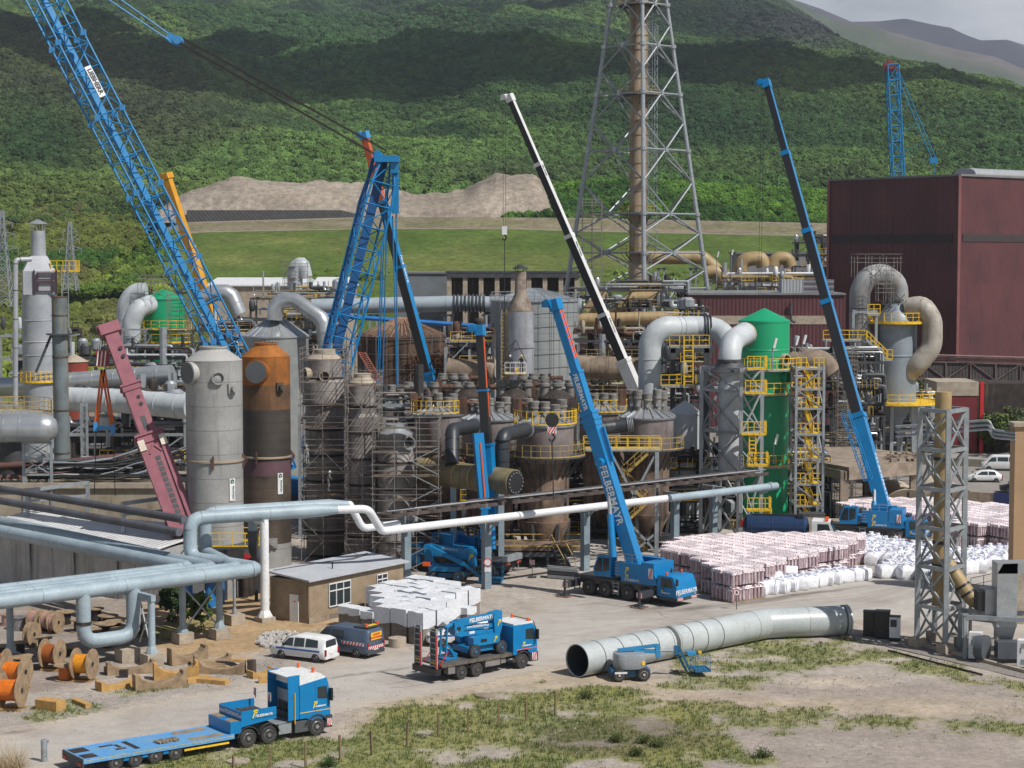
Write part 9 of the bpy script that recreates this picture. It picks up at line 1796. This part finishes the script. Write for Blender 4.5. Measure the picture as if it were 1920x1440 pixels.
g=G(1590,1008); t=thing('crane_ballast','flat grey ballast block on the dark frame left of the right-hand crane','ballast'); t.location=(0,0,0); MB().box(g+V(0,1,1.3),(2.9,1.6,.6)).build('ballast_block',CONCL,t); MB().box(g+V(0,1,.5),(2.4,1.4,1.0)).build('stand',STEELD,t)
for i,(px,py,w,h,m,lb) in enumerate(((1490,1030,1.6,2.6,STEELD,'grey switch cabinet left of the ballast block'),(1525,1018,2.2,2.6,CONCL,'pale grey site cabin beside the concrete canopy'),(1615,985,3.4,2.2,WHITE,'low white site cabin under the concrete canopy'))):
    g=G(px,py); t=thing('site_cabin' if i else 'switch_cabinet',lb,'cabin' if i else 'cabinet',tuple(g)); MB().box(g+V(0,1,h/2),(w,1.6,h)).build('body',m,t); MB().box(g+V(0,1,h+.06),(w+.2,1.8,.12)).build('roof',STEELD,t); MB().box(g+V(w*.2,.18,h*.45),(w*.3,.05,h*.75)).build('door',STEEL,t)
# yard walls and planting at the right
g0,g1=G(1800,945),G(1925,952); t=thing('yard_wall','low concrete yard wall with a blue panel in front of the parked cars','wall',tuple(g0)); MB().beam(g0+V(0,0,.7),g1+V(0,0,.7),.3,1.4).build('wall_panel',CONC,t); a=g0.lerp(g1,.5)-V(0,.2,0); b=g1-V(0,.2,0); MB().beam(a+V(0,0,.75),b+V(0,0,.75),.06,1.5).build('blue_panel',mat('dark_blue_panel',(.012,.03,.13),.6),t)
q=MB(); R_=gp((1560,852),(2000,872),(2000,842),(1560,826)); q.prism(R_,.03,.04,'xy'); struct(q,'far_road',mat('far_road_surface','96928d',.9,amt=.5)); q=MB(); R_=gp((1640,925),(2050,945),(2050,885),(1640,868)); q.prism(R_,.03,.04,'xy'); struct(q,'parking_area',mat('parking_asphalt','8c8781',.9,amt=.6)); q=MB(); R_=gp((1640,868),(2050,885),(2050,872),(1640,853)); q.prism(R_,.03,.05,'xy'); struct(q,'planted_verge',mat('dark_verge_soil','55503f',.95,amt=1))
# maroon wall with openings low behind the trees
t=thing('maroon_annex','low maroon building with dark open bay and white upper wall beneath the gallery','building',tuple(G(1850,775))); D=262; MB().bx(xx(1760,D),xx(1835,D),D,D+8,0,zz(742,D)).build('red_wall',mat('bright_maroon','6e2026',.6),t); MB().bx(xx(1758,D),xx(1837,D),D-.1,D+8,zz(742,D),zz(716,D)).build('upper_wall',CONCL,t); MB().bx(xx(1837,D),xx(1990,D),D+1,D+8,0,zz(720,D)).build('dark_bay',RUSTD,t); MB().beam((xx(1843,D),D,0),(xx(1843,D),D,zz(716,D)),.5).build('red_column',RED,t)
# ================================================================ TREES, TUFTS, PEOPLE
BARK=mat('bark','4a3f33',.95,col2='332b23',amt=.9)
def leafm(name,c1,c2):
    m=mat(name,c1,.7,col2=c2,scale=1.1,amt=1,fine=.3); return m
LF=[leafm('spring_green_leaves',(.085,.13,.018),(.045,.085,.012)),leafm('olive_green_leaves',(.07,.09,.02),(.04,.06,.012)),leafm('deep_green_leaves',(.035,.075,.016),(.02,.045,.01))]
def tree_proto(h,w,m,seed,label=None,trunk=.12,dens=1400,stems=1,lo=.3):
    R=random.Random(seed); t=thing('broadleaf_tree',label,'tree',(0,0,0)); q=MB()
    limbs=[]
    for s in range(stems):
        a=R.random()*6.28; b0=V(.25*s,.1*s,0); top=V(w*.25*math.cos(a)*(stems>1),w*.25*math.sin(a)*(stems>1),h*.75); mid=b0.lerp(top,.5)+V(R.uniform(-.2,.2),R.uniform(-.2,.2),0)
        q.tube(b0,mid,trunk,trunk*.7,n=7); q.tube(mid,top,trunk*.7,trunk*.25,n=6)
        for k in range(7): st=b0.lerp(top,R.uniform(.35,.95)); e=st+V(R.uniform(-1,1)*w*.45,R.uniform(-1,1)*w*.45,R.uniform(.1,.3)*h); q.tube(st,e,trunk*.35,trunk*.1,n=5); limbs.append(e)
    q.build('trunk',BARK,t); q=MB(); cl=[(V(R.gauss(0,.26)*w,R.gauss(0,.26)*w,h*(lo+(1-lo)*R.random()**.8)),R.uniform(.10,.22)*w) for i in range(16)]+[(e,.15*w) for e in limbs]
    for i in range(dens):
        c,s=R.choice(cl); d=V(R.gauss(0,1),R.gauss(0,1),R.gauss(0,.75)).normalized()*s*R.uniform(.6,1.1); p=c+d; z=R.uniform(.09,.2); u=V(R.uniform(-1,1),R.uniform(-1,1),R.uniform(-1,1)).normalized(); v=u.orthogonal().normalized(); q.add([p-u*z,p+v*z*.7,p+u*z,p-v*z*.7],[(0,1,2,3)])
    q.build('crown',m,t,smooth=0); return t
tp=[tree_proto(4.8,4.0,LF[0],1,stems=3,trunk=.1,dens=3000),tree_proto(5.4,3.6,LF[1],2,stems=2,trunk=.1,dens=2600),tree_proto(7.5,5.5,LF[1],3,dens=3200),tree_proto(6.5,5,LF[2],4,dens=3200)]
TR=random.Random(8)
def trees(lst,lab,group):
    xs=sorted(a[0] for a in lst)
    for k,(px,py,i,s) in enumerate(lst):
        g=G(px,py); src=tp[i]; l=lab[k] if isinstance(lab,list) else f'{lab}, {OD(xs.index(px))} from the left'
        if src.name not in used: used.add(src.name); place(src,g,TR.random()*6,s); src['label']=l; src['group']=group
        else: dup(src,g,TR.random()*6,l,group,s)
trees([(1780,838,0,1.1),(1812,843,1,1.1),(1842,848,0,1.15),(1868,852,0,1.05),(1893,852,1,1.15),(1915,858,0,1.2),(1745,832,1,1.0)],['small tree left of the minibus row, above the white car','small tree just left of the minibus','leafy multi-stemmed tree behind the minibus bonnet','leafy tree behind the middle of the minibus','tree behind the rear of the minibus','tree at the right edge beside the beige block','small tree left of the lattice tower top'],'small trees between road and car park')
trees([(1790,795,2,.95),(1830,800,1,1.2),(1880,802,2,.85),(1755,790,1,1.3),(1915,800,1,1.1)],'olive-green tree under the right conveyor gallery','olive trees under the gallery')
trees([(150,655,2,1.2),(185,668,2,1.0),(120,648,3,1.2),(215,660,2,.8),(60,650,3,1.2),(20,655,2,1.1),(240,640,3,1.0),(165,625,3,1.3),(95,630,2,1.3)],'tree behind the flue stack at the left','trees behind the plant at left')
trees([(700,640,3,.6),(580,600,2,.8),(620,592,2,.9),(660,594,3,.8),(490,600,3,.8)],'bushy tree behind the white-roofed halls','trees behind the halls')
g=G(378,1180); t=tree_proto(2.6,1.5,LF[0],12,'thin bright green sapling under the pale blue pipes',.05,900,2,.25); t.name='sapling'; place(t,g,0)
g=G(330,1165); t=tree_proto(2.6,1.9,LF[2],14,'dark green bush beside the blue site container',.05,1200,2,.1); t.name='bush'; place(t,g,0)
def bushy(label,px,py,r,m,n=260,bare=False):
    g=G(px,py); R=random.Random(int(px)); q=MB(); 
    for i in range(n):
        a=R.random()*6.28; e=R.uniform(.2,1.4); L_=r*R.uniform(.5,1.3); d=V(math.cos(a)*math.cos(e),math.sin(a)*math.cos(e),math.sin(e)); p=g+V(R.uniform(-.3,.3)*r,R.uniform(-.3,.3)*r,0); s=V(-d.y,d.x,0)*.018; q.add([p-s,p+s,p+d*L_],[(0,1,2)])
        if not bare: z=.05; b=p+d*L_*.8; u=d.orthogonal().normalized(); q.add([b-u*z,b+d*z,b+u*z,b-d*z],[(0,1,2,3)])
    tag(q.build('weed_clump' if not bare else 'bare_shrub',m,loc=g,smooth=0),label,'plant'); 
bushy('pale bare-twigged shrub at the bottom left corner',22,1440,1.9,mat('dry_twigs','b3a081',.9),420,True)
for k,(px,py) in enumerate(((1155,1392),(1208,1395),(1232,1402),(1192,1418),(1100,1310),(617,1438),(1430,1420))): bushy(('large thistle clump in the front grass','thistle clump right of the large one','small thistle clump at the right of the group','thistle clump lowest in the group','leafy weed beside the last fence posts','dark upright weed by the fence posts','small weed at the edge of the front grass')[k],px,py,.55,LF[1] if k!=5 else LF[2],200)
# grass tufts, dense where the ground is green
R=np.random.RandomState(3); N_=64000; Xs=R.uniform(-30,45,N_); Ys=R.uniform(96,140,N_); gv=grassy(Xs[None,:],Ys[None,:])[0]; keep=R.rand(N_)<gv*.8+.012*(sdp(Xs,Ys,ROAD_P)<-.5); keep&=(sdp(Xs,Ys,ROAD_P)<.2); Xs,Ys,gv=Xs[keep],Ys[keep],gv[keep]
vs=[];fs=[];k=0
for x,y,g_ in zip(Xs,Ys,gv):
    for j in range(5):
        a=R.rand()*6.28; h=R.uniform(.05,.16)*(.7+g_); px_,py_=x+R.uniform(-.12,.12),y+R.uniform(-.12,.12); w_=.022; l_=R.uniform(-.06,.06,2); vs+= [(px_-w_*math.cos(a),py_-w_*math.sin(a),0),(px_+w_*math.cos(a),py_+w_*math.sin(a),0),(px_+l_[0],py_+l_[1],h)]; fs.append((k,k+1,k+2)); k+=3
me=bpy.data.meshes.new('grass_tufts'); me.from_pydata(vs,[],fs); me.materials.append(mat('grass_blades',(.07,.115,.022),.8,col2=(.15,.15,.055),scale=.35,amt=.9,fine=.4)); o=bpy.data.objects.new('grass_tufts',me); scene.collection.objects.link(o); tag(o,'short patchy green and dry grass in the foreground',kind='stuff')
# people: continuous skinned figures
SK=mat('skin',(.45,.25,.17),.6); HIV=mat('dark_overalls',(.02,.025,.035),.8); GRY=mat('pale_overalls','8f8f8c',.8)
def person(label,loc,rz,m,helmet,pose=0):
    t=thing('person',label,'person',(0,0,0)); bent=pose
    J={'pelvis':(0,0,.95,.13),'chest':(.05*bent,0,1.3,.15),'neck':(.1*bent,0,1.5,.06),'head':(.12*bent,0,1.62,.095),'top':(.12*bent,0,1.72,.085),'sl':(.04,.19,1.42,.065),'el':(.12,.27,1.15,.05),'hl':(.34,.2,1.05,.04),'sr':(.04,-.19,1.42,.065),'er':(.14,-.27,1.17,.05),'hr':(.36,-.16,1.1,.04),'pl':(0,.1,.9,.1),'kl':(.04,.12,.5,.07),'al':(-.02,.13,.1,.05),'tl':(.16,.14,.05,.045),'pr':(0,-.1,.9,.1),'kr':(.03,-.12,.5,.07),'ar':(-.04,-.13,.1,.05),'tr':(.14,-.14,.05,.045)}
    E=[('pelvis','chest'),('chest','neck'),('neck','head'),('head','top'),('chest','sl'),('sl','el'),('el','hl'),('chest','sr'),('sr','er'),('er','hr'),('pelvis','pl'),('pl','kl'),('kl','al'),('al','tl'),('pelvis','pr'),('pr','kr'),('kr','ar'),('ar','tr')]; ks=list(J)
    me=bpy.data.meshes.new('body'); me.from_pydata([J[k][:3] for k in ks],[(ks.index(a),ks.index(b)) for a,b in E],[]); o=bpy.data.objects.new('body',me); scene.collection.objects.link(o); md=o.modifiers.new('s','SKIN'); o.modifiers.new('d','SUBSURF').levels=1
    for i,k in enumerate(ks): me.skin_vertices[0].data[i].radius=(J[k][3],J[k][3]); 
    me.skin_vertices[0].data[0].use_root=True; bpy.context.view_layer.update(); m2=bpy.data.meshes.new_from_object(o.evaluated_get(bpy.context.evaluated_depsgraph_get())); bpy.data.objects.remove(o); m2.materials.clear(); m2.materials.append(m); m2.materials.append(SK); m2.name='body'
    for p in m2.polygons: 
        c=p.center; p.material_index=1 if (c.z>1.52 or (c.z<1.18 and abs(c.y)>.1 and c.x>.28)) else 0
    m2.shade_smooth(); o=bpy.data.objects.new('body',m2); scene.collection.objects.link(o); o.parent=t
    MB().lathe((.12*bent+.01,0,1.68),[(.15,0),(.125,.01),(.12,.08),(.07,.14),(.01,.155)],n=16).build('helmet',helmet,t); place(t,loc,rz); return t
YH=mat('yellow_helmet',(.8,.55,.03),.4); c=W(967,700,195)
person('person in dark overalls and helmet standing at the left in the hanging basket',c+V(-.6,.1,.06),-1.2,HIV,WHITE,.4); person('person in dark overalls with yellow helmet at the right in the hanging basket',c+V(.6,.1,.06),-2.2,HIV,YH,.2)
person('person on the yellow platform at the foot of the yellow ladder by the green tower',V(xx(1418,180.2),180.4,zz(870,180.5)),-1.5,mat('maroon_jacket',(.08,.015,.02),.8),WHITE,.3)
person('person in pale overalls working on the scaffolding planks of the tallest column',V(xx(614,167.4),167.2,zz(921,167.4)),.4,GRY,WHITE,1.2)
person('person in pale overalls on the scaffold level beside the rusty silo',V(xx(575,168),167.8,zz(872,168)),2.5,GRY,WHITE,.8)
# ================================================================ CLOUDS AND HAZE
CLM=bpy.data.materials.new('cloud_white'); CLM.use_nodes=True; nt=CLM.node_tree; b=nt.nodes['Principled BSDF']; b.inputs['Base Color'].default_value=(.85,.85,.87,1); b.inputs['Roughness'].default_value=1; tr=nt.nodes.new('ShaderNodeBsdfTransparent'); ms=nt.nodes.new('ShaderNodeMixShader'); ms.inputs[0].default_value=.62; nt.links.new(tr.outputs[0],ms.inputs[1]); nt.links.new(b.outputs[0],ms.inputs[2]); nt.links.new(ms.outputs[0],nt.nodes['Material Output'].inputs[0])
def cloud(label,px,py,Dh,sx_,sy_,seed,alt=1500):
    g=W(px,py,Dh); k=(alt-g.z)/SV.z; c=g+SV*k; R=random.Random(seed); q=MB(); n=36; m=9; vs=[]
    for j in range(m):
        ph=-math.pi/2+math.pi*j/(m-1)
        for i in range(n):
            a=2*math.pi*i/n; k_=1+.45*(nf(np.array([math.cos(a)*1.6+seed]),np.array([math.sin(a)*1.6+j*.13]),4,seed)[0]-.5)*2; vs.append((c.x+sx_*k_*math.cos(ph)*math.cos(a),c.y+sy_*k_*math.cos(ph)*math.sin(a),c.z+60*math.sin(ph)*(1+.5*math.sin(a*5))))
    q.add(vs,[(j*n+i,j*n+(i+1)%n,(j+1)*n+(i+1)%n,(j+1)*n+i) for j in range(m-1) for i in range(n)]); tag(q.build('cloud',CLM,loc=c),label,kind='structure')
cloud('wide thin cloud high over the slope',560,230,1450,330,130,3); cloud('thin cloud over the upper slope',1270,255,1450,270,120,7); cloud('thin cloud over the left slope',40,170,1700,200,190,11); cloud('thin cloud over the mountain top',1330,60,2400,420,170,15); cloud('thin cloud over the right slope',1780,262,1450,260,70,21)
me=bpy.data.meshes.new('haze'); q=MB(); q.bx(-7000,7000,-200,9000,-1.6,1150); me.from_pydata(q.v,[],q.f); HZM=bpy.data.materials.new('haze'); HZM.use_nodes=True; nt=HZM.node_tree; nt.nodes.clear(); o_=nt.nodes.new('ShaderNodeOutputMaterial'); pv_=nt.nodes.new('ShaderNodeVolumePrincipled'); pv_.inputs['Color'].default_value=(.80,.88,1,1); pv_.inputs['Density'].default_value=.9e-4; pv_.inputs['Anisotropy'].default_value=.3; nt.links.new(pv_.outputs[0],o_.inputs['Volume'])
me.materials.append(HZM); hz=bpy.data.objects.new('haze',me); scene.collection.objects.link(hz); tag(hz,'thin blue air between the plant and the mountain',kind='stuff')
